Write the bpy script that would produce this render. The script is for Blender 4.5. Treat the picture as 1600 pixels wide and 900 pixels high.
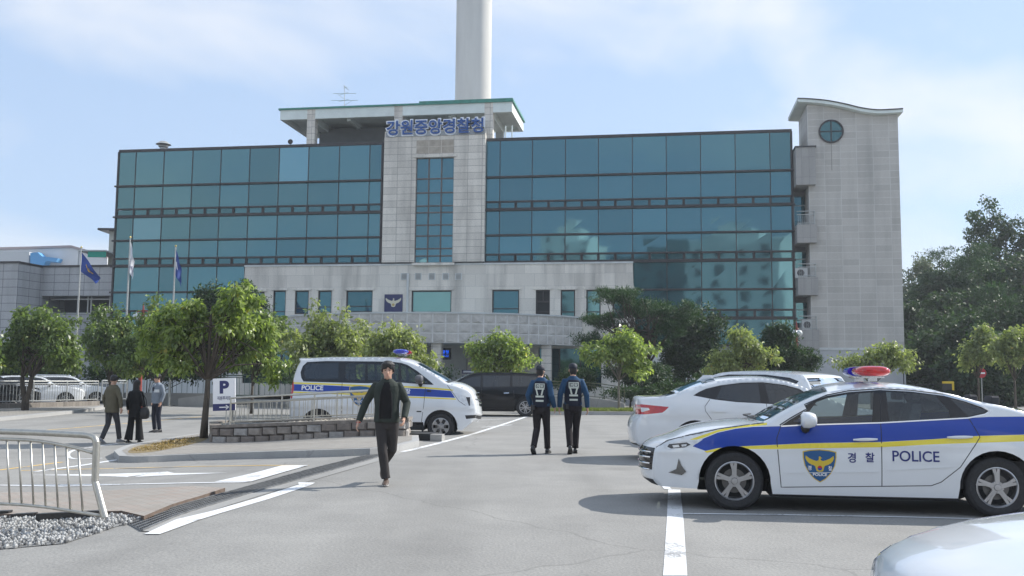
import bpy, bmesh, math, random
import numpy as np
from mathutils import Vector, Matrix, geometry
from mathutils.bvhtree import BVHTree
R = math.radians
scene = bpy.context.scene
C = scene.collection
for _o in list(bpy.data.objects): bpy.data.objects.remove(_o)

# ------------------------------------------------------------------ camera
FPX, PITCH, ROLL, CAMH = 1484.0, R(5.389), R(0.55), 1.5
SUN_AZ, SUN_EL = R(24), R(37)          # azimuth measured from +x towards +y
_cp, _sp, _cr, _sr = math.cos(PITCH), math.sin(PITCH), math.cos(ROLL), math.sin(ROLL)
_Rt = Vector((1, 0, 0)); _Up = Vector((0, -_sp, _cp)); FW = Vector((0, _cp, _sp))
CR_ = _Rt * _cr + _Up * _sr; CU_ = _Up * _cr - _Rt * _sr
EYE = Vector((0, 0, CAMH))
cam_d = bpy.data.cameras.new('camera'); cam = bpy.data.objects.new('camera', cam_d); C.objects.link(cam)
m = Matrix((CR_, CU_, -FW)).transposed().to_4x4(); m.translation = EYE
cam.matrix_world = m
cam_d.sensor_width = 36; cam_d.lens = 36 * FPX / 1600; cam_d.clip_start = 0.05; cam_d.clip_end = 3000
scene.camera = cam

# ------------------------------------------------------------------ world and sun
w = bpy.data.worlds.new('World'); scene.world = w; w.use_nodes = True
nt = w.node_tree; nt.nodes.clear()
def N(nt, t, **kw):
    n = nt.nodes.new(t)
    for k, v in kw.items(): setattr(n, k, v)
    return n
out = N(nt, 'ShaderNodeOutputWorld'); bg = N(nt, 'ShaderNodeBackground'); bg.inputs[1].default_value = 0.135
sky = N(nt, 'ShaderNodeTexSky', sky_type='NISHITA', sun_disc=False)
sky.sun_elevation = SUN_EL; sky.sun_rotation = R(90) - SUN_AZ
sky.air_density = 1.0; sky.dust_density = 0.5; sky.ozone_density = 1.6; sky.altitude = 150
tc = N(nt, 'ShaderNodeTexCoord'); mp = N(nt, 'ShaderNodeMapping'); mp.inputs['Scale'].default_value = (1.0, 1.0, 2.3)
mp.inputs['Location'].default_value = (3.1, 0.7, 0.35)
nz = N(nt, 'ShaderNodeTexNoise'); nz.inputs['Scale'].default_value = 1.9; nz.inputs['Detail'].default_value = 9; nz.inputs['Roughness'].default_value = 0.5; nz.inputs['Distortion'].default_value = 0.5
cr = N(nt, 'ShaderNodeValToRGB'); cr.color_ramp.elements[0].position = 0.46; cr.color_ramp.elements[1].position = 0.64
cr.color_ramp.elements[0].color = (0.0,)*3 + (1,); cr.color_ramp.elements[1].color = (0.9,)*3 + (1,)
mixc = N(nt, 'ShaderNodeMix', data_type='RGBA'); mixc.inputs[7].default_value = (5.5, 5.5, 5.6, 1)
hz = N(nt, 'ShaderNodeMix', data_type='RGBA'); hz.inputs[0].default_value = 0.72; hz.inputs[7].default_value = (2.75, 3.7, 5.2, 1)
L = nt.links.new
L(tc.outputs['Generated'], mp.inputs[0]); L(mp.outputs[0], nz.inputs['Vector']); L(nz.outputs[0], cr.inputs[0])
L(cr.outputs[0], mixc.inputs[0]); L(sky.outputs[0], hz.inputs[6]); L(hz.outputs[2], mixc.inputs[6]); L(mixc.outputs[2], bg.inputs[0]); L(bg.outputs[0], out.inputs[0])
sl = bpy.data.lights.new('sun', 'SUN'); sl.energy = 4.6; sl.angle = R(0.6); sl.color = (1.0, 0.955, 0.88)
sun = bpy.data.objects.new('sun', sl); C.objects.link(sun)
SUNV = Vector((math.cos(SUN_EL) * math.cos(SUN_AZ), math.cos(SUN_EL) * math.sin(SUN_AZ), math.sin(SUN_EL)))
sun.rotation_euler = SUNV.to_track_quat('Z', 'Y').to_euler(); sun.location = (30, 20, 60)
scene.view_settings.view_transform = 'Standard'; scene.view_settings.look = 'None'
scene.view_settings.exposure = 0.5; scene.view_settings.gamma = 1.0
try: scene.view_settings.use_curve_mapping = False
except Exception: pass

# ------------------------------------------------------------------ measuring helpers
def ray(px, py):
    return (FW * FPX + CR_ * (px - 800) - CU_ * (py - 450)).normalized()
def smooth(t):
    t = max(0.0, min(1.0, t)); return t * t * (3 - 2 * t)
def g(x, y):                                   # height of the ground
    return -0.28 * smooth((-x - 2.5) / 5.0)
def gp(px, py, up=0.0):                        # ground point seen at a pixel
    r = ray(px, py); z = 0.0
    for _ in range(12):
        t = (z + up - CAMH) / r.z; p = EYE + r * t
        z = g(p.x, p.y)
    return p
def atd(px, py, d):                            # point at depth d (world y)
    r = ray(px, py); return EYE + r * (d / r.y)
FYAW = R(9.196); FO = Vector((0, 68.73, 0))
def fp(px, py, off=0.0):                       # main building: local (x, z) on the plane y = off
    ex = Vector((math.cos(FYAW), -math.sin(FYAW), 0)); ey = Vector((math.sin(FYAW), math.cos(FYAW), 0))
    r = ray(px, py); t = ((FO - EYE).dot(ey) + off) / r.dot(ey)
    p = EYE + r * t - FO
    return p.dot(ex), p.z
def px_of(P):
    d = Vector(P) - EYE; f = d.dot(FW); return 800 + FPX * d.dot(CR_) / f, 450 - FPX * d.dot(CU_) / f

# ------------------------------------------------------------------ materials
MATS = {}
def mat(name, col, rough=0.6, metal=0.0, spec=0.5, nscale=0, namt=0.0, bump=0.0, bscale=None, coat=0.0, trans=0.0, alpha=1.0, emit=None, estr=0.0, ncol=None, stretch=None, coord='Object'):
    if name in MATS: return MATS[name]
    mt = bpy.data.materials.new(name); mt.use_nodes = True; nt = mt.node_tree; b = nt.nodes['Principled BSDF']
    b.inputs['Base Color'].default_value = tuple(col) + (1,); b.inputs['Roughness'].default_value = rough
    b.inputs['Metallic'].default_value = metal; b.inputs['Specular IOR Level'].default_value = spec
    b.inputs['Coat Weight'].default_value = coat; b.inputs['Coat Roughness'].default_value = 0.03
    b.inputs['Transmission Weight'].default_value = trans; b.inputs['Alpha'].default_value = alpha
    if emit: b.inputs['Emission Color'].default_value = tuple(emit) + (1,); b.inputs['Emission Strength'].default_value = estr
    if nscale:
        t = N(nt, 'ShaderNodeTexCoord'); mp = N(nt, 'ShaderNodeMapping'); nz = N(nt, 'ShaderNodeTexNoise')
        if stretch: mp.inputs['Scale'].default_value = stretch
        nz.inputs['Scale'].default_value = nscale; nz.inputs['Detail'].default_value = 6; nz.inputs['Roughness'].default_value = 0.6
        mx = N(nt, 'ShaderNodeMix', data_type='RGBA')
        c2 = ncol or tuple(c * (1 - namt) for c in col)
        c1 = col if ncol else tuple(min(1, c * (1 + namt)) for c in col)
        mx.inputs[6].default_value = tuple(c1) + (1,); mx.inputs[7].default_value = tuple(c2) + (1,)
        rp = N(nt, 'ShaderNodeMapRange'); rp.inputs[1].default_value = 0.3; rp.inputs[2].default_value = 0.7
        nt.links.new(t.outputs[coord], mp.inputs[0]); nt.links.new(mp.outputs[0], nz.inputs['Vector']); nt.links.new(nz.outputs[0], rp.inputs[0])
        nt.links.new(rp.outputs[0], mx.inputs[0]); nt.links.new(mx.outputs[2], b.inputs['Base Color'])
        if bump:
            bz = nz
            if bscale:
                bz = N(nt, 'ShaderNodeTexNoise'); bz.inputs['Scale'].default_value = bscale; bz.inputs['Detail'].default_value = 4
                nt.links.new(mp.outputs[0], bz.inputs['Vector'])
            bp = N(nt, 'ShaderNodeBump'); bp.inputs['Strength'].default_value = bump; bp.inputs['Distance'].default_value = 0.02
            nt.links.new(bz.outputs[0], bp.inputs['Height']); nt.links.new(bp.outputs[0], b.inputs['Normal'])
    MATS[name] = mt; return mt

def panel_mat(name, col, w_, h_, joint, jcol, var=0.08, off=0.0, stain=0.25, rough=0.75, ox=0.0, oz=0.0, bump=0.3, relief=0.0):
    """stone or metal cladding: a grid of panels laid over x+y and z, with joints, tone differences and rain streaks"""
    mt = bpy.data.materials.new(name); mt.use_nodes = True; nt = mt.node_tree; b = nt.nodes['Principled BSDF']; L = nt.links.new
    b.inputs['Roughness'].default_value = rough; b.inputs['Specular IOR Level'].default_value = 0.35
    t = N(nt, 'ShaderNodeTexCoord'); s = N(nt, 'ShaderNodeSeparateXYZ'); L(t.outputs['Object'], s.inputs[0])
    a = N(nt, 'ShaderNodeMath', operation='ADD'); L(s.outputs[0], a.inputs[0]); L(s.outputs[1], a.inputs[1])
    a2 = N(nt, 'ShaderNodeMath', operation='ADD'); L(a.outputs[0], a2.inputs[0]); a2.inputs[1].default_value = 200 * w_ + ox
    a3 = N(nt, 'ShaderNodeMath', operation='ADD'); L(s.outputs[2], a3.inputs[0]); a3.inputs[1].default_value = 20 * h_ + oz
    c = N(nt, 'ShaderNodeCombineXYZ'); L(a2.outputs[0], c.inputs[0]); L(a3.outputs[0], c.inputs[1])
    br = N(nt, 'ShaderNodeTexBrick', offset=off, squash=1.0); L(c.outputs[0], br.inputs['Vector'])
    br.inputs['Scale'].default_value = 1; br.inputs['Brick Width'].default_value = w_; br.inputs['Row Height'].default_value = h_
    br.inputs['Mortar Size'].default_value = joint; br.inputs['Mortar Smooth'].default_value = 0.1; br.inputs['Bias'].default_value = 0
    br.inputs['Color1'].default_value = tuple(x * (1 - var) for x in col) + (1,); br.inputs['Color2'].default_value = tuple(x * (1 + var) for x in col) + (1,)
    br.inputs['Mortar'].default_value = tuple(jcol) + (1,)
    nz = N(nt, 'ShaderNodeTexNoise'); nz.inputs['Scale'].default_value = 0.9; nz.inputs['Detail'].default_value = 8
    mp = N(nt, 'ShaderNodeMapping'); mp.inputs['Scale'].default_value = (1.5, 1.5, 0.18); L(t.outputs['Object'], mp.inputs[0]); L(mp.outputs[0], nz.inputs['Vector'])
    rp = N(nt, 'ShaderNodeMapRange'); rp.inputs[1].default_value = 0.45; rp.inputs[2].default_value = 0.75; rp.inputs[4].default_value = stain; L(nz.outputs[0], rp.inputs[0])
    n2 = N(nt, 'ShaderNodeTexNoise'); n2.inputs['Scale'].default_value = 14; n2.inputs['Detail'].default_value = 5; L(t.outputs['Object'], n2.inputs['Vector'])
    r2 = N(nt, 'ShaderNodeMapRange'); r2.inputs[1].default_value = 0.3; r2.inputs[2].default_value = 0.7; r2.inputs[3].default_value = 0.0; r2.inputs[4].default_value = 0.16; L(n2.outputs[0], r2.inputs[0])
    ad = N(nt, 'ShaderNodeMath', operation='ADD'); L(rp.outputs[0], ad.inputs[0]); L(r2.outputs[0], ad.inputs[1])
    mx = N(nt, 'ShaderNodeMix', data_type='RGBA'); L(ad.outputs[0], mx.inputs[0]); L(br.outputs[0], mx.inputs[6]); mx.inputs[7].default_value = tuple(x * 0.35 for x in jcol) + (1,)
    L(mx.outputs[2], b.inputs['Base Color'])
    bp = N(nt, 'ShaderNodeBump', invert=True); bp.inputs['Strength'].default_value = bump; bp.inputs['Distance'].default_value = 0.02; L(br.outputs['Fac'], bp.inputs['Height'])
    if relief:
        n3 = N(nt, 'ShaderNodeTexNoise'); n3.inputs['Scale'].default_value = 2.2; n3.inputs['Detail'].default_value = 4; n3.inputs['Distortion'].default_value = 1.5; L(t.outputs['Object'], n3.inputs['Vector'])
        b2 = N(nt, 'ShaderNodeBump'); b2.inputs['Strength'].default_value = relief; b2.inputs['Distance'].default_value = 0.25; L(n3.outputs[0], b2.inputs['Height']); L(bp.outputs[0], b2.inputs['Normal'])
        L(b2.outputs[0], b.inputs['Normal'])
    else: L(bp.outputs[0], b.inputs['Normal'])
    MATS[name] = mt; return mt

def glass_wall_mat(name, col, metal=0.75, rough=0.04, wob=0.05, scale=0.35):
    mt = bpy.data.materials.new(name); mt.use_nodes = True; nt = mt.node_tree; b = nt.nodes['Principled BSDF']; L = nt.links.new
    b.inputs['Metallic'].default_value = metal; b.inputs['Roughness'].default_value = rough
    at_ = N(nt, 'ShaderNodeAttribute', attribute_name='tone')
    mx = N(nt, 'ShaderNodeMix', data_type='RGBA'); L(at_.outputs['Fac'], mx.inputs[0])
    mx.inputs[6].default_value = tuple(c * 0.87 for c in col) + (1,); mx.inputs[7].default_value = tuple(min(1, c * 1.13) for c in col) + (1,)
    L(mx.outputs[2], b.inputs['Base Color'])
    t = N(nt, 'ShaderNodeTexCoord'); nz = N(nt, 'ShaderNodeTexNoise'); nz.inputs['Scale'].default_value = scale; nz.inputs['Detail'].default_value = 2; L(t.outputs['Object'], nz.inputs['Vector'])
    bp = N(nt, 'ShaderNodeBump'); bp.inputs['Strength'].default_value = wob; bp.inputs['Distance'].default_value = 1.0; L(nz.outputs[0], bp.inputs['Height']); L(bp.outputs[0], b.inputs['Normal'])
    MATS[name] = mt; return mt

# ------------------------------------------------------------------ mesh building
class MB:
    def __init__(s): s.v = []; s.f = []; s.m = []; s.tone = []
    def vert(s, p): s.v.append(tuple(p)); return len(s.v) - 1
    def face(s, idx, mi=0, tone=0.5): s.f.append(tuple(idx)); s.m.append(mi); s.tone.append(tone)
    def poly(s, pts, mi=0, tone=0.5):
        b = len(s.v); s.v += [tuple(p) for p in pts]; s.face(range(b, b + len(pts)), mi, tone)
    def box(s, x0, x1, y0, y1, z0, z1, mi=0, M=None, tone=0.5):
        if x0 > x1: x0, x1 = x1, x0
        if y0 > y1: y0, y1 = y1, y0
        if z0 > z1: z0, z1 = z1, z0
        P = [(x0,y0,z0),(x1,y0,z0),(x1,y1,z0),(x0,y1,z0),(x0,y0,z1),(x1,y0,z1),(x1,y1,z1),(x0,y1,z1)]
        if M is not None: P = [tuple(M @ Vector(p)) for p in P]
        b = len(s.v); s.v += P
        for q in ((3,2,1,0),(4,5,6,7),(0,1,5,4),(1,2,6,5),(2,3,7,6),(3,0,4,7)): s.face([b + i for i in q], mi, tone)
    def tube(s, pts, r, n=8, mi=0, caps=True, flat=1.0):
        pts = [Vector(p) for p in pts]; rr = r if isinstance(r, (list, tuple)) else [r] * len(pts)
        rings = []; prev = None
        for i, p in enumerate(pts):
            d = (pts[min(i + 1, len(pts) - 1)] - pts[max(i - 1, 0)])
            if d.length < 1e-9: d = Vector((0, 0, 1))
            d.normalize()
            if prev is None: u = d.orthogonal().normalized()
            else:
                u = prev - d * prev.dot(d)
                u = u.normalized() if u.length > 1e-6 else d.orthogonal().normalized()
            prev = u; vv = d.cross(u)
            rings.append([s.vert(p + (u * math.cos(2*math.pi*k/n) + vv * math.sin(2*math.pi*k/n) * flat) * rr[i]) for k in range(n)])
        for a, b in zip(rings, rings[1:]):
            for k in range(n): s.face((a[k], a[(k+1) % n], b[(k+1) % n], b[k]), mi)
        if caps: s.face(rings[0][::-1], mi); s.face(rings[-1], mi)
    def lathe(s, prof, n=24, axis='z', c=(0,0,0), mi=0, mis=None, close=False):
        """prof: list of (radius, height); axis z or y"""
        c = Vector(c); rings = []
        for r, h in prof:
            ring = []
            for k in range(n):
                a = 2*math.pi*k/n
                p = Vector((r*math.cos(a), r*math.sin(a), h)) if axis == 'z' else Vector((r*math.cos(a), h, -r*math.sin(a)))
                if axis == 'x': p = Vector((h, r*math.cos(a), r*math.sin(a)))
                ring.append(s.vert(c + p))
            rings.append(ring)
        for i, (a, b) in enumerate(zip(rings, rings[1:])):
            mm = mis[i] if mis else mi
            for k in range(n): s.face((a[k], a[(k+1) % n], b[(k+1) % n], b[k]), mm)
        return rings
    def loft(s, rings, mi=0, caps=True, closed=True):
        ids = [[s.vert(p) for p in r] for r in rings]; n = len(ids[0])
        for a, b in zip(ids, ids[1:]):
            for k in range(n if closed else n - 1): s.face((a[k], a[(k+1) % n], b[(k+1) % n], b[k]), mi)
        if caps and closed: s.face(ids[0][::-1], mi); s.face(ids[-1], mi)
        return ids
    def prism(s, poly, y0, y1, mi=0, plane='xz', mside=None):
        """extrude a 2D outline"""
        def P(a, b, c): return (a, c, b) if plane == 'xz' else ((a, b, c) if plane == 'xy' else (c, a, b))
        n = len(poly); b = len(s.v)
        s.v += [P(a, c, y0) for a, c in poly] + [P(a, c, y1) for a, c in poly]
        s.face(range(b, b + n), mi); s.face(range(b + 2*n - 1, b + n - 1, -1), mi)
        for k in range(n): s.face((b + k, b + (k+1) % n, b + n + (k+1) % n, b + n + k), mi if mside is None else mside)
    def build(s, name, mats, parent=None, loc=None, rot=None, smooth_=False, angle=None, matrix=None):
        me = bpy.data.meshes.new(name); me.from_pydata(s.v, [], s.f); me.validate(clean_customdata=False)
        if not isinstance(mats, (list, tuple)): mats = [mats]
        for mm in mats: me.materials.append(mm)
        if len(me.polygons) == len(s.m):
            me.polygons.foreach_set('material_index', s.m)
            if any(t != 0.5 for t in s.tone):
                at_ = me.attributes.new('tone', 'FLOAT', 'FACE'); at_.data.foreach_set('value', s.tone)
        bm = bmesh.new(); bm.from_mesh(me); bmesh.ops.recalc_face_normals(bm, faces=bm.faces) if not smooth_ == 'keep' else None
        bm.to_mesh(me); bm.free()
        if smooth_: me.polygons.foreach_set('use_smooth', [True] * len(me.polygons))
        if smooth_ and angle: me.set_sharp_from_angle(angle=R(angle))
        me.update()
        o = bpy.data.objects.new(name, me); C.objects.link(o)
        if matrix is not None: o.matrix_world = matrix
        if loc is not None: o.location = loc
        if rot is not None: o.rotation_euler = rot
        if parent: o.parent = parent
        return o

def tag(o, label=None, cat=None, group=None, kind=None):
    if label: o['label'] = label
    if cat: o['category'] = cat
    if group: o['group'] = group
    if kind: o['kind'] = kind
    return o
def empty(name, loc, rz=0.0, label=None, cat=None, group=None, kind=None):
    o = bpy.data.objects.new(name, None); C.objects.link(o); o.location = loc; o.rotation_euler = (0, 0, rz); o.empty_display_size = 0.3
    return tag(o, label, cat, group, kind)
KIDS = {}
def copy_tree(o, parent=None):
    c = o.copy(); C.objects.link(c)
    if parent is not None: c.parent = parent
    for ch in [x for x in C.objects if x.parent == o]: copy_tree(ch, c)
    return c

def text_mesh(body, bold=0.0, extrude=0.0, res=4):
    """letters as flat or thick 2D meshes: numpy vertices (n,3) and faces, normalised to start at 0,0"""
    c = bpy.data.curves.new('t', 'FONT'); c.body = body; c.offset = bold; c.extrude = extrude; c.resolution_u = res
    o = bpy.data.objects.new('t', c); C.objects.link(o)
    bpy.context.view_layer.update(); dg = bpy.context.evaluated_depsgraph_get()
    me = bpy.data.meshes.new_from_object(o.evaluated_get(dg))
    v = [tuple(p.co) for p in me.vertices]; f = [tuple(p.vertices) for p in me.polygons]
    bpy.data.objects.remove(o); bpy.data.curves.remove(c); bpy.data.meshes.remove(me)
    return np.array(v), f
def add_text(mb, body, mapf, x0, x1, z0, z1, bold=0.0, extrude=0.0, mi=0, ref=None, keep=False):
    """fit letters into the rectangle x0..x1, z0..z1 of a 2D plane; mapf(u, v, w) gives the 3D point"""
    v, f = text_mesh(body, bold, extrude)
    rv = v if ref is None else ref
    mn, mx = rv.min(0), rv.max(0); sx = (x1 - x0) / (mx[0] - mn[0]); sz = (z1 - z0) / (mx[1] - mn[1])
    if keep: sx = sz = min(sx, sz)
    b = len(mb.v)
    for p in v: mb.v.append(tuple(mapf(x0 + (p[0] - mn[0]) * sx, z0 + (p[1] - mn[1]) * sz, p[2])))
    for q in f: mb.face([b + i for i in q], mi)

def in_poly(x, y, poly):
    c = False; n = len(poly); j = n - 1
    for i in range(n):
        xi, yi = poly[i]; xj, yj = poly[j]
        if (yi > y) != (yj > y) and x < (xj - xi) * (y - yi) / (yj - yi + 1e-15) + xi: c = not c
        j = i
    return c
def spline(pts, n=8, closed=False):
    """Catmull-Rom through the given points"""
    P = [np.array(p, float) for p in pts]; out = []; m_ = len(P)
    rng = range(m_) if closed else range(m_ - 1)
    for i in rng:
        p1, p2 = P[i % m_], P[(i + 1) % m_]
        p0 = P[(i - 1) % m_] if closed or i > 0 else p1 * 2 - p2
        p3 = P[(i + 2) % m_] if closed or i + 2 < m_ else p2 * 2 - p1
        for k in range(n):
            t = k / n
            out.append(tuple(0.5 * ((2*p1) + (-p0+p2)*t + (2*p0-5*p1+4*p2-p3)*t*t + (-p0+3*p1-3*p2+p3)*t**3)))
    if not closed: out.append(tuple(P[-1]))
    return out
# ================================================================== setting: ground, roads, markings
def ground_mat(name, c1, c2, sc=3.0, fine=90, bump=0.25, patch=None, rough=0.9):
    mt = bpy.data.materials.new(name); mt.use_nodes = True; nt = mt.node_tree; b = nt.nodes['Principled BSDF']; L = nt.links.new
    b.inputs['Roughness'].default_value = rough; b.inputs['Specular IOR Level'].default_value = 0.3
    t = N(nt, 'ShaderNodeTexCoord')
    n1 = N(nt, 'ShaderNodeTexNoise'); n1.inputs['Scale'].default_value = 0.8; n1.inputs['Detail'].default_value = 8; n1.inputs['Roughness'].default_value = 0.65
    n2 = N(nt, 'ShaderNodeTexNoise'); n2.inputs['Scale'].default_value = fine; n2.inputs['Detail'].default_value = 3; n2.inputs['Roughness'].default_value = 0.8
    v = N(nt, 'ShaderNodeTexVoronoi'); v.inputs['Scale'].default_value = fine * 0.9
    for x in (n1, n2, v): L(t.outputs['Object'], x.inputs['Vector'])
    a = N(nt, 'ShaderNodeMapRange'); a.inputs[1].default_value = 0.3; a.inputs[2].default_value = 0.7; a.inputs[4].default_value = 0.45; L(n1.outputs[0], a.inputs[0])
    c = N(nt, 'ShaderNodeMapRange'); c.inputs[1].default_value = 0.35; c.inputs[2].default_value = 0.65; c.inputs[4].default_value = 0.55; L(n2.outputs[0], c.inputs[0])
    s = N(nt, 'ShaderNodeMath', operation='ADD'); L(a.outputs[0], s.inputs[0]); L(c.outputs[0], s.inputs[1])
    mx = N(nt, 'ShaderNodeMix', data_type='RGBA'); L(s.outputs[0], mx.inputs[0]); mx.inputs[6].default_value = tuple(c1) + (1,); mx.inputs[7].default_value = tuple(c2) + (1,)
    # long thin cracks
    cv = N(nt, 'ShaderNodeTexVoronoi', feature='DISTANCE_TO_EDGE'); cv.inputs['Scale'].default_value = 0.13
    wn = N(nt, 'ShaderNodeTexNoise'); wn.inputs['Scale'].default_value = 1.3; wn.inputs['Detail'].default_value = 6; L(t.outputs['Object'], wn.inputs['Vector'])
    wm = N(nt, 'ShaderNodeMix', data_type='RGBA'); wm.inputs[0].default_value = 0.35; L(t.outputs['Object'], wm.inputs[6]); L(wn.outputs['Color'], wm.inputs[7]); L(wm.outputs[2], cv.inputs['Vector'])
    ck = N(nt, 'ShaderNodeMapRange'); ck.inputs[1].default_value = 0.001; ck.inputs[2].default_value = 0.0018; ck.inputs[3].default_value = 0.28; ck.inputs[4].default_value = 0.0; L(cv.outputs[0], ck.inputs[0])
    m2 = N(nt, 'ShaderNodeMix', data_type='RGBA'); L(ck.outputs[0], m2.inputs[0]); L(mx.outputs[2], m2.inputs[6]); m2.inputs[7].default_value = tuple(x * 0.35 for x in c1) + (1,)
    # darker oil spots and broad worn tracks
    sv = N(nt, 'ShaderNodeTexVoronoi'); sv.inputs['Scale'].default_value = 0.55; sv.inputs['Randomness'].default_value = 1.0; L(wm.outputs[2], sv.inputs['Vector'])
    sr = N(nt, 'ShaderNodeMapRange'); sr.inputs[1].default_value = 0.05; sr.inputs[2].default_value = 0.16; sr.inputs[3].default_value = 0.42; sr.inputs[4].default_value = 0.0; L(sv.outputs[0], sr.inputs[0])
    tm_ = N(nt, 'ShaderNodeMapping'); tm_.inputs['Scale'].default_value = (1.0, 0.12, 1); tm_.inputs['Rotation'].default_value = (0, 0, 0.5); L(t.outputs['Object'], tm_.inputs[0])
    tn_ = N(nt, 'ShaderNodeTexNoise'); tn_.inputs['Scale'].default_value = 0.7; tn_.inputs['Detail'].default_value = 7; L(tm_.outputs[0], tn_.inputs['Vector'])
    tr_ = N(nt, 'ShaderNodeMapRange'); tr_.inputs[1].default_value = 0.48; tr_.inputs[2].default_value = 0.72; tr_.inputs[3].default_value = 0.0; tr_.inputs[4].default_value = 0.42; L(tn_.outputs[0], tr_.inputs[0])
    sa = N(nt, 'ShaderNodeMath', operation='ADD'); L(sr.outputs[0], sa.inputs[0]); L(tr_.outputs[0], sa.inputs[1])
    m3 = N(nt, 'ShaderNodeMix', data_type='RGBA'); L(sa.outputs[0], m3.inputs[0]); L(m2.outputs[2], m3.inputs[6]); m3.inputs[7].default_value = tuple(x * 0.42 for x in c1) + (1,)
    L(m3.outputs[2], b.inputs['Base Color'])
    bp = N(nt, 'ShaderNodeBump'); bp.inputs['Strength'].default_value = bump; bp.inputs['Distance'].default_value = 0.006; L(v.outputs[0], bp.inputs['Height']); L(bp.outputs[0], b.inputs['Normal'])
    MATS[name] = mt; return mt
M_asph = ground_mat('asphalt', (0.335, 0.328, 0.31), (0.195, 0.192, 0.185), fine=38, bump=.5)
M_conc = ground_mat('concrete', (0.38, 0.375, 0.36), (0.26, 0.255, 0.245), fine=60)
M_kerb = ground_mat('kerb_stone', (0.42, 0.42, 0.41), (0.3, 0.3, 0.3), fine=50)
M_far = ground_mat('dry_ground', (0.09, 0.10, 0.05), (0.05, 0.06, 0.03), fine=20)
def paint_mat(name, col, wear=0.5):
    mt = bpy.data.materials.new(name); mt.use_nodes = True; nt = mt.node_tree; b = nt.nodes['Principled BSDF']; L = nt.links.new
    b.inputs['Roughness'].default_value = 0.7
    t = N(nt, 'ShaderNodeTexCoord'); n1 = N(nt, 'ShaderNodeTexNoise'); n1.inputs['Scale'].default_value = 26; n1.inputs['Detail'].default_value = 8; n1.inputs['Roughness'].default_value = 0.75
    n0 = N(nt, 'ShaderNodeTexNoise'); n0.inputs['Scale'].default_value = 1.7; n0.inputs['Detail'].default_value = 5
    L(t.outputs['Object'], n1.inputs['Vector']); L(t.outputs['Object'], n0.inputs['Vector'])
    s = N(nt, 'ShaderNodeMath', operation='ADD'); L(n1.outputs[0], s.inputs[0]); L(n0.outputs[0], s.inputs[1])
    a = N(nt, 'ShaderNodeMapRange'); a.inputs[1].default_value = 1.15 - wear * 0.2; a.inputs[2].default_value = 1.3 - wear * 0.2; L(s.outputs[0], a.inputs[0])
    mx = N(nt, 'ShaderNodeMix', data_type='RGBA'); L(a.outputs[0], mx.inputs[0]); mx.inputs[6].default_value = tuple(col) + (1,); mx.inputs[7].default_value = (0.26, 0.26, 0.26, 1)
    L(mx.outputs[2], b.inputs['Base Color']); MATS[name] = mt; return mt
M_white = paint_mat('road_paint_white', (0.68, 0.69, 0.70), 0.35)
M_yellow = paint_mat('road_paint_yellow', (0.66, 0.44, 0.14), 0.6)
def brick_ground(name, c1, c2, mortar, w_=0.2, h_=0.1, off=0.5, rot=0.0):
    mt = bpy.data.materials.new(name); mt.use_nodes = True; nt = mt.node_tree; b = nt.nodes['Principled BSDF']; L = nt.links.new
    b.inputs['Roughness'].default_value = 0.88
    t = N(nt, 'ShaderNodeTexCoord'); mp = N(nt, 'ShaderNodeMapping'); mp.inputs['Rotation'].default_value = (0, 0, rot); mp.inputs['Location'].default_value = (100, 100, 0)
    br = N(nt, 'ShaderNodeTexBrick', offset=off); br.inputs['Scale'].default_value = 1; br.inputs['Brick Width'].default_value = w_; br.inputs['Row Height'].default_value = h_
    br.inputs['Mortar Size'].default_value = 0.006; br.inputs['Color1'].default_value = tuple(c1) + (1,); br.inputs['Color2'].default_value = tuple(c2) + (1,); br.inputs['Mortar'].default_value = tuple(mortar) + (1,)
    nz = N(nt, 'ShaderNodeTexNoise'); nz.inputs['Scale'].default_value = 1.1; nz.inputs['Detail'].default_value = 9; nz.inputs['Roughness'].default_value = 0.7
    L(t.outputs['Object'], mp.inputs[0]); L(mp.outputs[0], br.inputs['Vector']); L(t.outputs['Object'], nz.inputs['Vector'])
    a = N(nt, 'ShaderNodeMapRange'); a.inputs[1].default_value = 0.35; a.inputs[2].default_value = 0.7; a.inputs[4].default_value = 0.75; L(nz.outputs[0], a.inputs[0])
    mx = N(nt, 'ShaderNodeMix', data_type='RGBA'); L(a.outputs[0], mx.inputs[0]); L(br.outputs[0], mx.inputs[6]); mx.inputs[7].default_value = (0.24, 0.22, 0.19, 1)
    L(mx.outputs[2], b.inputs['Base Color'])
    bp = N(nt, 'ShaderNodeBump', invert=True); bp.inputs['Strength'].default_value = 0.5; bp.inputs['Distance'].default_value = 0.01; L(br.outputs['Fac'], bp.inputs['Height']); L(bp.outputs[0], b.inputs['Normal'])
    MATS[name] = mt; return mt
M_brick_pave = brick_ground('brick_paving', (0.35, 0.285, 0.245), (0.35, 0.33, 0.30), (0.12, 0.11, 0.10), rot=0.15)
M_grey_pave = brick_ground('grey_paving', (0.34, 0.32, 0.29), (0.27, 0.255, 0.235), (0.13, 0.125, 0.12), rot=0.3)

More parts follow.
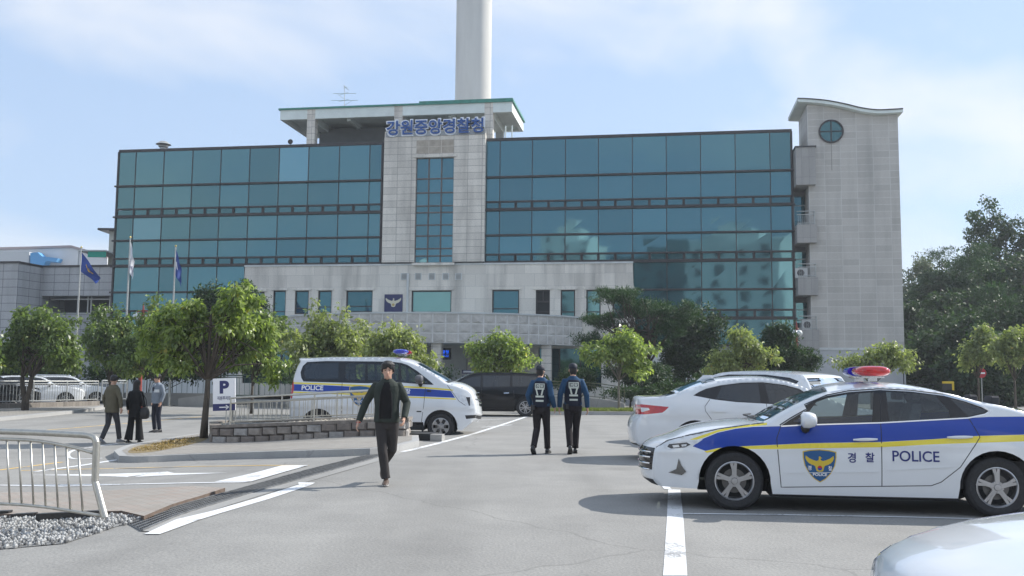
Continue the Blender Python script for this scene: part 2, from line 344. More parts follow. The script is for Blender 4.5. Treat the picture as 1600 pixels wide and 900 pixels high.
def sheet(name, pts, up, m_, cell=0.8, thick=0.0, mside=None, flat=False):
    """a ground sheet bounded by the outline pts (world x, y), draped over the ground and raised by up"""
    P = [Vector((p[0], p[1])) for p in pts]
    dense = []
    for a, b in zip(P, P[1:] + P[:1]):
        k = max(1, int((b - a).length / cell))
        dense += [a.lerp(b, i / k) for i in range(k)]
    xs = [p.x for p in dense]; ys = [p.y for p in dense]
    ins = []; poly = [(p.x, p.y) for p in dense]
    if max(xs) - min(xs) > cell and max(ys) - min(ys) > cell:
        for i in range(int((max(xs) - min(xs)) / cell)):
            for j in range(int((max(ys) - min(ys)) / cell)):
                x, y = min(xs) + (i + .5) * cell, min(ys) + (j + .5) * cell
                if in_poly(x, y, poly): ins.append(Vector((x, y)))
    n = len(dense)
    r = geometry.delaunay_2d_cdt(dense + ins, [(i, (i + 1) % n) for i in range(n)], [], 0, 1e-4)
    mb = MB(); 
    for v in r[0]: mb.v.append((v.x, v.y, g(v.x, v.y) + up))
    for f in r[2]:
        c = sum((r[0][i] for i in f), Vector((0, 0))) / len(f)
        if in_poly(c.x, c.y, poly): mb.face(f)
    if thick:
        b = len(mb.v)
        for p in dense: mb.v.append((p.x, p.y, g(p.x, p.y) + up)); mb.v.append((p.x, p.y, g(p.x, p.y) + up - thick))
        for i in range(n):
            j = (i + 1) % n; mb.face((b + 2*i, b + 2*i + 1, b + 2*j + 1, b + 2*j), 0 if mside is None else 1)
    o = mb.build(name, [m_] if mside is None else [m_, mside]); tag(o, kind='structure'); return o
def gpx(*pp): return [gp(*p) for p in pp]
def line_px(name, pts, wd, up, m_):
    """a painted line following pixels on the ground, wd metres wide"""
    P = [gp(*p) for p in pts]; Lf = []; Rt_ = []
    for i, p in enumerate(P):
        d = (P[min(i+1, len(P)-1)] - P[max(i-1, 0)]); d.z = 0; d.normalize(); n = Vector((-d.y, d.x, 0)) * wd / 2
        Lf.append(p + n); Rt_.append(p - n)
    return sheet(name, Lf + Rt_[::-1], up, m_)

# ground: one sheet, finely gridded near the camera, reaching the horizon
mb = MB(); xs = [-700, -300, -150, -80, -50, -35] + [-28 + 1.0 * i for i in range(40)] + [14, 20, 30, 50, 80, 150, 300, 700]
ys = [-500, -200, -100, -40, -10, 0, 20, 45, 80, 120, 200, 400, 1500]
ids = [[mb.vert((x, y, g(x, y))) for x in xs] for y in ys]
for a, b in zip(ids, ids[1:]):
    for k in range(len(xs) - 1): mb.face((a[k], a[k+1], b[k+1], b[k]))
tag(mb.build('ground', M_asph, smooth_=True), kind='structure')

# traffic island between the two lanes on the left
isl = spline([(178,704),(200,695),(240,688),(315,676),(350,674.5)], 4)
isl2 = spline([(655,688),(600,699),(500,703),(400,706),(280,710.5),(220,713),(186,712)], 4)
ip = [gp(*p, up=0.13) for p in isl] + [atd(px_, 600, d_) for px_, d_ in ((400, 27.2), (450, 25.2), (500, 24.35), (600, 23.7), (655, 23.2))] + [gp(*p, up=0.13) for p in isl2]
for p in ip: p.z = g(p.x, p.y) + .13
sheet('island_kerb', ip, 0.13, M_kerb, thick=0.16)
cc = sum(ip, Vector()) / len(ip)
def inset(P, d):
    n = len(P); out = []
    ar = sum(P[i].x * P[(i+1) % n].y - P[(i+1) % n].x * P[i].y for i in range(n))
    for i in range(n):
        t = P[(i+1) % n] - P[i-1]; nn = Vector((-t.y, t.x, 0)).normalized() * (1 if ar > 0 else -1); out.append(P[i] + nn * d)
    return out
sheet('island_pavement', inset(ip, 0.16), 0.134, M_grey_pave)
M_soil = mat('dry_soil', (0.27, 0.2, 0.09), 0.95, nscale=7, ncol=(0.16, 0.13, 0.08), bump=0.5, bscale=40)
sheet('island_soil', [gp(*p, up=.138) for p in spline([(200,706),(215,697),(262,688.5),(318,682),(320,688),(290,696),(250,704),(215,708)], 4, True)], 0.138, M_soil)

# pavement along the far left kerb
fk = [(-160,672),(0,652.5),(60,647),(110,642),(150,637),(200,629),(250,620),(300,613.5),(380,612),(470,611)]
far = [gp(*p, up=0.13) for p in fk]
back = [far[-1] + Vector((0, 14, 0)), far[0] + Vector((-30, 30, 0)), far[0] + Vector((-20, -1, 0))]
sheet('far_kerb', far + back, 0.13, M_kerb, thick=0.16, cell=2.5)
fin = []
for i, p in enumerate(far):
    t = far[min(i+1, len(far)-1)] - far[max(0, i-1)]; t.z = 0; t.normalize(); fin.append(p + Vector((-t.y, t.x, 0)) * 0.35)
sheet('far_pavement', fin + [b + Vector((0, .1, 0)) for b in back[:2]] + [fin[0] + Vector((-19, .5, 0))], 0.134, M_grey_pave, cell=2.5)

# brick paving beside the near railing, its edging and the gravel bed
nb = [(-240,759),(300,759),(352,762),(318,773),(268,788),(225,806),(190,798),(-240,793)]
sheet('brick_pavement', [gp(*p, up=.05) for p in nb], 0.05, M_brick_pave, thick=0.09, mside=mat('edging_brown', (0.13, 0.095, 0.075), 0.9, nscale=9, namt=.3))
M_grav = mat('gravel_bed', (0.36, 0.36, 0.35), 0.95, nscale=30, ncol=(0.12, 0.12, 0.12), bump=1.0, bscale=45)
sheet('gravel_base', gpx((-240,796),(192,803),(222,809),(205,816),(100,850),(-240,880)), 0.006, M_grav)

# painted markings
line_px('road_marking', [(55,737),(130,727),(215,713.5)], 0.13, 0.004, M_white)
line_px('road_marking', [(-200,685),(0,677),(100,670),(180,663),(330,650)], 0.12, 0.004, M_yellow)
line_px('road_marking', [(-200,748),(0,734.5),(60,727),(98,722)], 0.1, 0.004, M_yellow)
line_px('road_marking', [(30,735.5),(180,732),(300,729),(482,727.5)], 0.07, 0.004, M_yellow)
line_px('road_marking', spline([(185,693),(150,698),(118,703),(106,710),(116,717),(160,716)], 4), 0.09, 0.004, M_white)
sheet('road_marking', gpx((50,742.5),(180,740.5),(250,738),(262,737.2),(272,739.5),(355,739),(270,742.5),(205,745.5),(150,744)), 0.004, M_white)
line_px('road_marking', [(-200,762),(0,758.5),(200,757),(385,753.5)], 0.10, 0.006, M_white)
sheet('road_marking', gpx((335,753.5),(395,740),(440,728),(482,727.5),(455,735),(392,753)), 0.008, M_white)
sheet('road_marking', gpx((275,812),(330,799),(400,779),(467,757.5),(466,754),(492,754.5),(484,759),(420,780),(345,802),(310,813),(250,835),(225,835)), 0.004, M_white)
line_px('road_marking', [(628,706.5),(680,694),(740,678),(790,662),(826,650)], 0.14, 0.004, M_white)
line_px('road_marking', [(752,668),(800,664)], 0.1, 0.006, M_white)
line_px('road_marking', [(735,657),(812,654)], 0.1, 0.006, M_white)
line_px('road_marking', [(742,650),(822,646.5)], 0.1, 0.006, M_white)
line_px('road_marking', [(-160,680),(0,657.5),(60,651.5),(110,646),(150,641),(200,632.5),(250,623.5),(300,617.5),(380,615)], 0.12, 0.004, M_white)
sheet('road_marking', gpx((1044,765),(1063,765),(1068,812),(1074,900),(1036,900),(1042,812)), 0.004, M_white)
line_px('road_marking', [(1064,803),(1200,804.5),(1420,808.5),(1700,816)], 0.07, 0.006, M_white)
line_px('road_marking', [(1010,728),(1044,765)], 0.1, 0.006, M_white)

# verge on the far side of the car park, with its kerb and grass
vk = [(858,643.5),(920,643),(1000,643.5),(1100,645),(1300,647.5),(1500,650),(1700,653)]
vf = [gp(*p, up=0.14) for p in vk]
vb = [Vector((vf[-1].x + 3, vf[-1].y + 2.1, 0)), Vector((vf[0].x, vf[0].y + 2.1, 0))]
sheet('verge_kerb', vf + vb, 0.14, M_kerb, thick=0.18, cell=1.5)
M_turf = mat('turf', (0.12, 0.15, 0.035), 0.95, nscale=5, ncol=(0.16, 0.15, 0.06), bump=1, bscale=60)
sheet('verge_turf', [p + Vector((0, .18, 0)) for p in vf] + [p + Vector((0, -.15, 0)) for p in vb], 0.146, M_turf, cell=1.5)
# ================================================================== the police headquarters
M_stone = panel_mat('stone_cladding', (0.77, 0.725, 0.65), 1.07, 0.50, 0.014, (0.30, 0.28, 0.26), ox=0.55, var=.1, stain=.35)
M_tower = panel_mat('tower_cladding', (0.50, 0.48, 0.445), 1.07, 0.465, 0.02, (0.60, 0.59, 0.56), ox=0.3, stain=0.3)
M_stone2 = panel_mat('lower_cladding', (0.77, 0.725, 0.65), 1.45, 0.9, 0.008, (0.46, 0.45, 0.42), off=0.5, stain=0.42)
M_relief = panel_mat('relief_cladding', (0.33, 0.32, 0.31), 0.66, 0.66, 0.03, (0.42, 0.41, 0.40), relief=0.9, stain=0.35)
M_annex = panel_mat('annex_cladding', (0.46, 0.465, 0.47), 1.3, 0.62, 0.02, (0.16, 0.16, 0.17), var=0.05)
M_plain = mat('painted_concrete', (0.60, 0.62, 0.61), 0.8, nscale=1.2, namt=0.12, stretch=(1, 1, .3))
M_pale = mat('pale_soffit', (0.70, 0.76, 0.73), 0.8, nscale=0.8, namt=0.1)
M_green = mat('green_coping', (0.06, 0.24, 0.19), 0.6, nscale=3, namt=0.25)
M_frame = mat('bronze_frame', (0.055, 0.05, 0.05), 0.45, 0.4, nscale=4, namt=.2)
M_glass = glass_wall_mat('coated_glass', (0.092, 0.200, 0.226), wob=.008)
M_glassl = glass_wall_mat('coated_glass_light', (0.14, 0.28, 0.33), wob=.008)
M_glassd = glass_wall_mat('window_glass', (0.07, 0.16, 0.18), wob=.008)
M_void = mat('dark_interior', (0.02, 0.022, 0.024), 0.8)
M_steel = mat('stainless_steel', (0.48, 0.465, 0.42), 0.42, 0.9, nscale=12, namt=.15)
M_galv = mat('galvanised_steel', (0.42, 0.43, 0.42), 0.5, 0.7, nscale=10, namt=.15)
BM = Matrix.Translation(FO) @ Matrix.Rotation(-FYAW, 4, 'Z')
hq = empty('police_headquarters', FO, -FYAW, 'wide five-storey office building with teal glass wings and a pale stone centre', 'building')
rng = random.Random(5)
ZR = [18.95, 16.18, 13.73, 11.86, 9.83, 7.81, 5.75, 3.9, 0.0]
def xcols(pxs, y): return [fp(p, y)[0] for p in pxs]
XL = xcols([190,212,256,300.7,345,390,436,482,530,577.5,598.6], 262)
XRt = xcols([759,781.5,831.8,883.5,935,988,1041,1094.5,1148.7,1203,1234], 242)
XL[0] = -31.5; XRt[-1] = 19.76
XSL = fp(382, 430)[0]; XSR = fp(989, 430)[0]          # ends of the stone base
XCL, XCR = -9.93, -2.13
# main volume behind the glass
mb = MB(); mb.box(-31.3, 19.6, 0.35, 17, 0, 18.8); mb.build('wall', M_plain, hq)
mb = MB(); mb.box(-31.55, -9.9, -0.06, 17.2, 18.95, 19.12); mb.box(-2.1, 19.85, -0.06, 17.2, 18.95, 19.12); mb.build('roof_coping', M_frame, hq)
def glazing(xs, rows, light=()):
    for r in rows:
        zt, zb = ZR[r], ZR[r+1]; band = r in (1, 3, 5)
        xl, xr = xs[0], xs[-1]
        gm = MB(); fm = MB(); zz = zb + (0.62 if band else 0)
        for k, (a, b) in enumerate(zip(xs, xs[1:])):
            if r >= 4:
                if a >= XSL and b <= XSR + .01: continue
                if xs is XL and b > XSL: b = XSL - .02
                if xs is XRt and a < XSR: a = XSR + .02
            tn = rng.random(); e = [rng.uniform(-.006, .006) for _ in range(4)]
            mi = 1 if (r, k) in light else 0
            gm.poly([(a + .02, e[0], zz), (b - .02, e[1], zz), (b - .02, e[2], zt), (a + .02, e[3], zt)], mi, tn)
            if band:
                h = (a + b) / 2; sub = [(a, h), (h, b)] if (b - a) > 1.8 else [(a, b)]
                for (c, d) in sub:
                    gm.poly([(c + .08, 0.03, zb + .15), (d - .08, 0.03, zb + .15), (d - .08, 0.03, zz - .08), (c + .08, 0.03, zz - .08)], 2, rng.random())
                    if b - a > 1.8:
                        fm.box(c - .045, c + .09, -.045, .06, zb + .1, zz); fm.box(d - .09, d + .045, -.045, .06, zb + .1, zz)
        x0 = min(v[0] for v in gm.v) - .02; x1 = max(v[0] for v in gm.v) + .02
        o = gm.build('glazing', [M_glass, M_glassl, M_glassd], hq)
        # recessed transoms and thin vertical mullions
        fm.box(x0 - .02, x1 + .02, -.05, .08, zt - .05, zt + .05) if r == 0 else None
        for k, a in enumerate(xs):
            if x0 - .05 <= a <= x1 + .05 and not (r >= 4 and XSL < a < XSR): fm.box(a - .028, a + .028, -.035, .05, zb, zt - .05)
        if band: fm.box(x0, x1, -.06, .07, zz - .06, zz + .06); fm.box(x0, x1, -.055, .06, zb + .06, zb + .15)
        fm.build('frame', M_frame, o)
        tm = MB(); ext = 0.22
        tm.box(x0 - (ext if xs is XL else .0), x1 + (ext if xs is XRt else .0), -.2, .02, zb - .07, zb + .055); tm.build('ledge', M_frame, hq)
glazing(XL, range(0, 7), {(0, 6), (2, 1)})
glazing(XRt, range(0, 7))
for (a, b) in ((-31.62, -31.5), (XCL - .12, XCL), (XCR, XCR + .12), (19.76, 19.88)):
    mb = MB(); mb.box(a, b, -.08, .3, 9.8 if -20 < a < 0 else 3.9, 18.95); mb.build('corner_post', M_frame, hq)
# glass returns on the right-hand side of the wing
mb = MB(); mb.box(19.60, 19.765, .3, 3.6, 3.9, 18.9); mb.build('side_glazing', M_glassd, hq)

def wall_holes(mb, x0, x1, z0, z1, holes, y, th):
    xs = sorted({x0, x1} | {h[0] for h in holes} | {h[1] for h in holes}); zs = sorted({z0, z1} | {h[2] for h in holes} | {h[3] for h in holes})
    xs = [x for x in xs if x0 <= x <= x1]; zs = [z for z in zs if z0 <= z <= z1]
    for a, b in zip(xs, xs[1:]):
        for c, d in zip(zs, zs[1:]):
            mx, mz = (a+b)/2, (c+d)/2
            if any(h[0] < mx < h[1] and h[2] < mz < h[3] for h in holes): continue
            mb.poly([(a, y, c), (b, y, c), (b, y, d), (a, y, d)])
    for h in holes:
        a, b, c, d = h
        mb.poly([(a, y, c), (a, y+th, c), (a, y+th, d), (a, y, d)]); mb.poly([(b, y, c), (b, y+th, c), (b, y+th, d), (b, y, d)])
        mb.poly([(a, y, c), (b, y, c), (b, y+th, c), (a, y+th, c)]); mb.poly([(a, y, d), (b, y, d), (b, y+th, d), (a, y+th, d)])
# central stone shaft with its tall window
YC = -0.45
cw = (fp(648.5, 330, YC)[0], fp(708, 330, YC)[0], fp(676, 410.5, YC)[1], fp(676, 246, YC)[1])
x0, x1 = fp(598.5, 300, YC)[0], fp(757.5, 300, YC)[0]; ztop = fp(676, 212.5, YC)[1]
mb = MB(); wall_holes(mb, x0, x1, 9.9, ztop, [cw], YC, 0.3)
mb.poly([(x0, YC, 9.9), (x0, .5, 9.9), (x0, .5, ztop), (x0, YC, ztop)]); mb.poly([(x1, YC, 9.9), (x1, .5, 9.9), (x1, .5, ztop), (x1, YC, ztop)])
mb.poly([(x0, YC, ztop), (x1, YC, ztop), (x1, 1.2, ztop), (x0, 1.2, ztop)])
mb.build('wall', M_stone, hq)
# parapet that carries the sign
zs0, zs1 = ztop, fp(676, 203, YC)[1]
mb = MB(); mb.box(x0 + .02, x1 - .02, YC + .05, .6, zs0 - .02, zs1); mb.build('parapet', M_stone2, hq)
mb = MB(); mb.box(cw[0] - .2, cw[1] + .2, YC - .09, YC + .05, cw[3] + .01, cw[3] + .2); mb.box(cw[0] - .15, cw[1] + .15, YC - .12, YC + .05, cw[2] - .18, cw[2] - .01); mb.build('window_lintel', M_stone2, hq)
# stained patch of stones above the tall window
mb = MB()
for i in range(3):
    for j in range(2):
        a = cw[0] + (cw[1] - cw[0]) * i / 3; zz = cw[3] + .32 + j * .52; mb.box(a + .02, a + (cw[1] - cw[0]) / 3 - .02, YC - .012, YC + .03, zz, zz + .49)
mb.build('weathered_stone', mat('weathered_stone', (0.50, 0.45, 0.38), .85, nscale=2.2, ncol=(0.32, .275, .225), bump=.4), hq)
# window: three lights wide, many transoms
gm = MB(); fm = MB(); n3 = 3; wz = [fp(676, y, YC)[1] for y in (410.5, 399.5, 388, 368, 351, 331.5, 321, 300.5, 278.5, 246)]
yy = YC + .22
for i in range(3):
    a, b = cw[0] + (cw[1]-cw[0]) * i/3, cw[0] + (cw[1]-cw[0]) * (i+1)/3
    for c, d in zip(wz, wz[1:]): gm.poly([(a, yy, c), (b, yy, c), (b, yy + rng.uniform(-.01, .01), d), (a, yy, d)], 0, rng.random())
for i in range(4):
    a = cw[0] + (cw[1]-cw[0]) * i/3; fm.box(a - .045, a + .045, yy - .06, yy + .04, cw[2], cw[3])
for z in wz: fm.box(cw[0], cw[1], yy - .075, yy + .03, z - .045, z + .045)
o = gm.build('window', M_glass, hq); fm.build('frame', mat('brown_frame', (0.13, 0.10, 0.09), .5, .3), o)

# stone base storey(s) with their windows
YS = -0.22; zst = ZR[4] - .12
wins = [(427,445.5,454,496), (461,481.5,454,491), (497,517.5,454,489), (541,581.5,454,488), (643,705,454,488.5), (769,811,453,492), (837,859,453,497), (876,898.5,453,497), (916,938.5,453,497), (957,980,453,497), (398,412,456,497)]
holes = []
for a, b, t, bt in wins:
    xa, z1 = fp(a, t, YS); xb, z0 = fp(b, bt, YS); holes.append((xa, xb, z0, z1))
zb = min(h[2] for h in holes) - .1
mb = MB(); xs0, xs1 = fp(383, 417, YS)[0], fp(988.5, 417, YS)[0]
low = [(-12.2, -3.2, 0.0, 3.9)]; glow = [(-20.5, -16, 0.9, 3.4), (2, 6.5, .9, 3.6)]
wall_holes(mb, xs0, xs1, 0.0, zst, holes + low + glow, YS, 0.3)
mb.poly([(xs0, YS, 0), (xs0, YS, zst), (xs0 - .35, YS, 0)]); mb.poly([(xs1, YS, 0), (xs1, YS, zst), (xs1 + .35, YS, 0)])
mb.poly([(xs0, YS, zst), (xs0, .4, zst), (xs0 - .35, .4, 0), (xs0 - .35, YS, 0)]); mb.poly([(xs1, YS, zst), (xs1, .4, zst), (xs1 + .35, .4, 0), (xs1 + .35, YS, 0)])
mb.poly([(xs0, YS, zst), (xs1, YS, zst), (xs1, .3, zst), (xs0, .3, zst)])
mb.build('wall', M_stone2, hq)
mb = MB(); mb.box(xs0 - .05, xs1 + .05, YS - .06, YS + .1, zst - .02, zst + .1); mb.build('stone_ledge', M_plain, hq)
for i, h in enumerate(holes):
    a, b, c, d = h; gm = MB(); fm = MB(); y = YS + .16
    gm.poly([(a, y, c), (b, y, c), (b, y + .01, d), (a, y + .01, d)], 0, rng.random())
    for q in ((a, a+.09), (b-.09, b)): fm.box(q[0], q[1], y - .05, y + .04, c, d)
    for q in ((c, c+.09), (d-.09, d)): fm.box(a + .09, b - .09, y - .05, y + .04, q[0], q[1])
    if i not in (4,): fm.box(a + .09, b - .09, y - .055, y + .04, c + .42, c + .49)
    if i == 6: fm.box(a + .09, b - .09, y - .055, y + .04, c + 1.15, c + 1.25); fm.box((a+b)/2 - .03, (a+b)/2 + .03, y - .055, y + .04, c + 1.25, d - .09)
    o = gm.build('window', M_glassd if i != 6 else M_void, hq); fm.build('frame', M_frame, o)
    lm = MB(); lm.box(a - .17, b + .17, YS - .10, YS + .02, d + .02, d + .2); lm.build('window_lintel', M_stone2, hq)
    sm = MB(); sm.box(a - .08, b + .08, YS - .07, YS + .1, c - .09, c - .005); sm.build('window_sill', M_stone2, hq)
for h in glow:
    gm = MB(); gm.poly([(h[0], 0.05, h[2]), (h[1], 0.05, h[2]), (h[1], 0.05, h[3]), (h[0], 0.05, h[3])]); o = gm.build('window', M_glassd, hq)
    fm = MB()
    for k in range(4): xx = h[0] + (h[1] - h[0]) * k / 3; fm.box(xx - .05, xx + .05, -.02, .08, h[2], h[3])
    fm.build('frame', M_frame, o)
# little square vents and the downpipe
for px in (631.5, 653.5, 675, 696.5, 716.5):
    xa, za = fp(px, 432, YS); vm = MB(); vm.box(xa - .25, xa + .25, YS - .035, YS + .02, za - .25, za + .25)
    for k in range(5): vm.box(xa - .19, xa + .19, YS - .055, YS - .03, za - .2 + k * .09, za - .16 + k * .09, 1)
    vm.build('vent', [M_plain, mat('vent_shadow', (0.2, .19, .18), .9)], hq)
xa, za = fp(638, 427, YS); zc = fp(638, 488, YS)[1]
mb = MB(); mb.tube([(xa, YS - .1, zc), (xa, YS - .1, za)], .09, 10); mb.build('downpipe', M_plain, hq, smooth_=True, angle=40)

# curved relief balcony over the entrance
xe0, xe1 = fp(443, 503, 0)[0] , fp(912, 508, 0)[0]; xm = (xe0 + xe1) / 2; hw = (xe1 - xe0) / 2; dep = 6.2
def arc(t): return (xm + hw * math.sin(t), -dep * (math.cos(t) - math.cos(A0)) / (1 - math.cos(A0)))
A0 = R(78); hw2 = hw / math.sin(A0)
def arc(t): return (xm + hw2 * math.sin(t), -dep * (math.cos(t) - math.cos(A0)) / (1 - math.cos(A0)))
ztc = fp(676, 489.5, -dep)[1]; zbc = ztc - 1.95
K = 64; mb = MB(); outer = [arc(-A0 + 2*A0*k/K) for k in range(K+1)]
inner = [(xm + (x - xm) * .965, y * .93) for x, y in outer]
rel = MB()
for k in range(K):
    (a, b), (c, d) = outer[k], outer[k+1]
    rel.poly([(a, b, zbc), (c, d, zbc), (c, d, ztc), (a, b, ztc)])
    (e, f), (h_, i_) = inner[k], inner[k+1]
    mb.poly([(a, b, ztc), (c, d, ztc), (h_, i_, ztc), (e, f, ztc)]); mb.poly([(e, f, ztc), (h_, i_, ztc), (h_, i_, zbc + .4), (e, f, zbc + .4)])
mb.poly([(x, y, zbc) for x, y in outer][::-1]); mb.poly([(x, y, zbc + .4) for x, y in inner])
cano = mb.build('entrance_canopy', M_pale, hq)
# relief face needs an unrolled panel grid: a polar version of the cladding
rm = MB(); seg = 36; rows = 3; rr = random.Random(8)
def arcp(u): return arc(-A0 + 2*A0*u)
for i in range(seg):
    for j in range(rows):
        u0, u1 = i/seg, (i+1)/seg; z0, z1 = zbc + (ztc - zbc) * j/rows, zbc + (ztc - zbc) * (j+1)/rows
        du = .06/seg; a0 = arcp(u0 + du); a1 = arcp(u1 - du); dz = .045
        pa = [(a0[0], a0[1] - .02, z0 + dz), (a1[0], a1[1] - .02, z0 + dz), (a1[0], a1[1] - .02, z1 - dz), (a0[0], a0[1] - .02, z1 - dz)]
        cx_, cz_ = rr.uniform(.15, .85), rr.uniform(.12, .4)
        mid = arcp(u0 + (u1 - u0) * cx_); mp_ = (mid[0], mid[1] - rr.uniform(.03, .09), z0 + (z1 - z0) * cz_)
        tn = rr.random()
        for k in range(4): rm.poly([pa[k], pa[(k+1) % 4], mp_], 0, tn)
rel.build('canopy_face', mat('joint_concrete', (0.72, .71, .68), .85, nscale=2, namt=.15), cano)
rm.build('relief_panel', mat('relief_stone', (0.54, .52, .48), .85, nscale=1.6, namt=.22, bump=.6, bscale=7), cano)
cm = MB()
for k in range(K):
    (a, b), (c, d) = outer[k], outer[k+1]; (e, f), (h_, i_) = inner[k], inner[k+1]
    o_ = lambda x, y, s: (xm + (x - xm) * s, y * s)
    A1, A2 = o_(a, b, 1.012), o_(c, d, 1.012)
    P = [(A1[0], A1[1]), (A2[0], A2[1]), (h_, i_), (e, f)]
    cm.poly([(x, y, ztc + .1) for x, y in P]); cm.poly([(P[0][0], P[0][1], ztc + .002), (P[1][0], P[1][1], ztc + .002), (P[1][0], P[1][1], ztc + .1), (P[0][0], P[0][1], ztc + .1)])
cm.build('coping', M_plain, cano)
# entrance columns, recess, doors and the lit display board
for t in (-52, -33, -12, 9.5, 30, 51):
    ax, ay = arc(R(t)); mb = MB(); mb.box(ax - .33, ax + .33, ay + .35, ay + 1.0, 0, zbc - .002); mb.build('column', M_stone, hq)
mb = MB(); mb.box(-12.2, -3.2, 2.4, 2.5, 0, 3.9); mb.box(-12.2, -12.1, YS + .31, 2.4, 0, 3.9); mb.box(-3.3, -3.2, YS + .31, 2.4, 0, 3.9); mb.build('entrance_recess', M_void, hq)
mb = MB()
for k in range(5):
    xx = -11.6 + k * 1.7; mb.box(xx, xx + .07, 1.9, 1.98, 0, 2.6)
mb.box(-11.6, -3.6, 1.9, 1.98, 2.6, 2.75); mb.build('entrance_door', M_frame, hq)
xa, za = fp(684.5, 546, -3.4); xb, zb2 = fp(700.5, 559.5, -3.4)
mb = MB(); mb.box(xa - .15, xb + .15, -3.3, -3.1, zb2 - .1, za + .1); dsp = mb.build('display_board', M_void, hq)
mb = MB(); add_text(mb, '경찰청', lambda u, v, w_: (u, -3.31, v), xa, xb, (za + zb2) / 2 + .02, za - .05, bold=.02); add_text(mb, '환영합니다', lambda u, v, w_: (u, -3.31, v), xa, xb, zb2 + .05, (za + zb2) / 2 - .05, bold=.02)
mb.build('lit_text', mat('blue_led', (0, .1, .9), emit=(0.01, 0.13, 1.0), estr=.7), dsp)
# notice boards by the entrance
for i, (a, b, t, bt) in enumerate([(722,746,578,584), (722,744,587,592), (752,768,577,584)]):
    xa, za = fp(a, t, -4); xb, zb2 = fp(b, bt, -4); mb = MB(); mb.box(xa, xb, -4.05, -4, zb2, za); mb.box(xa + .1, xb - .1, -4.07, -4.052, (za+zb2)/2 - .05, (za+zb2)/2 + .06, 1)
    mb.build('notice_board', [mat('board_navy', (.03, .035, .1), .6), mat('board_white', (.6, .62, .65), .6)], hq)

# rooftop pavilion
YP = 0.2
pl, pr = fp(438, 178, YP)[0], fp(800, 163, YP)[0]; pz1 = fp(620, 162.5, YP)[1]; pz0 = fp(620, 183, YP)[1] + .1
mb = MB(); mb.box(pl, pr, YP, 6.0, pz0 + .32, pz1 - .16); 
mb.box(pl, pl + .3, YP, 6, pz0, pz0 + .32); mb.box(pr - .3, pr, YP, 6, pz0, pz0 + .32); mb.box(pl + .3, pr - .3, YP, YP + .3, pz0, pz0 + .32); mb.box(pl + .3, pr - .3, 5.7, 6, pz0, pz0 + .32)
pav = mb.build('pavilion_roof', M_pale, hq)
mb = MB(); mb.box(pl - .12, pr + .12, YP - .12, 6.1, pz1 - .158, pz1 - .03); mb.box(fp(655, 160, YP)[0], pr + .06, YP - .04, 5.9, pz1 - .028, pz1 + .13); mb.build('green_coping', M_green, pav)
for px in (485, 540, 621.5, 700, 763):
    hb_, dz_ = (.15, .1) if px in (540, 700) else (.3, .3)
    mb = MB(); xc = fp(px, 200, .1)[0]; mb.box(xc - hb_, xc + hb_, YP + .61, 5.5, pz0 - dz_, pz0 + .3); mb.build('roof_beam', M_pale, pav)
for px in (485, 621.5, 763):
    xc = fp(px, 200, .1)[0]; mb = MB(); mb.box(xc - .32, xc + .32, YP - .015, YP + .6, 19.1, pz1 - .16); mb.build('column', M_stone, hq)
    mb = MB(); mb.box(xc - .3, xc + .3, 4.8, 5.4, 19.1, pz0 - .3); mb.build('column', M_plain, hq)
xa = fp(505, 200, 4)[0]; xb = fp(752, 200, 4)[0]; mb = MB(); mb.box(xa, xb, 3.2, 5.7, 19.1, fp(560, 204, 4)[1]); mb.build('penthouse_wall', mat('penthouse_grey', (.16, .17, .17), .85, nscale=1, namt=.15), hq)
# roof parapet rails near the pavilion
mb = MB()
for px in (757.5, 768.5, 800, 790): xc, zc = fp(px, 208, .6); mb.tube([(xc, .6, 19.1), (xc, .6, 20.2)], .05, 6)
mb.build('roof_rail', M_pale, hq)

# stair tower on the right
YT = -0.8
tx0, tx1 = fp(1262, 220, YT)[0], fp(1405, 260, YT)[0]; TD = 4.2
def wave(u): return fp(0, 0)[0]
wv = spline([(1246,154.5),(1262,155),(1290,157.5),(1320,163),(1345,169),(1370,172.3),(1395,171.5),(1411,170.5)], 5)
wz_ = [fp(a, b, YT - .5) for a, b in wv]
top = [(x, z - .22) for x, z in wz_ if tx0 <= x <= tx1]
fz = lambda x: np.interp(x, [p[0] for p in wz_], [p[1] for p in wz_])
mb = MB(); outl = [(tx0, 0), (tx1, 0), (tx1, fz(tx1) - .25)] + [(x, z) for x, z in top[::-1]] + [(tx0, fz(tx0) - .25)]
mb.prism(outl, YT, YT + TD); mb.build('stair_tower', M_tower, hq)
mb = MB(); rings = []
top3 = [(x, z) for x, z in wz_]; bot3 = [(x, z - .2) for x, z in wz_]
bot3[0] = (bot3[0][0], bot3[0][1] + .05)
mb.prism(top3 + bot3[::-1], YT - .5, YT + TD + .4); wr = mb.build('wavy_roof', M_pale, hq)
mb = MB(); mb.prism([(x, z + .07) for x, z in top3] + [(x, z + .003) for x, z in top3[::-1]], YT - .56, YT + TD + .45); mb.build('metal_edge', M_frame, wr)
cx_, cz_ = fp(1298.5, 205.5, YT); rad = .74
mb = MB(); mb.lathe([(rad, -.06), (rad, .0)], 40, 'y', (cx_, YT, cz_)); n_ = 40
mb.poly([(cx_ + rad * math.cos(2*math.pi*k/n_), YT - .02, cz_ + rad * math.sin(2*math.pi*k/n_)) for k in range(n_)])
rw = mb.build('round_window', M_glassd, hq)
mb = MB(); mb.lathe([(rad - .02, -.09), (rad + .09, -.09), (rad + .09, .01)], 40, 'y', (cx_, YT, cz_)); mb.box(cx_ - rad, cx_ + rad, YT - .08, YT - .03, cz_ - .03, cz_ + .03); mb.box(cx_ - .035, cx_ + .035, YT - .085, YT - .03, cz_ - rad, cz_ + rad); mb.build('frame', M_frame, rw)
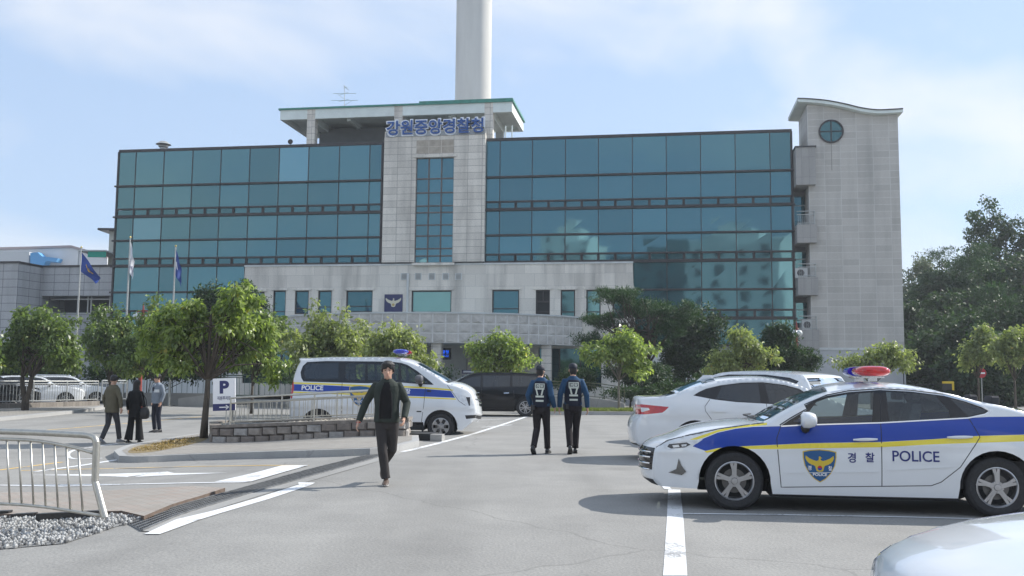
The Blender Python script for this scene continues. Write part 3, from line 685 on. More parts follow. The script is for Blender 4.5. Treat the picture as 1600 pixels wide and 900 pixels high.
mb = MB(); zl = fp(1320, 547, YT)[1]; mb.box(tx0 - .05, tx1 + .05, YT - .07, YT + .05, zl, zl + .14); mb.box(tx0 - .02, tx1 + .03, YT - .03, YT + .02, 0, zl - .002, 1); mb.build('tower_plinth', [M_plain, mat('plinth_render', (.45, .46, .47), .8, nscale=1, namt=.1)], hq)
mb = MB(); mb.box(cx_ - .025, cx_ + .025, YT - .008, YT + .002, cz_ - rad - 2.0, cz_ - rad - .12); mb.build('water_stain', mat('water_stain', (.30, .285, .26), .9), hq)
# the bay of balconies between wing and tower
YB = -1.3
bx0, bx1 = 19.92, fp(1274.5, 260, YB)[0]
M_bay = panel_mat('bay_panels', (.38, .37, .355), 0.5, 1.4, .012, (.24, .24, .235), var=.04)
def bz(y): return fp(1256, y, YB)[1]
slabs = [(230, 288.5), (350.5, 379), (433, 461), (515, 545)]
for i, (t, b) in enumerate(slabs):
    mb = MB(); mb.box(bx0, bx1, YB, 3.6, bz(b), bz(t)); mb.build('balcony_slab', M_bay, hq)
    if i == 0: mb = MB(); mb.box(bx0 - .05, bx1 + .06, YB - .06, 3.6, bz(t) + .003, bz(t) + .09); mb.build('coping', M_frame, hq)
mb = MB(); mb.box(bx0, tx0 + .4, 1.2, 3.5, 0, bz(289)); mb.build('balcony_back_wall', mat('bay_wall', (.24, .24, .24), .85), hq)
for (t, b) in ((288.5, 350.5), (379, 433), (461, 515)):
    za, zb2 = bz(b), bz(t); wd = (bx0 + .15, bx0 + 1.25)
    mb = MB(); mb.box(wd[0], wd[1], 1.08, 1.195, za, zb2 - .35); o = mb.build('balcony_door', M_glassd, hq)
    mb = MB(); mb.box(wd[0] - .06, wd[0], 1.05, 1.19, za, zb2 - .35); mb.box(wd[1], wd[1] + .06, 1.05, 1.19, za, zb2 - .35); mb.box(wd[0], wd[1], 1.04, 1.07, (za+zb2)/2 + .3, (za+zb2)/2 + .36); mb.build('frame', M_galv, o)
    rl = MB(); y0 = YB + .12; zt = za + .92
    for z in (zt, zt - .22, za + .1): rl.tube([(bx0 + .02, y0, z), (bx1 - .12, y0, z), (bx1 - .12, 1.0, z)], .032, 6)
    k = bx0 + .1
    while k < bx1 - .1: rl.tube([(k, y0, za + .003), (k, y0, zt - .22)], .016, 5); k += .13
    for kk in range(5): rl.tube([(bx1 - .12, y0 + kk * .4, za + .003), (bx1 - .12, y0 + kk * .4, zt)], .03, 6)
    rl.build('balcony_railing', M_galv, hq)
# wing side of the tower base
def air_con(px, py, label):
    x, z = fp(px, py, YB + .7); o = empty('air_conditioner', BM @ Vector((x, YB + .7, bz(433 if py < 450 else 515))), -FYAW, label, 'air conditioner', 'air conditioners on the balconies')
    mb = MB(); mb.box(-.4, .4, -.16, .16, .003, .68); mb.build('casing', mat('appliance_white', (.62, .62, .6), .5), o)
    mb = MB(); mb.lathe([(.02, -.175), (.24, -.175), (.24, -.15)], 20, 'y', (-.06, 0, .35)); f = mb.build('fan_grille', M_frame, o)
air_con(1252, 425, 'white air conditioner on the middle balcony beside the stair tower')
air_con(1262, 505, 'white air conditioner on the lowest balcony beside the stair tower')

# sign letters on the shaft
sx0, sz0 = fp(602.5, 215.5, YC - .1); sx1, sz1 = fp(757, 186.5, YC - .1)
sz0 = ztop + .04; sz1 = sz0 + 1.25
ref, _ = text_mesh('강원중앙경찰청', .035)
mb = MB(); add_text(mb, '강원중앙경찰청', lambda u, v, w_: (u, YC - .16 - w_ * .6, v), sx0 + .05, sx1 - .05, sz0 + .05, sz1 - .05, bold=.016, extrude=.06, ref=ref)
sg = empty('rooftop_sign', FO, -FYAW, 'large blue Korean letters edged in white on top of the stone shaft', 'sign')
mb.build('letters', mat('sign_blue', (.008, .07, .28), .35, nscale=3, namt=.2), sg)
mb = MB(); add_text(mb, '강원중앙경찰청', lambda u, v, w_: (u, YC - .06 - w_ * .6, v), sx0, sx1, sz0, sz1, bold=.065, extrude=.05, ref=ref); mb.build('letter_edging', mat('sign_edge', (.85, .88, .92), .4), sg)
mb = MB(); mb.box(sx0, sx1, YC - .03, YC + .02, sz0 - .02, sz0 + .3); mb.build('backing', mat('sign_back', (.33, .35, .36), .6), sg)

# eagle emblem board
def eagle_pts():
    h = [(0, .46), (.05, .44), (.09, .38), (.17, .36), (.05, .31), (.07, .22), (.2, .17), (.42, .24), (.62, .33), (.84, .5), (.86, .34), (.78, .16), (.66, .04), (.5, -.06), (.36, -.1), (.28, -.16), (.24, -.3), (.19, -.46), (0, -.5)]
    lft = [(-x, z) for x, z in h[::-1]]; lft = [(-.05, .44) if abs(z - .38) < .01 and x > -.1 else (x, z) for x, z in lft]
    lft = [(x, z) for x, z in lft if not (abs(z - .36) < .01 and x < -.1)]
    return h + lft[1:-1]
def eagle(mb, mapf, cx, cz, s, mi=0):
    e = eagle_pts(); n = len(e)
    tri = geometry.tessellate_polygon([[Vector((x, z, 0)) for x, z in e]])
    b = len(mb.v); mb.v += [tuple(mapf(cx + x * s, cz + z * s, 0)) for x, z in e]
    for t in tri: mb.face([b + i for i in t], mi)
ea, eb = fp(601, 460, YS - .05), fp(628.5, 488, YS - .05)
eo = empty('emblem_board', BM @ Vector(((ea[0] + eb[0]) / 2, YS, eb[1])), -FYAW, 'navy square board with a pale eagle emblem above the entrance canopy', 'sign')
W_, H_ = eb[0] - ea[0], ea[1] - eb[1]
mb = MB(); mb.box(-W_/2, W_/2, -.07, -.003, 0, H_); mb.build('board', mat('navy_board', (.012, .02, .10), .35), eo)
mb = MB(); eagle(mb, lambda u, v, w_: (u, -.078, v), 0, H_ * .55, W_ * .5); mb.build('eagle_emblem', mat('emblem_pale', (.62, .58, .45), .4), eo)
mb = MB(); mb.poly([(.1 * math.cos(2*math.pi*k/16), -.083, H_*.42 + .1 * math.sin(2*math.pi*k/16)) for k in range(16)]); mb.build('emblem_disc', mat('emblem_gold', (.45, .33, .1), .4), eo)

# low roof parts: vent, antenna, speaker
x, z = fp(255, 236, 1.5); o = empty('roof_vent', BM @ Vector((x, 1.5, 19.12)), 0, 'mushroom-shaped metal vent on the left wing roof', 'vent')
mb = MB(); mb.lathe([(.26, 0), (.26, .45)], 16); mb.build('duct', M_galv, o, smooth_=True, angle=40)
mb = MB(); mb.lathe([(.1, .45), (.36, .5), (.4, .62), (.12, .75)], 16); mb.lathe([(.02, .68), (.6, .72), (.28, .96), (.01, 1.0)], 20); mb.build('cowl', M_galv, o, smooth_=True, angle=40)
x, z = fp(538, 165, 2); o = empty('roof_antenna', BM @ Vector((x, 2, pz1 + .13)), 0, 'thin television antenna standing on the rooftop pavilion', 'antenna')
mb = MB(); mb.tube([(0, 0, -.16), (0, 0, 2.05)], .025, 6); mb.build('mast', M_galv, o)
mb = MB()
for zz, l in ((.85, 1.05), (1.4, .9)):
    mb.tube([(-l, 0, zz), (l, 0, zz + .03)], .018, 5)
    mb.tube([(-l * .5, .35, zz), (l * .4, -.35, zz)], .015, 5)
mb.tube([(0, 0, .45), (.6, 0, .85)], .014, 5); mb.tube([(0, 0, .95), (-.6, 0, 1.4)], .014, 5); mb.tube([(-.1, 0, 2.05), (.3, 0, 1.7)], .02, 5); mb.tube([(-.15, .2, 1.9), (.25, -.2, 1.9)], .014, 5); mb.build('crossbar', M_galv, o)
x, z = fp(454, 228, .6); o = empty('horn_speaker', BM @ Vector((x, .6, 19.12)), 0, 'small dark horn loudspeaker on the left wing roof edge', 'loudspeaker')
mb = MB(); mb.tube([(0, 0, 0), (0, 0, .25)], .03, 6); mb.build('post', M_galv, o); mb = MB(); mb.lathe([(.05, .3), (.1, .1), (.2, -.12), (.02, -.1)], 14, 'y', (0, 0, .36)); mb.build('horn', M_frame, o, smooth_=True)

# chimney far behind the pavilion
p = atd(739, 155, 100); rr_ = 28.7 / FPX * 100 * 1.01
ch = empty('chimney', (p.x, p.y, 0), 0, 'tall pale round concrete chimney rising behind the rooftop pavilion', 'chimney')
zc = p.z; mb = MB(); prof = []
for k in range(14): zz = k * 4.2; prof += [(rr_ * (1.012 - .0006 * zz), zz + .03), (rr_ * (1.011 - .0006 * (zz + 4.1)), zz + 4.15)]
mb.lathe(prof, 40); mb.build('shaft', mat('chimney_concrete', (.60, .59, .56), .85, nscale=.5, namt=.12, stretch=(1, 1, .15)), ch, smooth_=True, angle=50)
mb = MB()
for k in range(1, 14): zz = k * 4.2; mb.lathe([(rr_ * .99, zz - .1), (rr_ * (1.004 - .0006 * zz), zz - .09), (rr_ * (1.004 - .0006 * zz), zz + .06), (rr_ * .99, zz + .07)], 40)
mb.build('joint_band', mat('joint_dark', (.3, .29, .28), .9), ch, smooth_=True, angle=50)

# ================================================================== left annex and buildings behind
ax = empty('annex_building', FO, -FYAW, 'low grey panelled annex with a dark opening left of the glass wing', 'building')
YA, YA2 = .6, -2.2
zA1 = fp(120, 417, YA)[1]; zA0 = fp(120, 462, YA)[1]; xa = fp(28, 430, YA2)[0]; xb = fp(68, 430, YA)[0]
mb = MB(); mb.box(-52, xa, YA2, 9, g(-30, 0), zA1); mb.box(xa + .002, -31.65, YA, 9, zA0, zA1 - .004); mb.build('wall', M_annex, ax)
mb = MB(); mb.box(-52.1, xa + .1, YA2 - .1, 9, zA1 + .002, zA1 + .14); mb.box(xa + .1, -31.64, YA - .1, 9, zA1 + .0, zA1 + .135); mb.build('coping', M_frame, ax)
mb = MB(); mb.poly([(xa, YA2 + .05, .3), (xa, YA2 + .05, zA1 - .1), (xb, YA - .02, zA1 - .1), (xb, YA - .02, .3)]); mb.build('angled_wall', M_annex, ax)
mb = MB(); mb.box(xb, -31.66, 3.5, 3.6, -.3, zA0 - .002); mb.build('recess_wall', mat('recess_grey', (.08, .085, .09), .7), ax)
mb = MB(); zz = fp(120, 489, YA)[1]
for px in (121, 137, 142, 171): xx = fp(px, 480, 1.4)[0]; mb.box(xx - .05, xx + .05, 1.4, 1.46, -.3, zA0 - .003)
mb.box(xb + .2, -31.7, 1.4, 1.46, zz - .05, zz + .08); mb.box(xb + .2, -31.7, 1.39, 1.45, zz + 1.1, zz + 1.2); mb.build('window_frame', M_galv, ax)
mb = MB(); mb.box(xb + .1, -31.67, 1.0, 1.35, -.3, zz - .1); mb.build('lower_wall', M_annex, ax)

wb = MB(); d = 105
def at2(px, py, d): return atd(px, py, d)
P = [at2(-260, 392, d), at2(48, 389, d), at2(112, 387, d), at2(168, 403, d)]
pts = [(P[0].x, P[0].z - .3), (P[1].x, P[1].z), (P[2].x, P[2].z), (P[3].x, P[3].z), (P[3].x, 0), (P[0].x, 0)]
wb.prism(pts, d, d + 14); wo = wb.build('wall', mat('white_sheeting', (.66, .67, .68), .6, nscale=.6, namt=.06), None)
we = empty('factory_building', (0, 0, 0), 0, 'white sheet-metal industrial building far behind the annex on the left', 'building'); wo.parent = we
mb = MB(); mb.prism([(a, b + .25) for a, b in pts[:4]] + [(a, b + .01) for a, b in pts[:4][::-1]], d - .2, d + 14.2); mb.build('roof', mat('sheet_roof_edge', (.4, .33, .33), .6), we)
mb = MB(); a, b = at2(-260, 394, d - 1), at2(48, 394, d - 1)
mb.box(a.x, b.x, d - 1.3, d - .1, b.z - 1.75, b.z); mb.build('loading_bay', mat('grey_sheet', (.55, .57, .58), .6), we)
a, b = at2(50, 396, d - 1.2), at2(74, 416, d - 1.2); mb = MB()
q = [(a.x, a.z), (a.x + .8, a.z + .1), (a.x + 1.3, a.z - .35), (b.x + 1.3, a.z - .55), (b.x + 1.1, a.z - .95), (b.x, a.z - .9), (b.x - .3, b.z), (a.x + .1, b.z)]
mb.prism(q, d - 1.6, d - .4); mb.build('blue_duct', mat('blue_duct', (.12, .36, .66), .5), we)
so = empty('small_outbuilding', (0, 0, 0), 0, 'small cream building with green awning peeking out beside the glass wing', 'building')
d2 = 84; a = at2(171, 361, d2); b = at2(190, 361, d2); mb = MB(); mb.box(a.x, b.x + 2, d2, d2 + 6, -.3, a.z); mb.build('wall', mat('cream_render', (.5, .5, .44), .8, nscale=1, namt=.1), so)
mb = MB(); c = at2(157, 359, d2); mb.box(c.x, b.x + 2, d2 - .6, d2 + 6, a.z + .003, a.z + .18); mb.build('roof', M_frame, so)
mb = MB(); e = at2(138, 397, d2 - 2); f = at2(180, 397, d2 - 2); mb.box(e.x, f.x, d2 - 4, d2 - .02, e.z, e.z + .12); mb.box(e.x + .8, f.x, d2 - 3.9, d2 - 3.8, e.z - .5, e.z - .002, 1); mb.tube([(e.x + .05, d2 - 3.9, -.3), (e.x + .05, d2 - 3.9, e.z)], .06, 6); mb.build('awning', [M_plain, mat('awning_green', (.03, .38, .27), .6)], so)

# apartment blocks behind the camera, seen only mirrored in the glass
def mirror(p):
    ey = Vector((math.sin(FYAW), math.cos(FYAW), 0)); return p - ey * (2 * (p - FO).dot(ey))
M_apt = mat('apartment_white', (.86, .86, .84), .7, nscale=.3, namt=.06)
M_roofd = mat('apartment_grey', (.3, .3, .31), .8)
def apartment(px, dist, w_, d_, h_, rz, label, col=M_apt, name='apartment_block'):
    p = mirror(EYE + ray(px, 590) * dist); o = empty(name, (p.x, p.y, 0), rz, label, 'building')
    mb = MB(); mb.box(-w_/2, w_/2, -d_/2, d_/2, 0, h_); mb.box(-w_/4, w_/6, -d_/4, d_/4, h_, h_ + 3); mb.build('wall', col, o)
    mb = MB(); nf = int(h_ / 2.9)
    for i in range(nf):
        for s_ in (-1, 1):
            k = -w_/2 + 1.5
            while k < w_/2 - 2: mb.box(k, k + 1.6, s_ * d_/2 - .05, s_ * d_/2 + .05, 2.9 * i + 1, 2.9 * i + 2.4); k += 4.6
    mb.build('window', M_frame, o)
apartment(1165, 185, 19, 12, 28, .3, 'white apartment block across the road, mirrored brightly in the lower right glass')
apartment(1222, 210, 10, 10, 30, -.2, 'narrow white apartment block mirrored near the right end of the glass')
apartment(893, 230, 13, 10, 35, .15, 'narrow white block across the road mirrored left of the dark pine')
apartment(1060, 200, 26, 8, 27, .1, 'grey office block across the road mirrored behind the pine', mat('office_grey', (.12, .17, .18), .5))
apartment(672, 170, 11, 11, 18, .8, 'white house across the road mirrored in the window above the entrance')
# ================================================================== vehicles
def paint(name, col, rough=.22):
    m_ = mat(name, col, rough, coat=1.0, nscale=2.0, namt=.02); return m_
P_white = paint('car_white', (.70, .72, .74)); P_blue = mat('car_blue', (.006, .045, .33), .3, spec=.4, coat=.35, nscale=2, namt=.03); P_yellow = paint('car_yellow', (.78, .64, .04))
P_black = mat('car_black', (.008, .009, .011), .12, spec=.35); P_navy = mat('car_navy', (.015, .025, .16), .35)
P_grey = paint('car_grey', (.10, .105, .11))
M_bpl = mat('black_plastic', (.018, .018, .02), .45, nscale=20, namt=.2)
M_gloss = mat('gloss_black', (.012, .012, .014), .08)
M_chrome = mat('chrome', (.72, .73, .75), .12, 1.0)
M_rub = mat('tyre_rubber', (.028, .028, .03), .8, nscale=30, namt=.25, bump=.3)
M_alloy = mat('alloy', (.44, .44, .45), .32, .85, nscale=8, namt=.1)
M_seat = mat('seat_fabric', (.05, .05, .055), .85, nscale=20, namt=.2)
M_seatg = mat('seat_grey', (.20, .20, .21), .8, nscale=20, namt=.2)
M_red = mat('lamp_red', (.45, .008, .012), .12, coat=1.0, nscale=30, namt=.25)
M_lens = mat('lamp_clear', (.74, .76, .78), .15, .0, coat=1.0, nscale=14, ncol=(.5, .52, .55))
M_barr = mat('beacon_red', (.50, .006, .010), .1, coat=1.0, nscale=25, namt=.3); M_barb = mat('beacon_blue', (.01, .03, .42), .1, coat=1.0, nscale=25, namt=.3)
def car_glass(name, tint, al):
    if name in MATS: return MATS[name]
    mt = bpy.data.materials.new(name); mt.use_nodes = True; nt = mt.node_tree; nt.nodes.clear(); L = nt.links.new
    o = N(nt, 'ShaderNodeOutputMaterial'); t = N(nt, 'ShaderNodeBsdfTransparent'); t.inputs[0].default_value = tuple(tint) + (1,)
    gl = N(nt, 'ShaderNodeBsdfGlossy'); gl.inputs['Roughness'].default_value = .03; gl.inputs['Color'].default_value = (.9, .95, 1, 1)
    f = N(nt, 'ShaderNodeFresnel'); f.inputs[0].default_value = 1.5; mr = N(nt, 'ShaderNodeMapRange'); mr.inputs[3].default_value = al; mr.inputs[4].default_value = .95; L(f.outputs[0], mr.inputs[0])
    mx = N(nt, 'ShaderNodeMixShader'); L(mr.outputs[0], mx.inputs[0]); L(t.outputs[0], mx.inputs[1]); L(gl.outputs[0], mx.inputs[2]); L(mx.outputs[0], o.inputs[0])
    MATS[name] = mt; return mt
G_clear = car_glass('glass_light_tint', (.52, .58, .57), .03); G_dark = car_glass('glass_privacy', (.07, .075, .08), .045); G_wind = car_glass('windscreen_glass', (.42, .50, .50), .10)

def wheel(parent, c, r, rim_r, style, side=-1, wd=.2):
    """wheel > tyre, rim ; axis along y, outer face at c.y"""
    o = bpy.data.objects.new('wheel', None); C.objects.link(o); o.parent = parent; o.location = c; o.empty_display_size = .2
    if side > 0: o.rotation_euler = (0, 0, math.pi)
    mb = MB(); k = r - rim_r
    prof = [(rim_r - .004, .035), (rim_r + .004, .012), (rim_r + k*.3, .0), (rim_r + k*.62, -.001), (rim_r + k*.64, .003), (r - .02, .012), (r - .004, .03), (r, .05), (r, .085), (r - .006, .088), (r - .006, .094), (r, .097), (r, wd - .05), (r - .02, wd - .01), (rim_r, wd)]
    mb.lathe(prof, 48, 'y'); mb.build('tyre', M_rub, o, smooth_=True, angle=35)
    mb = MB(); mb.lathe([(rim_r, .012), (rim_r - .012, .008), (rim_r - .022, .02), (rim_r - .03, .08), (rim_r - .035, .16)], 48, 'y')
    b = MB(); b.lathe([(rim_r - .03, .10), (.02, .11)], 32, 'y'); b.lathe([(rim_r * .62, .07), (.03, .075)], 32, 'y', mi=1); 
    b.build('brake_disc', [M_void, mat('brake_metal', (.16, .155, .15), .5, .6)], o)
    def spoke(a, pts, y0=.012, y1=.05):
        ca, sa = math.cos(a), math.sin(a); mb.prism([(x * ca - z * sa, x * sa + z * ca) for x, z in pts], y0, y1)
    if style == 'five':
        for i in range(5):
            a = R(90 + 72 * i + 2)
            spoke(a, [(.02, -.028), (.02, .026), (rim_r*.55, .021), (rim_r - .012, .045), (rim_r - .012, .020), (rim_r*.6, .004), (rim_r - .012, -.010), (rim_r - .012, -.040), (rim_r*.5, -.03)], .016, .05)
            spoke(a, [(.04, -.006), (.04, .012), (rim_r - .015, .018), (rim_r - .015, .004)], .012, .016)
            mb.lathe([(.001, .006), (.011, .006), (.012, .02)], 8, 'y', (.058 * math.cos(a + .6), 0, .058 * math.sin(a + .6)))
        mb.lathe([(.001, .004), (.034, .006), (.042, .02), (.07, .03)], 20, 'y')
    elif style == 'six':
        for i in range(6):
            a = R(30 + 60 * i)
            spoke(a, [(.03, -.02), (.03, .02), (rim_r*.5, .016), (rim_r*.8, .055), (rim_r - .01, .06), (rim_r - .01, -.06), (rim_r*.8, -.055), (rim_r*.5, -.016)])
        mb.lathe([(.001, .0), (.05, .004), (.06, .02), (.09, .045)], 20, 'y')
    else:
        for i in range(10):
            a = R(36 * i + (6 if i % 2 else -6)); spoke(a, [(.03, -.012), (.03, .012), (rim_r - .01, .02), (rim_r - .01, -.02)])
        mb.lathe([(.001, .004), (.04, .006), (.05, .02)], 20, 'y')
    mb.build('rim', M_alloy, o, smooth_=True, angle=25)
    return o

def resamp(P, n):
    P = np.array(P, float); d = np.r_[0, np.cumsum(np.hypot(*np.diff(P[:, :2], axis=0).T))]; t = np.linspace(0, d[-1], n)
    return np.column_stack([np.interp(t, d, P[:, k]) for k in range(P.shape[1])])

class Car:
    """body drawn in its own side view: u runs to the right as seen from the near side (y = -W), z up"""
    def __init__(s, root, E, low, hw, belt, tumble=.42, taper_l=(0, 1, .2), taper_r=(0, 1, .2), bodym=P_white, rnd=.055, sub=4):
        s.root = root; s.hw = hw; s.belt = belt; s.tum = tumble; s.tl = taper_l; s.tr = taper_r; s.rnd = rnd; s.bm = bodym
        E0 = [e[:4] for e in E]; s.tags = []
        pts = spline(E0, sub)
        for e in E[:-1]: s.tags += [e[4]] * sub
        s.E = np.array([(p[0], p[1]) for p in pts]); s.Cc = np.array([(p[2], p[3]) for p in pts])
        s.low = low                      # list of (u,z) from the last E point back to the first, arches included
        s.out = [tuple(p) for p in s.E] + [tuple(p) for p in low]
        s.regions = []; s.maps = {}
    def W0(s, u, z):
        u = np.asarray(u, float); z = np.asarray(z, float)
        b = np.interp(u, [p[0] for p in s.belt], [p[1] for p in s.belt])
        w_ = s.hw - .022 * ((z - b * .62) / .35) ** 2 * (z < b) 
        t = np.clip(z - b + .05, 0, None); w_ = w_ - .022 * np.clip((b - b * .62) / .35, 0, 9) ** 2 * (z >= b) - s.tum * np.where(t < .12, t * t / .24, t - .06)
        w_ = w_ + .010 * np.exp(-((z - (b - .17)) / .028) ** 2) * 0.8
        u0, l0, k0 = s.tl; u1, l1, k1 = s.tr
        w_ = w_ - k0 * np.clip((u0 + l0 - u) / l0, 0, 1.1) ** 2.4 - k1 * np.clip((u - (u1 - l1)) / l1, 0, 1.1) ** 2.4
        return w_
    def edist(s, u, z):
        P = np.column_stack([np.atleast_1d(u), np.atleast_1d(z)]); A = s.E[:-1]; B = s.E[1:]; AB = B - A; best = np.full(len(P), 9.0)
        for a, ab in zip(A, AB):
            t = np.clip(((P - a) @ ab) / max(ab @ ab, 1e-12), 0, 1); d = np.hypot(*(P - a - t[:, None] * ab).T); best = np.minimum(best, d)
        return best
    def W(s, u, z):
        w_ = s.W0(u, z); d = np.clip(s.edist(u, z) / s.rnd, 0, 1); return np.atleast_1d(w_) - s.rnd * (1 - np.sqrt(np.clip(1 - (1 - d) ** 2, 0, 1)))
    def mapn(s, off=.003, side=-1):
        return lambda u, v, w_=0: (u, side * (float(s.W(u, v)[0]) + off + w_), v)
    def region(s, poly, part, m_, dense=True): s.regions.append(([tuple(p) for p in poly], part, m_))
    def build_sides(s, cell=.07):
        pts = []; edges = []
        def add_loop(P, closed=True, step=.04):
            P = list(P); b = len(pts); q = []
            for a, c in zip(P, P[1:] + P[:1] if closed else P[1:]):
                L_ = math.hypot(c[0]-a[0], c[1]-a[1]); k = max(1, int(L_ / step)); q += [(a[0] + (c[0]-a[0])*i/k, a[1] + (c[1]-a[1])*i/k) for i in range(k)]
            if not closed: q.append(P[-1])
            pts.extend(q); n = len(q)
            edges.extend([(b + i, b + (i+1) % n) for i in range(n if closed else n - 1)])
        add_loop(s.out)
        for r in s.regions: add_loop(r[0])
        # rings for the rounded shoulder
        n = len(s.E); T = np.gradient(s.E, axis=0); T /= np.hypot(*T.T)[:, None]; Nn = np.column_stack([T[:, 1], -T[:, 0]])
        c0 = np.mean(s.out, axis=0)
        if in_poly(*(s.E[n//2] + Nn[n//2] * .02), s.out) is False: Nn = -Nn
        for f in (.06, .2, .4, .65, 1.0, 1.5):
            for p in s.E + Nn * f * s.rnd:
                if in_poly(p[0], p[1], s.out): pts.append(tuple(p))
        xs = [p[0] for p in s.out]; zs = [p[1] for p in s.out]
        for i in range(int((max(xs)-min(xs))/cell) + 1):
            for j in range(int((max(zs)-min(zs))/cell) + 1):
                x, z = min(xs) + i*cell, min(zs) + j*cell
                if in_poly(x, z, s.out): pts.append((x, z))
        rs = geometry.delaunay_2d_cdt([Vector(p) for p in pts], edges, [], 0, 1e-4)
        V = np.array([tuple(v) for v in rs[0]]); Y = s.W(V[:, 0], V[:, 1])
        h = .01; du = (s.W(V[:, 0] + h, V[:, 1]) - s.W(V[:, 0] - h, V[:, 1])) / (2*h); dz = (s.W(V[:, 0], V[:, 1] + h) - s.W(V[:, 0], V[:, 1] - h)) / (2*h)
        groups = {}
        for f in rs[2]:
            c = V[list(f)].mean(0)
            if not in_poly(c[0], c[1], s.out): continue
            key = ('body', s.bm)
            for poly, part, m_ in s.regions:
                if in_poly(c[0], c[1], poly): key = (part if part else key[0], m_ if m_ else key[1])
            groups.setdefault(key[0], []).append((f, key[1]))
        s.parts = {}
        for part, fl in groups.items():
            for side in (-1, 1):
                if part == 'body': continue
                s._emit(part, fl, V, Y, du, dz, side)
        s._body = (groups.get('body', []), V, Y, du, dz)
    def _emit(s, part, fl, V, Y, du, dz, side):
        used = sorted({i for f, _ in fl for i in f}); ix = {v: k for k, v in enumerate(used)}
        ms = []; [ms.append(m_) for _, m_ in fl if m_ not in ms]
        me = bpy.data.meshes.new(part); me.from_pydata([(V[i, 0], side * Y[i], V[i, 1]) for i in used], [], [tuple(ix[i] for i in (f if side < 0 else f[::-1])) for f, _ in fl])
        for m_ in ms: me.materials.append(m_)
        me.polygons.foreach_set('material_index', [ms.index(m_) for _, m_ in fl]); me.polygons.foreach_set('use_smooth', [True] * len(fl))
        nn = [Vector((-du[i], side * 1.0, -dz[i])).normalized() for i in used]; me.normals_split_custom_set_from_vertices(nn)
        nm = 'door' if part.startswith('door') else 'window' if part.startswith('win') else part.split('#')[0]
        o = bpy.data.objects.new(nm, me); C.objects.link(o)
        o.parent = s.root; s.parts[(part, side)] = o; return o
    def build_cap(s, nv=18, lim=.94, glass=G_wind):
        n = len(s.E); we = s.W(s.E[:, 0], s.E[:, 1]); vs = np.r_[-1, -.985, np.linspace(-lim, lim, nv), .985, 1]
        grid = []
        for i in range(n):
            row = []
            for v in vs:
                k = 1 - abs(v) ** 2.3; p = s.E[i] + (s.Cc[i] - s.E[i]) * k; row.append((p[0], we[i] * v, p[1]))
            grid.append(row)
        groups = {}
        for i in range(n - 1):
            for j in range(len(vs) - 1):
                v = (vs[j] + vs[j+1]) / 2; t = s.tags[i]
                if t in ('screen',) and abs(v) > lim: t = 'body'
                if t == 'grille' and abs(v) > getattr(s, 'glim', .62): t = 'body'
                if t == 'lamp' and abs(v) < .55: t = 'body'
                if t == 'gl': t = 'grille' if abs(v) < .6 else 'hlamp' if abs(v) < .99 else 'body'
                if t == 'black' and abs(v) > .97: t = 'body'
                groups.setdefault(t, []).append((i, j))
        mm = {'screen': glass, 'body': s.bm, 'grille': M_gloss, 'black': M_bpl, 'lamp': s.__dict__.get('lampm', M_lens), 'hlamp': M_lens}
        nmn = {'screen': 'windscreen', 'grille': 'grille', 'black': 'bumper_trim', 'lamp': 'lamp', 'hlamp': 'headlight'}
        fl, V, Y, du, dz = s._body
        for t, cells in groups.items():
            if t == 'body': continue
            runs = []
            for c_ in sorted(cells):
                side_key = (1 if c_[1] > len(vs) / 2 else 0) if t in ('lamp', 'hlamp') else 0
                for r_ in runs:
                    if r_[0] == side_key and c_[0] - r_[1] <= 1: r_[1] = c_[0]; r_[2].append(c_); break
                else: runs.append([side_key, c_[0], [c_]])
            for _, _, cl_ in runs:
                mb = MB()
                for i, j in cl_: mb.poly([grid[i][j], grid[i][j+1], grid[i+1][j+1], grid[i+1][j]])
                o = mb.build('windscreen' if t == 'screen' else nmn[t], mm[t], s.root)
                bm_ = bmesh.new(); bm_.from_mesh(o.data); bmesh.ops.remove_doubles(bm_, verts=bm_.verts, dist=1e-5); bm_.to_mesh(o.data); bm_.free(); o.data.polygons.foreach_set('use_smooth', [True] * len(o.data.polygons))
        # one continuous shell: near side, far side and cap
        vv = []; ff = []; mi = []; nn = []; ms = [s.bm]
        for side in (-1, 1):
            used = sorted({i for f, _ in fl for i in f}); b = len(vv); ix = {v: b + k for k, v in enumerate(used)}
            vv += [(V[i, 0], side * Y[i], V[i, 1]) for i in used]; nn += [Vector((-du[i], side, -dz[i])).normalized() for i in used]
            for f, m_ in fl:
                if m_ not in ms: ms.append(m_)
                ff.append(tuple(ix[i] for i in (f if side < 0 else f[::-1]))); mi.append(ms.index(m_))
        b = len(vv); G = np.array(grid); gu = np.gradient(G, axis=0); gv = np.gradient(G, axis=1); NN = np.cross(gv, gu)
        NN /= np.maximum(np.linalg.norm(NN, axis=2, keepdims=True), 1e-9); it_ = int(np.argmax(G[:, G.shape[1] // 2, 2])); flip = NN[it_, G.shape[1] // 2, 2] < 0
        if flip: NN = -NN
        vv += [tuple(p) for p in G.reshape(-1, 3)]; nn += [Vector(p) for p in NN.reshape(-1, 3)]; nc = len(vs)
        for i, j in groups['body']:
            q_ = (b + i*nc + j, b + i*nc + j + 1, b + (i+1)*nc + j + 1, b + (i+1)*nc + j); ff.append(q_ if not flip else q_[::-1]); mi.append(0)
        me = bpy.data.meshes.new('body'); me.from_pydata(vv, [], ff)
        for m_ in ms: me.materials.append(m_)
        me.polygons.foreach_set('material_index', mi); me.polygons.foreach_set('use_smooth', [True] * len(ff)); me.normals_split_custom_set_from_vertices(nn)
        o = bpy.data.objects.new('body', me); C.objects.link(o); o.parent = s.root; s.parts[('body', 0)] = o
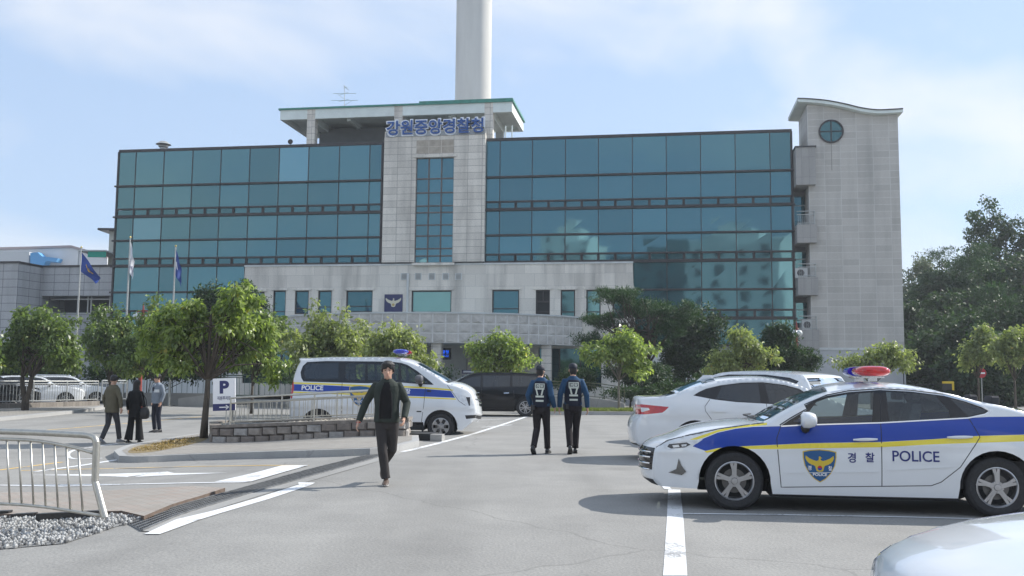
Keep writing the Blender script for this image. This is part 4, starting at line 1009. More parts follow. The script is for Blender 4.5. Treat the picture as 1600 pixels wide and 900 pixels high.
    def strip(s, line, wd, m_, name, off=.002, thick=.004, parent=None, both=True, mb=None):
        """a thin strip following a line on the side: shut lines, chrome trim"""
        own = mb is None; mb = mb or MB(); P = []
        for a, c in zip(line, line[1:]):
            k = max(1, int(math.hypot(c[0]-a[0], c[1]-a[1]) / .05)); P += [(a[0] + (c[0]-a[0])*i/k, a[1] + (c[1]-a[1])*i/k) for i in range(k)]
        P.append(line[-1]); A = np.array(P); T = np.gradient(A, axis=0); T /= np.maximum(np.hypot(*T.T)[:, None], 1e-9); Nn = np.column_stack([-T[:, 1], T[:, 0]]) * wd / 2
        a_, b_ = A + Nn, A - Nn; ya = s.W(a_[:, 0], a_[:, 1]); yb = s.W(b_[:, 0], b_[:, 1])
        for side in ((-1, 1) if both else (-1,)):
            for i in range(len(A) - 1):
                q = [(a_[i], ya[i]), (a_[i+1], ya[i+1]), (b_[i+1], yb[i+1]), (b_[i], yb[i])]
                mb.poly([(p[0], side * (y + off + thick), p[1]) for p, y in q])
                for (p, y), (p2, y2) in ((q[0], q[1]), (q[2], q[3])): mb.poly([(p[0], side * (y + off + thick), p[1]), (p2[0], side * (y2 + off + thick), p2[1]), (p2[0], side * (y2 - .002), p2[1]), (p[0], side * (y - .002), p[1])])
        if own: return mb.build(name, m_, parent or s.root)
    def under(s, z0, arches, zc=.3, wr=.38, top=.75):
        """dark floor, wheel wells"""
        mb = MB(); us = [p[0] for p in s.out]; u0, u1 = min(us) + .18, max(us) - .18; w_ = s.hw - .06
        cut = []
        for a, r in arches: cut += [(a - r, a + r)]
        segs = []; p = u0
        for a, b in cut: segs.append((p, a)); p = b
        segs.append((p, u1))
        for k_, (a, b) in enumerate(segs):
            if k_ == 0: a += .25
            if k_ == len(segs) - 1: b -= .25
            ww = w_ if 0 < k_ < len(segs) - 1 else float(min(s.W(a, .5)[0], s.W(b, .5)[0])) - .1
            if b > a: mb.box(a, b, -ww, ww, z0 + (0 if 0 < k_ < len(segs) - 1 else .06), z0 + .14)
        for a, b in cut: mb.box(a, b, -w_ + .3, w_ - .3, z0 + .02, z0 + .14)
        for a, r in arches:
            for side in (-1, 1):
                K = 14; ya, yb = side * (s.hw - .035), side * (s.hw - .36)
                arc_ = [(a + (r + .012) * math.cos(math.pi * k / K), zc + (r + .012) * math.sin(math.pi * k / K)) for k in range(K + 1)]
                for p, q in zip(arc_, arc_[1:]): mb.poly([(p[0], ya, p[1]), (q[0], ya, q[1]), (q[0], yb, q[1]), (p[0], yb, p[1])])
                mb.poly([(p[0], yb, p[1]) for p in arc_])
        mb.build('underbody', M_void, s.root)

def seat(root, u, y, zb, face=-1, m_=M_seat, w_=.24, h=.62):
    mb = MB(); f = face
    def rb(u0, u1, y0, y1, z0, z1, lean=0):
        rings = []
        for t in (0, .12, .5, .88, 1):
            k = .82 if t in (0, 1) else 1.0; zc = z0 + (z1 - z0) * t; du = lean * t; cu, cy = (u0+u1)/2 + du, (y0+y1)/2; a, b = (u1-u0)/2*k, (y1-y0)/2*k
            rings.append([(cu + a * sx, cy + b * sy, zc) for sx, sy in ((-1, -.8), (-.8, -1), (.8, -1), (1, -.8), (1, .8), (.8, 1), (-.8, 1), (-1, .8))])
        mb.loft(rings)
    rb(u - .27, u + .27, y - w_, y + w_, zb - .16, zb, 0); rb(u - f*.22 - .07, u - f*.22 + .07, y - w_, y + w_, zb + .002, zb + h, -f * .14)
    rb(u - f*.37 - .05, u - f*.37 + .05, y - .13, y + .13, zb + h + .03, zb + h + .2, -f*.01)
    return mb.build('seat', m_, root, smooth_=True, angle=40)

def shield(car, cx, cz, s_, root, side=-1):
    """the police shield: gold rim, blue field, eagle, disc and lettering"""
    mp = lambda off: car.mapn(off, side)
    top = [(-1, .86), (-.6, .95), (0, 1.0), (.6, .95), (1, .86)]; right = [(1, .5), (.9, .0), (.66, -.45), (.35, -.8), (0, -1.02)]
    P = top + right + [(-x, z) for x, z in right[:-1][::-1]]
    fx = -1 if side > 0 else 1
    def dec(name, P2, off, m_, sc=1.0):
        poly = [(cx + fx * x * s_ * sc, cz + z * s_ * 1.0 * sc) for x, z in P2]; ins = []
        xs = [p[0] for p in poly]; zs = [p[1] for p in poly]; i = min(xs)
        while i < max(xs):
            j = min(zs)
            while j < max(zs):
                if in_poly(i, j, poly): ins.append((i, j))
                j += .05
            i += .05
        r = geometry.delaunay_2d_cdt([Vector(p) for p in poly + ins], [(k, (k+1) % len(poly)) for k in range(len(poly))], [], 0, 1e-5)
        mb = MB(); f_ = mp(off)
        for v in r[0]: mb.v.append(f_(v.x, v.y))
        for f in r[2]:
            c = sum((r[0][k] for k in f), Vector((0, 0))) / len(f)
            if in_poly(c.x, c.y, poly): mb.face(f)
        return mb.build(name, m_, root)
    gold = mat('emblem_yellow', (.62, .45, .04), .35); blue = mat('emblem_blue', (.012, .09, .24), .3)
    b = dec('shield_emblem', P, .002, gold); dec('shield_field', P, .0035, blue, .94).parent = b
    e = dec('eagle', [(x * .98, z * .98 + .12) for x, z in eagle_pts()], .005, gold); e.parent = b
    dec('emblem_disc', [(.14 * math.cos(a * math.pi / 8), -.14 + .15 * math.sin(a * math.pi / 8)) for a in range(0, 9)], .0065, mat('disc_red', (.5, .02, .03), .4)).parent = b
    dec('emblem_disc', [(.14 * math.cos(a * math.pi / 8), -.14 + .15 * math.sin(a * math.pi / 8)) for a in range(8, 17)], .0065, mat('disc_blue', (.02, .06, .35), .4)).parent = b
    mb = MB(); f_ = mp(.0075)
    mf = lambda u, v, w_: f_(cx + fx * (u - cx), v)
    add_text(mb, 'POLICE', mf, cx - .42 * s_, cx + .42 * s_, cz - .62 * s_, cz - .44 * s_, bold=.03)
    add_text(mb, '경', mf, cx - .72 * s_, cx - .50 * s_, cz - .28 * s_, cz - .0 * s_, bold=.02); add_text(mb, '찰', mf, cx + .50 * s_, cx + .72 * s_, cz - .28 * s_, cz - .0 * s_, bold=.02)
    mb.build('emblem_lettering', mat('letter_white', (.8, .8, .82), .4), b)

class Plane:
    """the near side plane of a vehicle: pixel -> (u, z) measured from a reference wheel"""
    def __init__(s, px, depth, yaw, zoff=0.0):
        s.p = atd(px, 590, depth); s.zg = g(s.p.x, s.p.y) + zoff; s.p.z = s.zg; s.yaw = yaw
        s.d = Vector((math.cos(yaw), -math.sin(yaw), 0)); s.n = Vector((math.sin(yaw), math.cos(yaw), 0))
    def __call__(s, px, py, inn=0.0):
        r = ray(px, py); t = ((s.p - EYE).dot(s.n) + inn) / r.dot(s.n); q = EYE + r * t - s.p; return (q.dot(s.d), q.z)
    def place(s, hw): q = s.p + s.n * hw; return (q.x, q.y, s.zg)
def zoomf(x0, y0, k): return lambda X, Y: (x0 + X / k, y0 + Y / k)
def arch_pts(u, z, r, a0, a1, n=18): return [(u + r * math.cos(R(a0 + (a1 - a0) * k / n)), z + r * math.sin(R(a0 + (a1 - a0) * k / n))) for k in range(n + 1)]
def light_bar(parent, u, z, hw=.6, ru=.17, flip=False, face_blue=False):
    lb = bpy.data.objects.new('light_bar', None); C.objects.link(lb); lb.parent = parent; lb.location = (u, 0, z)
    def pod(y0, y1, m_, nm):
        mb = MB(); rings = []
        for t, k in ((0, .55), (.06, .8), (.18, .97), (.4, 1), (.75, 1), (1, .95)):
            y = y0 + (y1 - y0) * t; rings.append([(ru * k * math.copysign(abs(math.cos(a)) ** .75, math.cos(a)), y, .075 + .065 * k * math.copysign(abs(math.sin(a)) ** .85, math.sin(a))) for a in [2*math.pi*i/24 for i in range(24)]])
        mb.loft(rings); return mb.build(nm, m_, lb, smooth_=True, angle=60)
    a, b = (M_barr, M_barb) if not face_blue else (M_barb, M_barr)
    pod(-hw, -hw * .25, a, 'beacon'); pod(hw, hw * .25, b, 'beacon')
    mb = MB(); mb.box(-.09, .09, -hw * .24, hw * .24, .03, .12); mb.build('siren_speaker', M_chrome, lb)
    mb = MB(); 
    for y in (-hw * .75, hw * .75): mb.box(-.13, .13, y - .03, y + .03, -.005, .012); mb.box(-.05, .05, y - .02, y + .02, -.045, -.004); mb.tube([(-.05, y, .0), (.05, y, -.03)], .012, 6)
    mb.box(-.04, .04, -hw * .85, hw * .85, -.002, .012)
    mb.build('bracket', M_chrome, lb)
    return lb
def mirror_part(root, u, z, hw, s_=1.0, up=True, cap=P_white, nose=-1):
    for side in (-1, 1):
        mb = MB(); rings = []; y0 = side * (hw + .02)
        for t, k in ((0, .55), (.15, .85), (.5, 1), (.85, .95), (1, .6)):
            uu = u + nose * (.07 - .15 * (1 - t)) * s_
            rings.append([(uu, y0 + side * (.10 + .115 * math.cos(a) * k) * s_, z + .085 * math.sin(a) * k * s_) for a in [2*math.pi*i/16 for i in range(16)]])
        mb.loft(rings); o = mb.build('side_mirror', cap, root, smooth_=True, angle=50)
        mb = MB(); mb.tube([(u + nose * .01, side * (hw - .05), z - .12 * s_), (u + nose * .02, side * (hw + .07), z - .075 * s_)], [.035 * s_, .05 * s_], 8); mb.build('mirror_stalk', M_bpl, o, smooth_=True)

# ------------------------------------------------------------------ police saloon in the right foreground
zA = zoomf(980, 560, 3.53); zB = zoomf(1260, 560, 3.53)
pc = Plane(1146, 11.1, R(8.5))
A = lambda X, Y, inn=0.0: pc(*zA(X, Y), inn); Bf = lambda X, Y, inn=0.0: pc(*zB(X, Y), inn)
HW = .93
ps = empty('police_car', pc.place(HW), -pc.yaw, 'white police saloon with blue and yellow stripe and shield parked at the right front', 'car')
wf, wr_ = (0.0, .334), (A(0, 0)[0] * 0 + 2.86, .334)
def off_(p, du, dz): return (p[0] + du, p[1] + dz)
zsk = A(395, 745)[1]
Ecar = []
def e(Pe, Pc, tag_): Ecar.append((Pe[0], Pe[1], Pc[0], Pc[1], tag_))
S = .85     # how far in the centre line lies, for tracing the silhouette
fe = A(172, 716); e(fe, (fe[0] - .12, fe[1] - .0), 'black')
p = A(146, 684); e(p, (p[0] - .15, p[1]), 'body')
p = A(140, 630); e(p, (p[0] - .16, p[1]), 'grille')
p = A(146, 560); e(p, (p[0] - .18, p[1]), 'grille')
p = A(158, 505); e(p, (p[0] - .17, p[1] + .005), 'body')
p = A(185, 478); c = A(150, 468, .5); e(p, (p[0] - .10, p[1] + .035), 'body')
p = A(240, 455); e(p, (p[0] - .03, A(235, 412, S)[1]), 'body')
p = A(350, 420); e(p, (p[0], A(345, 368, S)[1]), 'body')
p = A(500, 388); e(p, (p[0], A(500, 343, S)[1]), 'body')
p = A(650, 366); e(p, (p[0], A(650, 331, S)[1]), 'body')
p = A(765, 353); e(p, (p[0] - .10, A(690, 330, S)[1]), 'screen')
p = A(850, 303); c = A(800, 285, S); e(p, (c[0], c[1]), 'screen')
p = A(950, 252); c = A(905, 230, S); e(p, (c[0], c[1]), 'screen')
p = A(1050, 208); c = A(1010, 188, S); e(p, (c[0], c[1]), 'screen')
p = A(1120, 186); c = A(1085, 166, S); e(p, (c[0], c[1]), 'body')
p = Bf(150, 186); e(p, (p[0], Bf(150, 151, S)[1]), 'body')
p = Bf(280, 166); e(p, (p[0], Bf(280, 132, S)[1]), 'body')
p = Bf(430, 158); e(p, (p[0], Bf(430, 127, S)[1]), 'body')
p = Bf(600, 166); e(p, (p[0], Bf(600, 138, S)[1]), 'body')
p = Bf(760, 185); e(p, (p[0], Bf(760, 163, S)[1]), 'body')
p = Bf(850, 203); e(p, (p[0] - .1, Bf(860, 184, S)[1]), 'screen')
p = Bf(960, 235); e(p, (p[0] + .05, Bf(1000, 222, S)[1]), 'screen')
p = Bf(1100, 262); e(p, (p[0] + .05, Bf(1130, 258, S)[1]), 'screen')
p = Bf(1230, 296); e(p, (p[0] + .1, p[1] + .03), 'body')
p = pc(1650, 657); e(p, (p[0] + .02, p[1] + .03), 'body')
p = pc(1690, 668); e(p, (p[0] + .1, p[1] + .02), 'lamp')
p = pc(1699, 692); e(p, (p[0] + .12, p[1]), 'body')
p = pc(1703, 735); e(p, (p[0] + .12, p[1]), 'body')
p = pc(1694, 772); e(p, (p[0] + .1, p[1]), 'black')
p = pc(1686, 780); e(p, (p[0] + .08, p[1]), 'black')
ra, rr2 = .405, .41
lowp = [(wr_[0] + .7, .22)] + [(wr_[0] + ra + .01, .235)] + arch_pts(wr_[0], .335, ra, -14, 194)[1:-1] + [(wr_[0] - ra - .02, .205), (1.3, .20), (ra + .02, .20)] + arch_pts(0, .335, ra, -14, 194)[1:-1] + [(-ra - .02, .235)]
belt = [(-1, .80), (0.5, .88), (1.2, .93), (3.2, .99), (4.2, 1.02)]
car = Car(ps, Ecar, lowp, HW, belt, .40, (-.95, .95, .30), (3.95, .9, .2))
car.lampm = M_red; car.glim = .975
dlo = [A(852, 372), A(905, 338), A(1000, 285), Bf(0, 262), Bf(65, 232), Bf(130, 208), Bf(250, 187), Bf(430, 175), Bf(600, 184), Bf(780, 207), Bf(900, 240), Bf(985, 270), Bf(1022, 292), Bf(1000, 306), Bf(900, 327), Bf(420, 353), Bf(0, 365)]
dfl = [A(828, 500), A(850, 711), Bf(200, 708), Bf(418, 706), Bf(415, 400), Bf(415, 356), Bf(436, 172), Bf(250, 181), Bf(130, 201), Bf(0, 254), A(905, 330), A(845, 372), A(828, 420)]
drl = [Bf(418, 706), Bf(690, 703), Bf(745, 683), Bf(850, 600), Bf(960, 435), Bf(905, 330), Bf(785, 204), Bf(600, 178), Bf(436, 172), Bf(415, 356), Bf(415, 400)]
car.region(dfl, 'door#f', P_white); car.region(drl, 'door#r', P_white)
tb = [A(362, 487), A(415, 446), A(500, 411), A(600, 389), A(700, 379), A(850, 375), Bf(0, 370), Bf(420, 356), Bf(900, 330), Bf(1020, 324), Bf(1200, 322), pc(1700, 655), pc(1720, 682), Bf(1200, 421), Bf(950, 428), Bf(700, 446), Bf(420, 461), Bf(0, 468), A(830, 476), A(600, 486), A(500, 495), A(432, 511)]
car.region(tb, None, P_blue)
ty = [A(425, 513), A(500, 495.5), A(600, 486.5), A(830, 476.5), Bf(0, 468.5), Bf(420, 461.5), Bf(700, 446.5), Bf(950, 428.5), Bf(1200, 421.5), pc(1720, 683), pc(1720, 692), Bf(1200, 458), Bf(950, 466), Bf(700, 474), Bf(420, 490), Bf(0, 497), A(830, 500), A(600, 500), A(520, 507), A(440, 522)]
car.region(ty, None, P_yellow)
ty2 = [A(345, 451), A(400, 430), A(500, 396), A(600, 376), A(700, 364), A(776, 356), A(774, 369), A(700, 376), A(600, 387), A(500, 408), A(420, 440), A(385, 450)]
car.region(ty2, None, P_yellow)
car.region(dlo, None, M_gloss)
def ip_(P, d=.0): return P
pane1 = [A(920, 350), A(1010, 298), Bf(65, 244), Bf(130, 221), Bf(250, 199), Bf(390, 189), Bf(368, 352), Bf(0, 360)]
pane2 = [Bf(462, 187), Bf(600, 191), Bf(735, 206), Bf(800, 290), Bf(800, 329), Bf(465, 347)]
pane3 = [Bf(815, 222), Bf(900, 246), Bf(1010, 290), Bf(985, 303), Bf(905, 320)]
car.region(pane1, 'window#1', G_clear); car.region(pane2, 'window#2', G_clear); car.region(pane3, 'window#3', G_dark)
hl = [A(196, 482), A(232, 467), A(350, 456), A(420, 447), A(388, 470), A(330, 496), A(240, 512), A(206, 506)]
car.region(hl, 'headlight', M_lens); car.region([A(232, 478), A(330, 466), A(352, 478), A(320, 494), A(245, 503), A(222, 494)], 'headlight', mat('lamp_housing', (.05, .05, .055), .25)); car.region([A(250, 484), A(285, 480), A(290, 492), A(256, 497)], 'headlight', M_lens); car.region([A(300, 479), A(330, 475), A(326, 487), A(303, 490)], 'headlight', M_lens)
tl_ = [pc(1640, 688), pc(1700, 680), pc(1710, 700), pc(1690, 705)]; car.region(tl_, 'tail_light', M_red)
car.build_sides(); car.build_cap(); car.under(.17, ((0, ra), (wr_[0], ra)), .335)
for k in ('window#1', 'window#2', 'window#3'):
    pass
for side in (-1, 1):
    for k, d_ in (('window#1', 'door#f'), ('window#2', 'door#r')): car.parts[(k, side)].parent = car.parts[(d_, side)]
mb = MB(); 
for ln in ([A(828, 478), A(838, 590), A(850, 711), Bf(200, 708), Bf(418, 706), Bf(690, 703)] + [Bf(745, 683), Bf(850, 600), Bf(960, 435), Bf(905, 330)], [Bf(418, 706), Bf(415, 460), Bf(415, 356), Bf(436, 172)], [A(852, 371), A(826, 440), A(828, 478)], [A(160, 500), A(185, 485), A(222, 458), A(350, 424), A(500, 392), A(650, 370), A(760, 357)]):
    car.strip(ln, .009, M_bpl, 'x', -.001, .002, mb=mb)
mb.build('shut_line', M_bpl, ps)
mb = MB(); car.strip([A(852, 375), Bf(0, 368), Bf(420, 356), Bf(900, 330), Bf(1000, 311), Bf(1034, 294), Bf(1000, 270), Bf(900, 232), Bf(780, 203)], .014, M_chrome, 'x', .001, .004, mb=mb); mb.build('chrome_trim', M_chrome, ps)
mb = MB(); car.strip([A(845, 369), A(905, 331), A(1000, 280), Bf(0, 256), Bf(130, 203), Bf(250, 180), Bf(430, 168), Bf(600, 176), Bf(780, 198), Bf(900, 232)], .012, M_bpl, 'x', .0, .003, mb=mb); mb.build('window_seal', M_bpl, ps)
mb = MB(); car.strip([A(860, 632), A(1200, 628), Bf(400, 626)], .006, P_white, 'x', .003, .004, mb=mb); car.strip([Bf(440, 618), Bf(700, 604), Bf(820, 600)], .006, P_white, 'x', .003, .004, mb=mb); mb.build('body_crease', P_white, ps)
mb = MB(); car.strip([(.42, .215), (wr_[0] - .43, .21)], .05, M_bpl, 'x', -.015, .004, mb=mb); mb.build('sill_trim', M_bpl, ps)
mb = MB()
for sd in (-1, 1):
    f_ = car.mapn(.012, sd)
    fog = [A(285, 556), A(300, 595), A(326, 628), A(302, 648), A(228, 636), A(272, 616)]
    mb.poly([f_(*q) for q in fog]); mb.poly([car.mapn(0, sd)(*q) for q in fog])
mb.build('fog_lamp_trim', mat('dark_chrome', (.16, .165, .17), .2, .9), ps)
for key, X0, X1, Y in (('door#f', 258, 392, 448), ('door#r', 776, 918, 435)):
    for side in (-1, 1):
        a, b = Bf(X0, Y + 1), Bf(X1, Y - 2); mb = MB(); K = 8; rings = []
        for i in range(K + 1):
            t = i / K; u = a[0] + (b[0] - a[0]) * t; z = a[1] + (b[1] - a[1]) * t; r_ = .019 * (math.sin(math.pi * min(max(t, .06), .94)) ** .35); yo = float(car.W(u, z)[0]) + .012 + .016 * math.sin(math.pi * t) ** .5
            rings.append([(u, side * (yo + .012 * math.cos(q)), z + r_ * math.sin(q)) for q in [2*math.pi*j/10 for j in range(10)]])
        mb.loft(rings); h = mb.build('handle', P_white, car.parts[(key, side)], smooth_=True, angle=60)
for side in (-1, 1):
    wf_ = wheel(ps, (0, side * (HW - .03), .334), .334, .225, 'five', side); wheel(ps, (wr_[0], side * (HW - .03), .334), .334, .225, 'five', side)
am = A(990, 338); mirror_part(ps, am[0], am[1], HW - .03, 1.12)
mb = MB(); f_ = car.mapn(.0035)
a, b = Bf(475, 567), Bf(733, 513); add_text(mb, 'POLICE', lambda u, v, w_: f_(u, v), a[0], b[0], a[1], b[1], bold=.012)
a, b = Bf(228, 575), Bf(272, 520); add_text(mb, '경', lambda u, v, w_: f_(u, v), a[0], b[0], a[1], b[1], bold=.02)
a, b = Bf(325, 572), Bf(375, 520); add_text(mb, '찰', lambda u, v, w_: f_(u, v), a[0], b[0], a[1], b[1], bold=.02)
mb.build('lettering', P_navy, ps)
ce = A(1062, 592); shield(car, ce[0], ce[1], .186, ps)
for y in (-.38, .38): seat(ps, 1.75, y, .62, -1, M_seatg); seat(ps, 2.62, y, .64, -1, M_seat, .34, .5)
mb = MB(); mb.box(.55, 3.2, -.80, .80, .3, .62); mb.box(.35, .95, -.72, .72, .55, .86); mb.box(3.2, 3.75, -.66, .66, .6, .93); mb.build('cabin_floor', M_seat, ps)
mb = MB(); mb.lathe([(.17, -.012), (.19, 0), (.17, .012)], 24, 'x', (1.12, .38, .86)); mb.build('steering_wheel', M_bpl, ps, smooth_=True)
# front end: grille bars, number plate of plain white, black lip
gr = MB(); gi = [i for i, t in enumerate(car.tags) if t == 'grille']
for i in gi[::2]:
    we = float(car.W(*car.E[i])[0]); row = []
    for v in np.linspace(-.93, .93, 21):
        k = 1 - abs(v) ** 2.3; q = car.E[i] + (car.Cc[i] - car.E[i]) * k; row.append((q[0] - .012, we * v, q[1]))
    gr.tube(row, .009, 5)
gr.build('grille_bar', M_chrome, ps)
rz = Bf(372, 150, .55); light_bar(ps, Bf(372, 100, .3)[0] + .04, car.Cc[:, 1].max() + .045, .50, .20)
mb = MB(); u_ = A(700, 330)[0]
for y in (-.5, .1): mb.tube([(u_ + .06, y, car.Cc[36][1] + .012), (u_ + .0, y + .3, car.Cc[36][1] + .028), (u_ + .12, y + .62, car.Cc[36][1] + .03)], .012, 5)
mb.build('wiper', M_bpl, ps)

# ------------------------------------------------------------------ police van
v1 = zoomf(440, 540, 6); v2 = zoomf(600, 540, 6)
pv = Plane(498.3, 24.9, R(1.0)); A1 = lambda X, Y, inn=0.: pv(*v1(X, Y), inn); A2 = lambda X, Y, inn=0.: pv(*v2(X, Y), inn)
HV = .96; van = empty('police_van', pv.place(HV), -pv.yaw, 'white police van with blue band and yellow lines parked behind the planter railing', 'van')
uf = A2(530, 690)[0]; Ecar = []
p = A1(70, 655); e(p, (p[0] - .06, p[1] - .05), 'body'); p = A1(66, 560); e(p, (p[0] - .07, p[1]), 'body'); p = A1(72, 480); e(p, (p[0] - .06, p[1]), 'body')
p = A1(80, 390); e(p, (p[0] - .06, p[1]), 'body'); p = A1(98, 290); e(p, (p[0] - .06, p[1]), 'screen'); p = A1(125, 200); e(p, (p[0] - .05, p[1]), 'screen')
p = A1(150, 150); e(p, (p[0] - .1, p[1] + .02), 'body'); p = A1(146, 125); e(p, (p[0] - .12, p[1] + .04), 'body'); p = A1(220, 120); e(p, (p[0], A1(220, 113, .9)[1]), 'body')
for X in (420, 640, 900): p = A1(X, 115); e(p, (p[0], A1(X, 105, .9)[1]), 'body')
p = A2(120, 125); e(p, (p[0], A2(120, 110, .9)[1]), 'body'); p = A2(215, 145); e(p, (p[0], A2(240, 126, .9)[1]), 'body')
p = A2(290, 172); c = A2(385, 163, .9); e(p, (c[0] - .1, c[1]), 'screen'); p = A2(400, 228); c = A2(480, 225, .9); e(p, (c[0] - .05, c[1]), 'screen')
p = A2(500, 290); c = A2(570, 285, .9); e(p, c, 'screen'); p = A2(560, 335); c = A2(635, 325, .9); e(p, c, 'black')
p = A2(600, 352); c = A2(665, 334, .9); e(p, c, 'body'); p = A2(690, 375); c = A2(760, 357, .9); e(p, c, 'body'); p = A2(790, 415); c = A2(860, 405, .9); e(p, (c[0] - .05, c[1]), 'body')
p = A2(825, 452); c = A2(885, 450, .9); e(p, (c[0] - .04, c[1]), 'gl'); p = A2(845, 510); c = A2(900, 510, .9); e(p, (c[0], c[1]), 'gl'); p = A2(860, 560); c = A2(912, 570, .9); e(p, (c[0], c[1]), 'body')
p = A2(868, 630); c = A2(922, 640, .9); e(p, (c[0], c[1]), 'body'); p = A2(858, 655); c = A2(915, 655, .9); e(p, (c[0], c[1]), 'black'); p = A2(850, 685); c = A2(905, 690, .9); e(p, (c[0], c[1]), 'body'); p = A2(830, 712); c = A2(880, 715, .9); e(p, c, 'body')
rv = .43; sz_ = A2(200, 716)[1]
lowp = [(uf + rv + .12, .26), (uf + rv + .02, .27)] + arch_pts(uf, .36, rv, -12, 192)[1:-1] + [(uf - rv - .02, sz_), (1.6, sz_), (rv + .02, sz_)] + arch_pts(0, .36, rv, -12, 192)[1:-1] + [(-rv - .02, .33), (A1(90, 690)[0], .34)]
car = Car(van, Ecar, lowp, HV, [(-1, 1.0), (4.5, .98)], .20, (-1.1, .5, .10), (uf + 1.0, 1.0, .32), rnd=.07); car.lampm = M_red
D = [A1(163, 250), A1(182, 190), A1(222, 152), A1(400, 143), A1(900, 147), A2(60, 150), A2(150, 160), A2(210, 180), A2(300, 235), A2(400, 312), A2(462, 366), A2(440, 368), A2(270, 356), A2(100, 342), A1(800, 354), A1(500, 347), A1(195, 337), A1(172, 300)]
tb = [A1(100, 362), A1(400, 372), A1(800, 392), A2(160, 400), A2(400, 408), A2(622, 425), A2(664, 490), A2(400, 478), A2(160, 468), A1(800, 450), A1(400, 434), A1(100, 424)]
car.region(tb, None, P_blue)
car.region([A1(100, 343), A1(400, 352), A1(800, 372), A2(160, 377), A2(400, 389), A2(600, 406), A2(650, 415), A2(640, 424), A2(400, 405), A2(160, 393), A1(800, 388), A1(400, 368), A1(100, 358)], None, P_yellow)
car.region([A1(100, 430), A1(400, 440), A1(800, 456), A2(160, 474), A2(400, 483), A2(668, 496), A2(675, 508), A2(400, 495), A2(160, 486), A1(800, 468), A1(400, 452), A1(100, 442)], None, P_yellow)
car.region(D, None, M_gloss)
car.region([A1(205, 190), A1(235, 168), A1(520, 165), A1(520, 310), A1(215, 310), A1(198, 260)], 'window#1', G_dark)
car.region([A1(585, 180), A1(610, 165), A1(772, 168), A1(772, 325), A1(620, 322), A1(588, 300)], 'window#2', G_clear)
car.region([A1(792, 172), A1(950, 175), A1(950, 325), A1(800, 322)], 'window#3', G_clear)
car.region([A2(5, 165), A2(125, 172), A2(125, 325), A2(5, 322)], 'window#4', G_clear)
car.region([A2(150, 185), A2(190, 190), A2(260, 230), A2(370, 320), A2(410, 352), A2(160, 340)], 'window#5', G_clear)
car.region([A2(640, 445), A2(700, 450), A2(770, 475), A2(815, 520), A2(842, 565), A2(770, 557), A2(720, 520)], 'headlight', M_lens)
car.region([A1(84, 330), A1(97, 315), A1(110, 400), A1(94, 500), A1(66, 480)], 'tail_light', M_red)
car.region([A2(757, 655), A2(875, 652), A2(875, 682), A2(768, 690)], 'fog_lamp', M_bpl)
car.build_sides(.09); car.build_cap(); car.under(.26, ((0, rv), (uf, rv)), .36)
mb = MB()
for ln in ([A2(385, 395), A2(372, 560), A2(350, 716)], [A2(-20, 345), A2(-24, 716)], [A1(560, 345), A1(555, 500), A1(570, 716)], [A2(590, 372), A2(700, 520), A2(760, 562)], [A2(170, 345), A2(130, 160)]): car.strip(ln, .012, M_bpl, 'x', -.001, .002, mb=mb)
mb.build('shut_line', M_bpl, van)
mb = MB(); car.strip([A2(305, 617), A2(350, 618)], .03, M_bpl, 'x', .002, .004, mb=mb); car.strip([A2(400, 425), A2(440, 427)], .035, P_white, 'x', .004, .02, mb=mb); mb.build('side_repeater', [M_bpl], van)
for side in (-1, 1):
    wheel(van, (0, side * (HV - .05), .355), .355, .225, 'six', side, .22); wheel(van, (uf, side * (HV - .05), .355), .355, .225, 'six', side, .22)
    mb = MB(); mb.box(uf - rv - .06, uf - rv - .03, side * (HV - .25), side * (HV - .04), .12, .34); mb.build('mud_flap', M_rub, van)
am = A2(335, 322); mirror_part(van, am[0], am[1] + .02, HV - .06, 1.35, nose=1, cap=mat('mirror_grey', (.10, .10, .11), .3))
mb = MB(); f_ = car.mapn(.004); a, b = A1(180, 418), A1(385, 374); add_text(mb, 'POLICE', lambda u, v, w_: f_(u, v), a[0], b[0], a[1], b[1], bold=.03)
a, b = A2(196, 452), A2(245, 406); add_text(mb, '찰', lambda u, v, w_: f_(u, v), a[0], b[0], a[1], b[1], bold=.02)
a, b = A2(96, 450), A2(145, 404); add_text(mb, '경', lambda u, v, w_: f_(u, v), a[0], b[0], a[1], b[1], bold=.02)
mb.build('lettering', mat('letter_white', (.8, .8, .82), .4), van)
ce = A1(725, 472); shield(car, ce[0], ce[1], .27, van)
for u_ in (1.0, 2.15, 3.15): seat(van, u_, -.42, .95, 1, M_seatg, .3, .55); seat(van, u_, .42, .95, 1, M_seatg, .3, .55)
mb = MB(); mb.box(-.7, uf + .3, -.85, .85, .4, .95); mb.box(uf + .1, uf + .75, -.8, .8, .9, 1.12); mb.build('cabin_floor', M_seat, van)
mb = MB()
for side in (-1, 1):
    for zz in (1.16, 1.46): mb.tube([(-.4, side * (HV - .2), zz), (2.4, side * (HV - .2), zz)], .018, 6)
mb.build('window_bar', M_galv, van)
gr = MB()
for i in [i for i, t in enumerate(car.tags) if t == 'gl'][::2]:
    we = float(car.W(*car.E[i])[0]); gr.tube([tuple((car.E[i] + (car.Cc[i] - car.E[i]) * (1 - abs(v) ** 2.3))[[0]] + .012) + (we * v,) + tuple((car.E[i] + (car.Cc[i] - car.E[i]) * (1 - abs(v) ** 2.3))[[1]]) for v in np.linspace(-.6, .6, 13)], .02, 5)
gr.build('grille_bar', M_chrome, van)
light_bar(van, A2(150, 100, .4)[0], car.Cc[:, 1].max() + .06, .62, .20, face_blue=True)

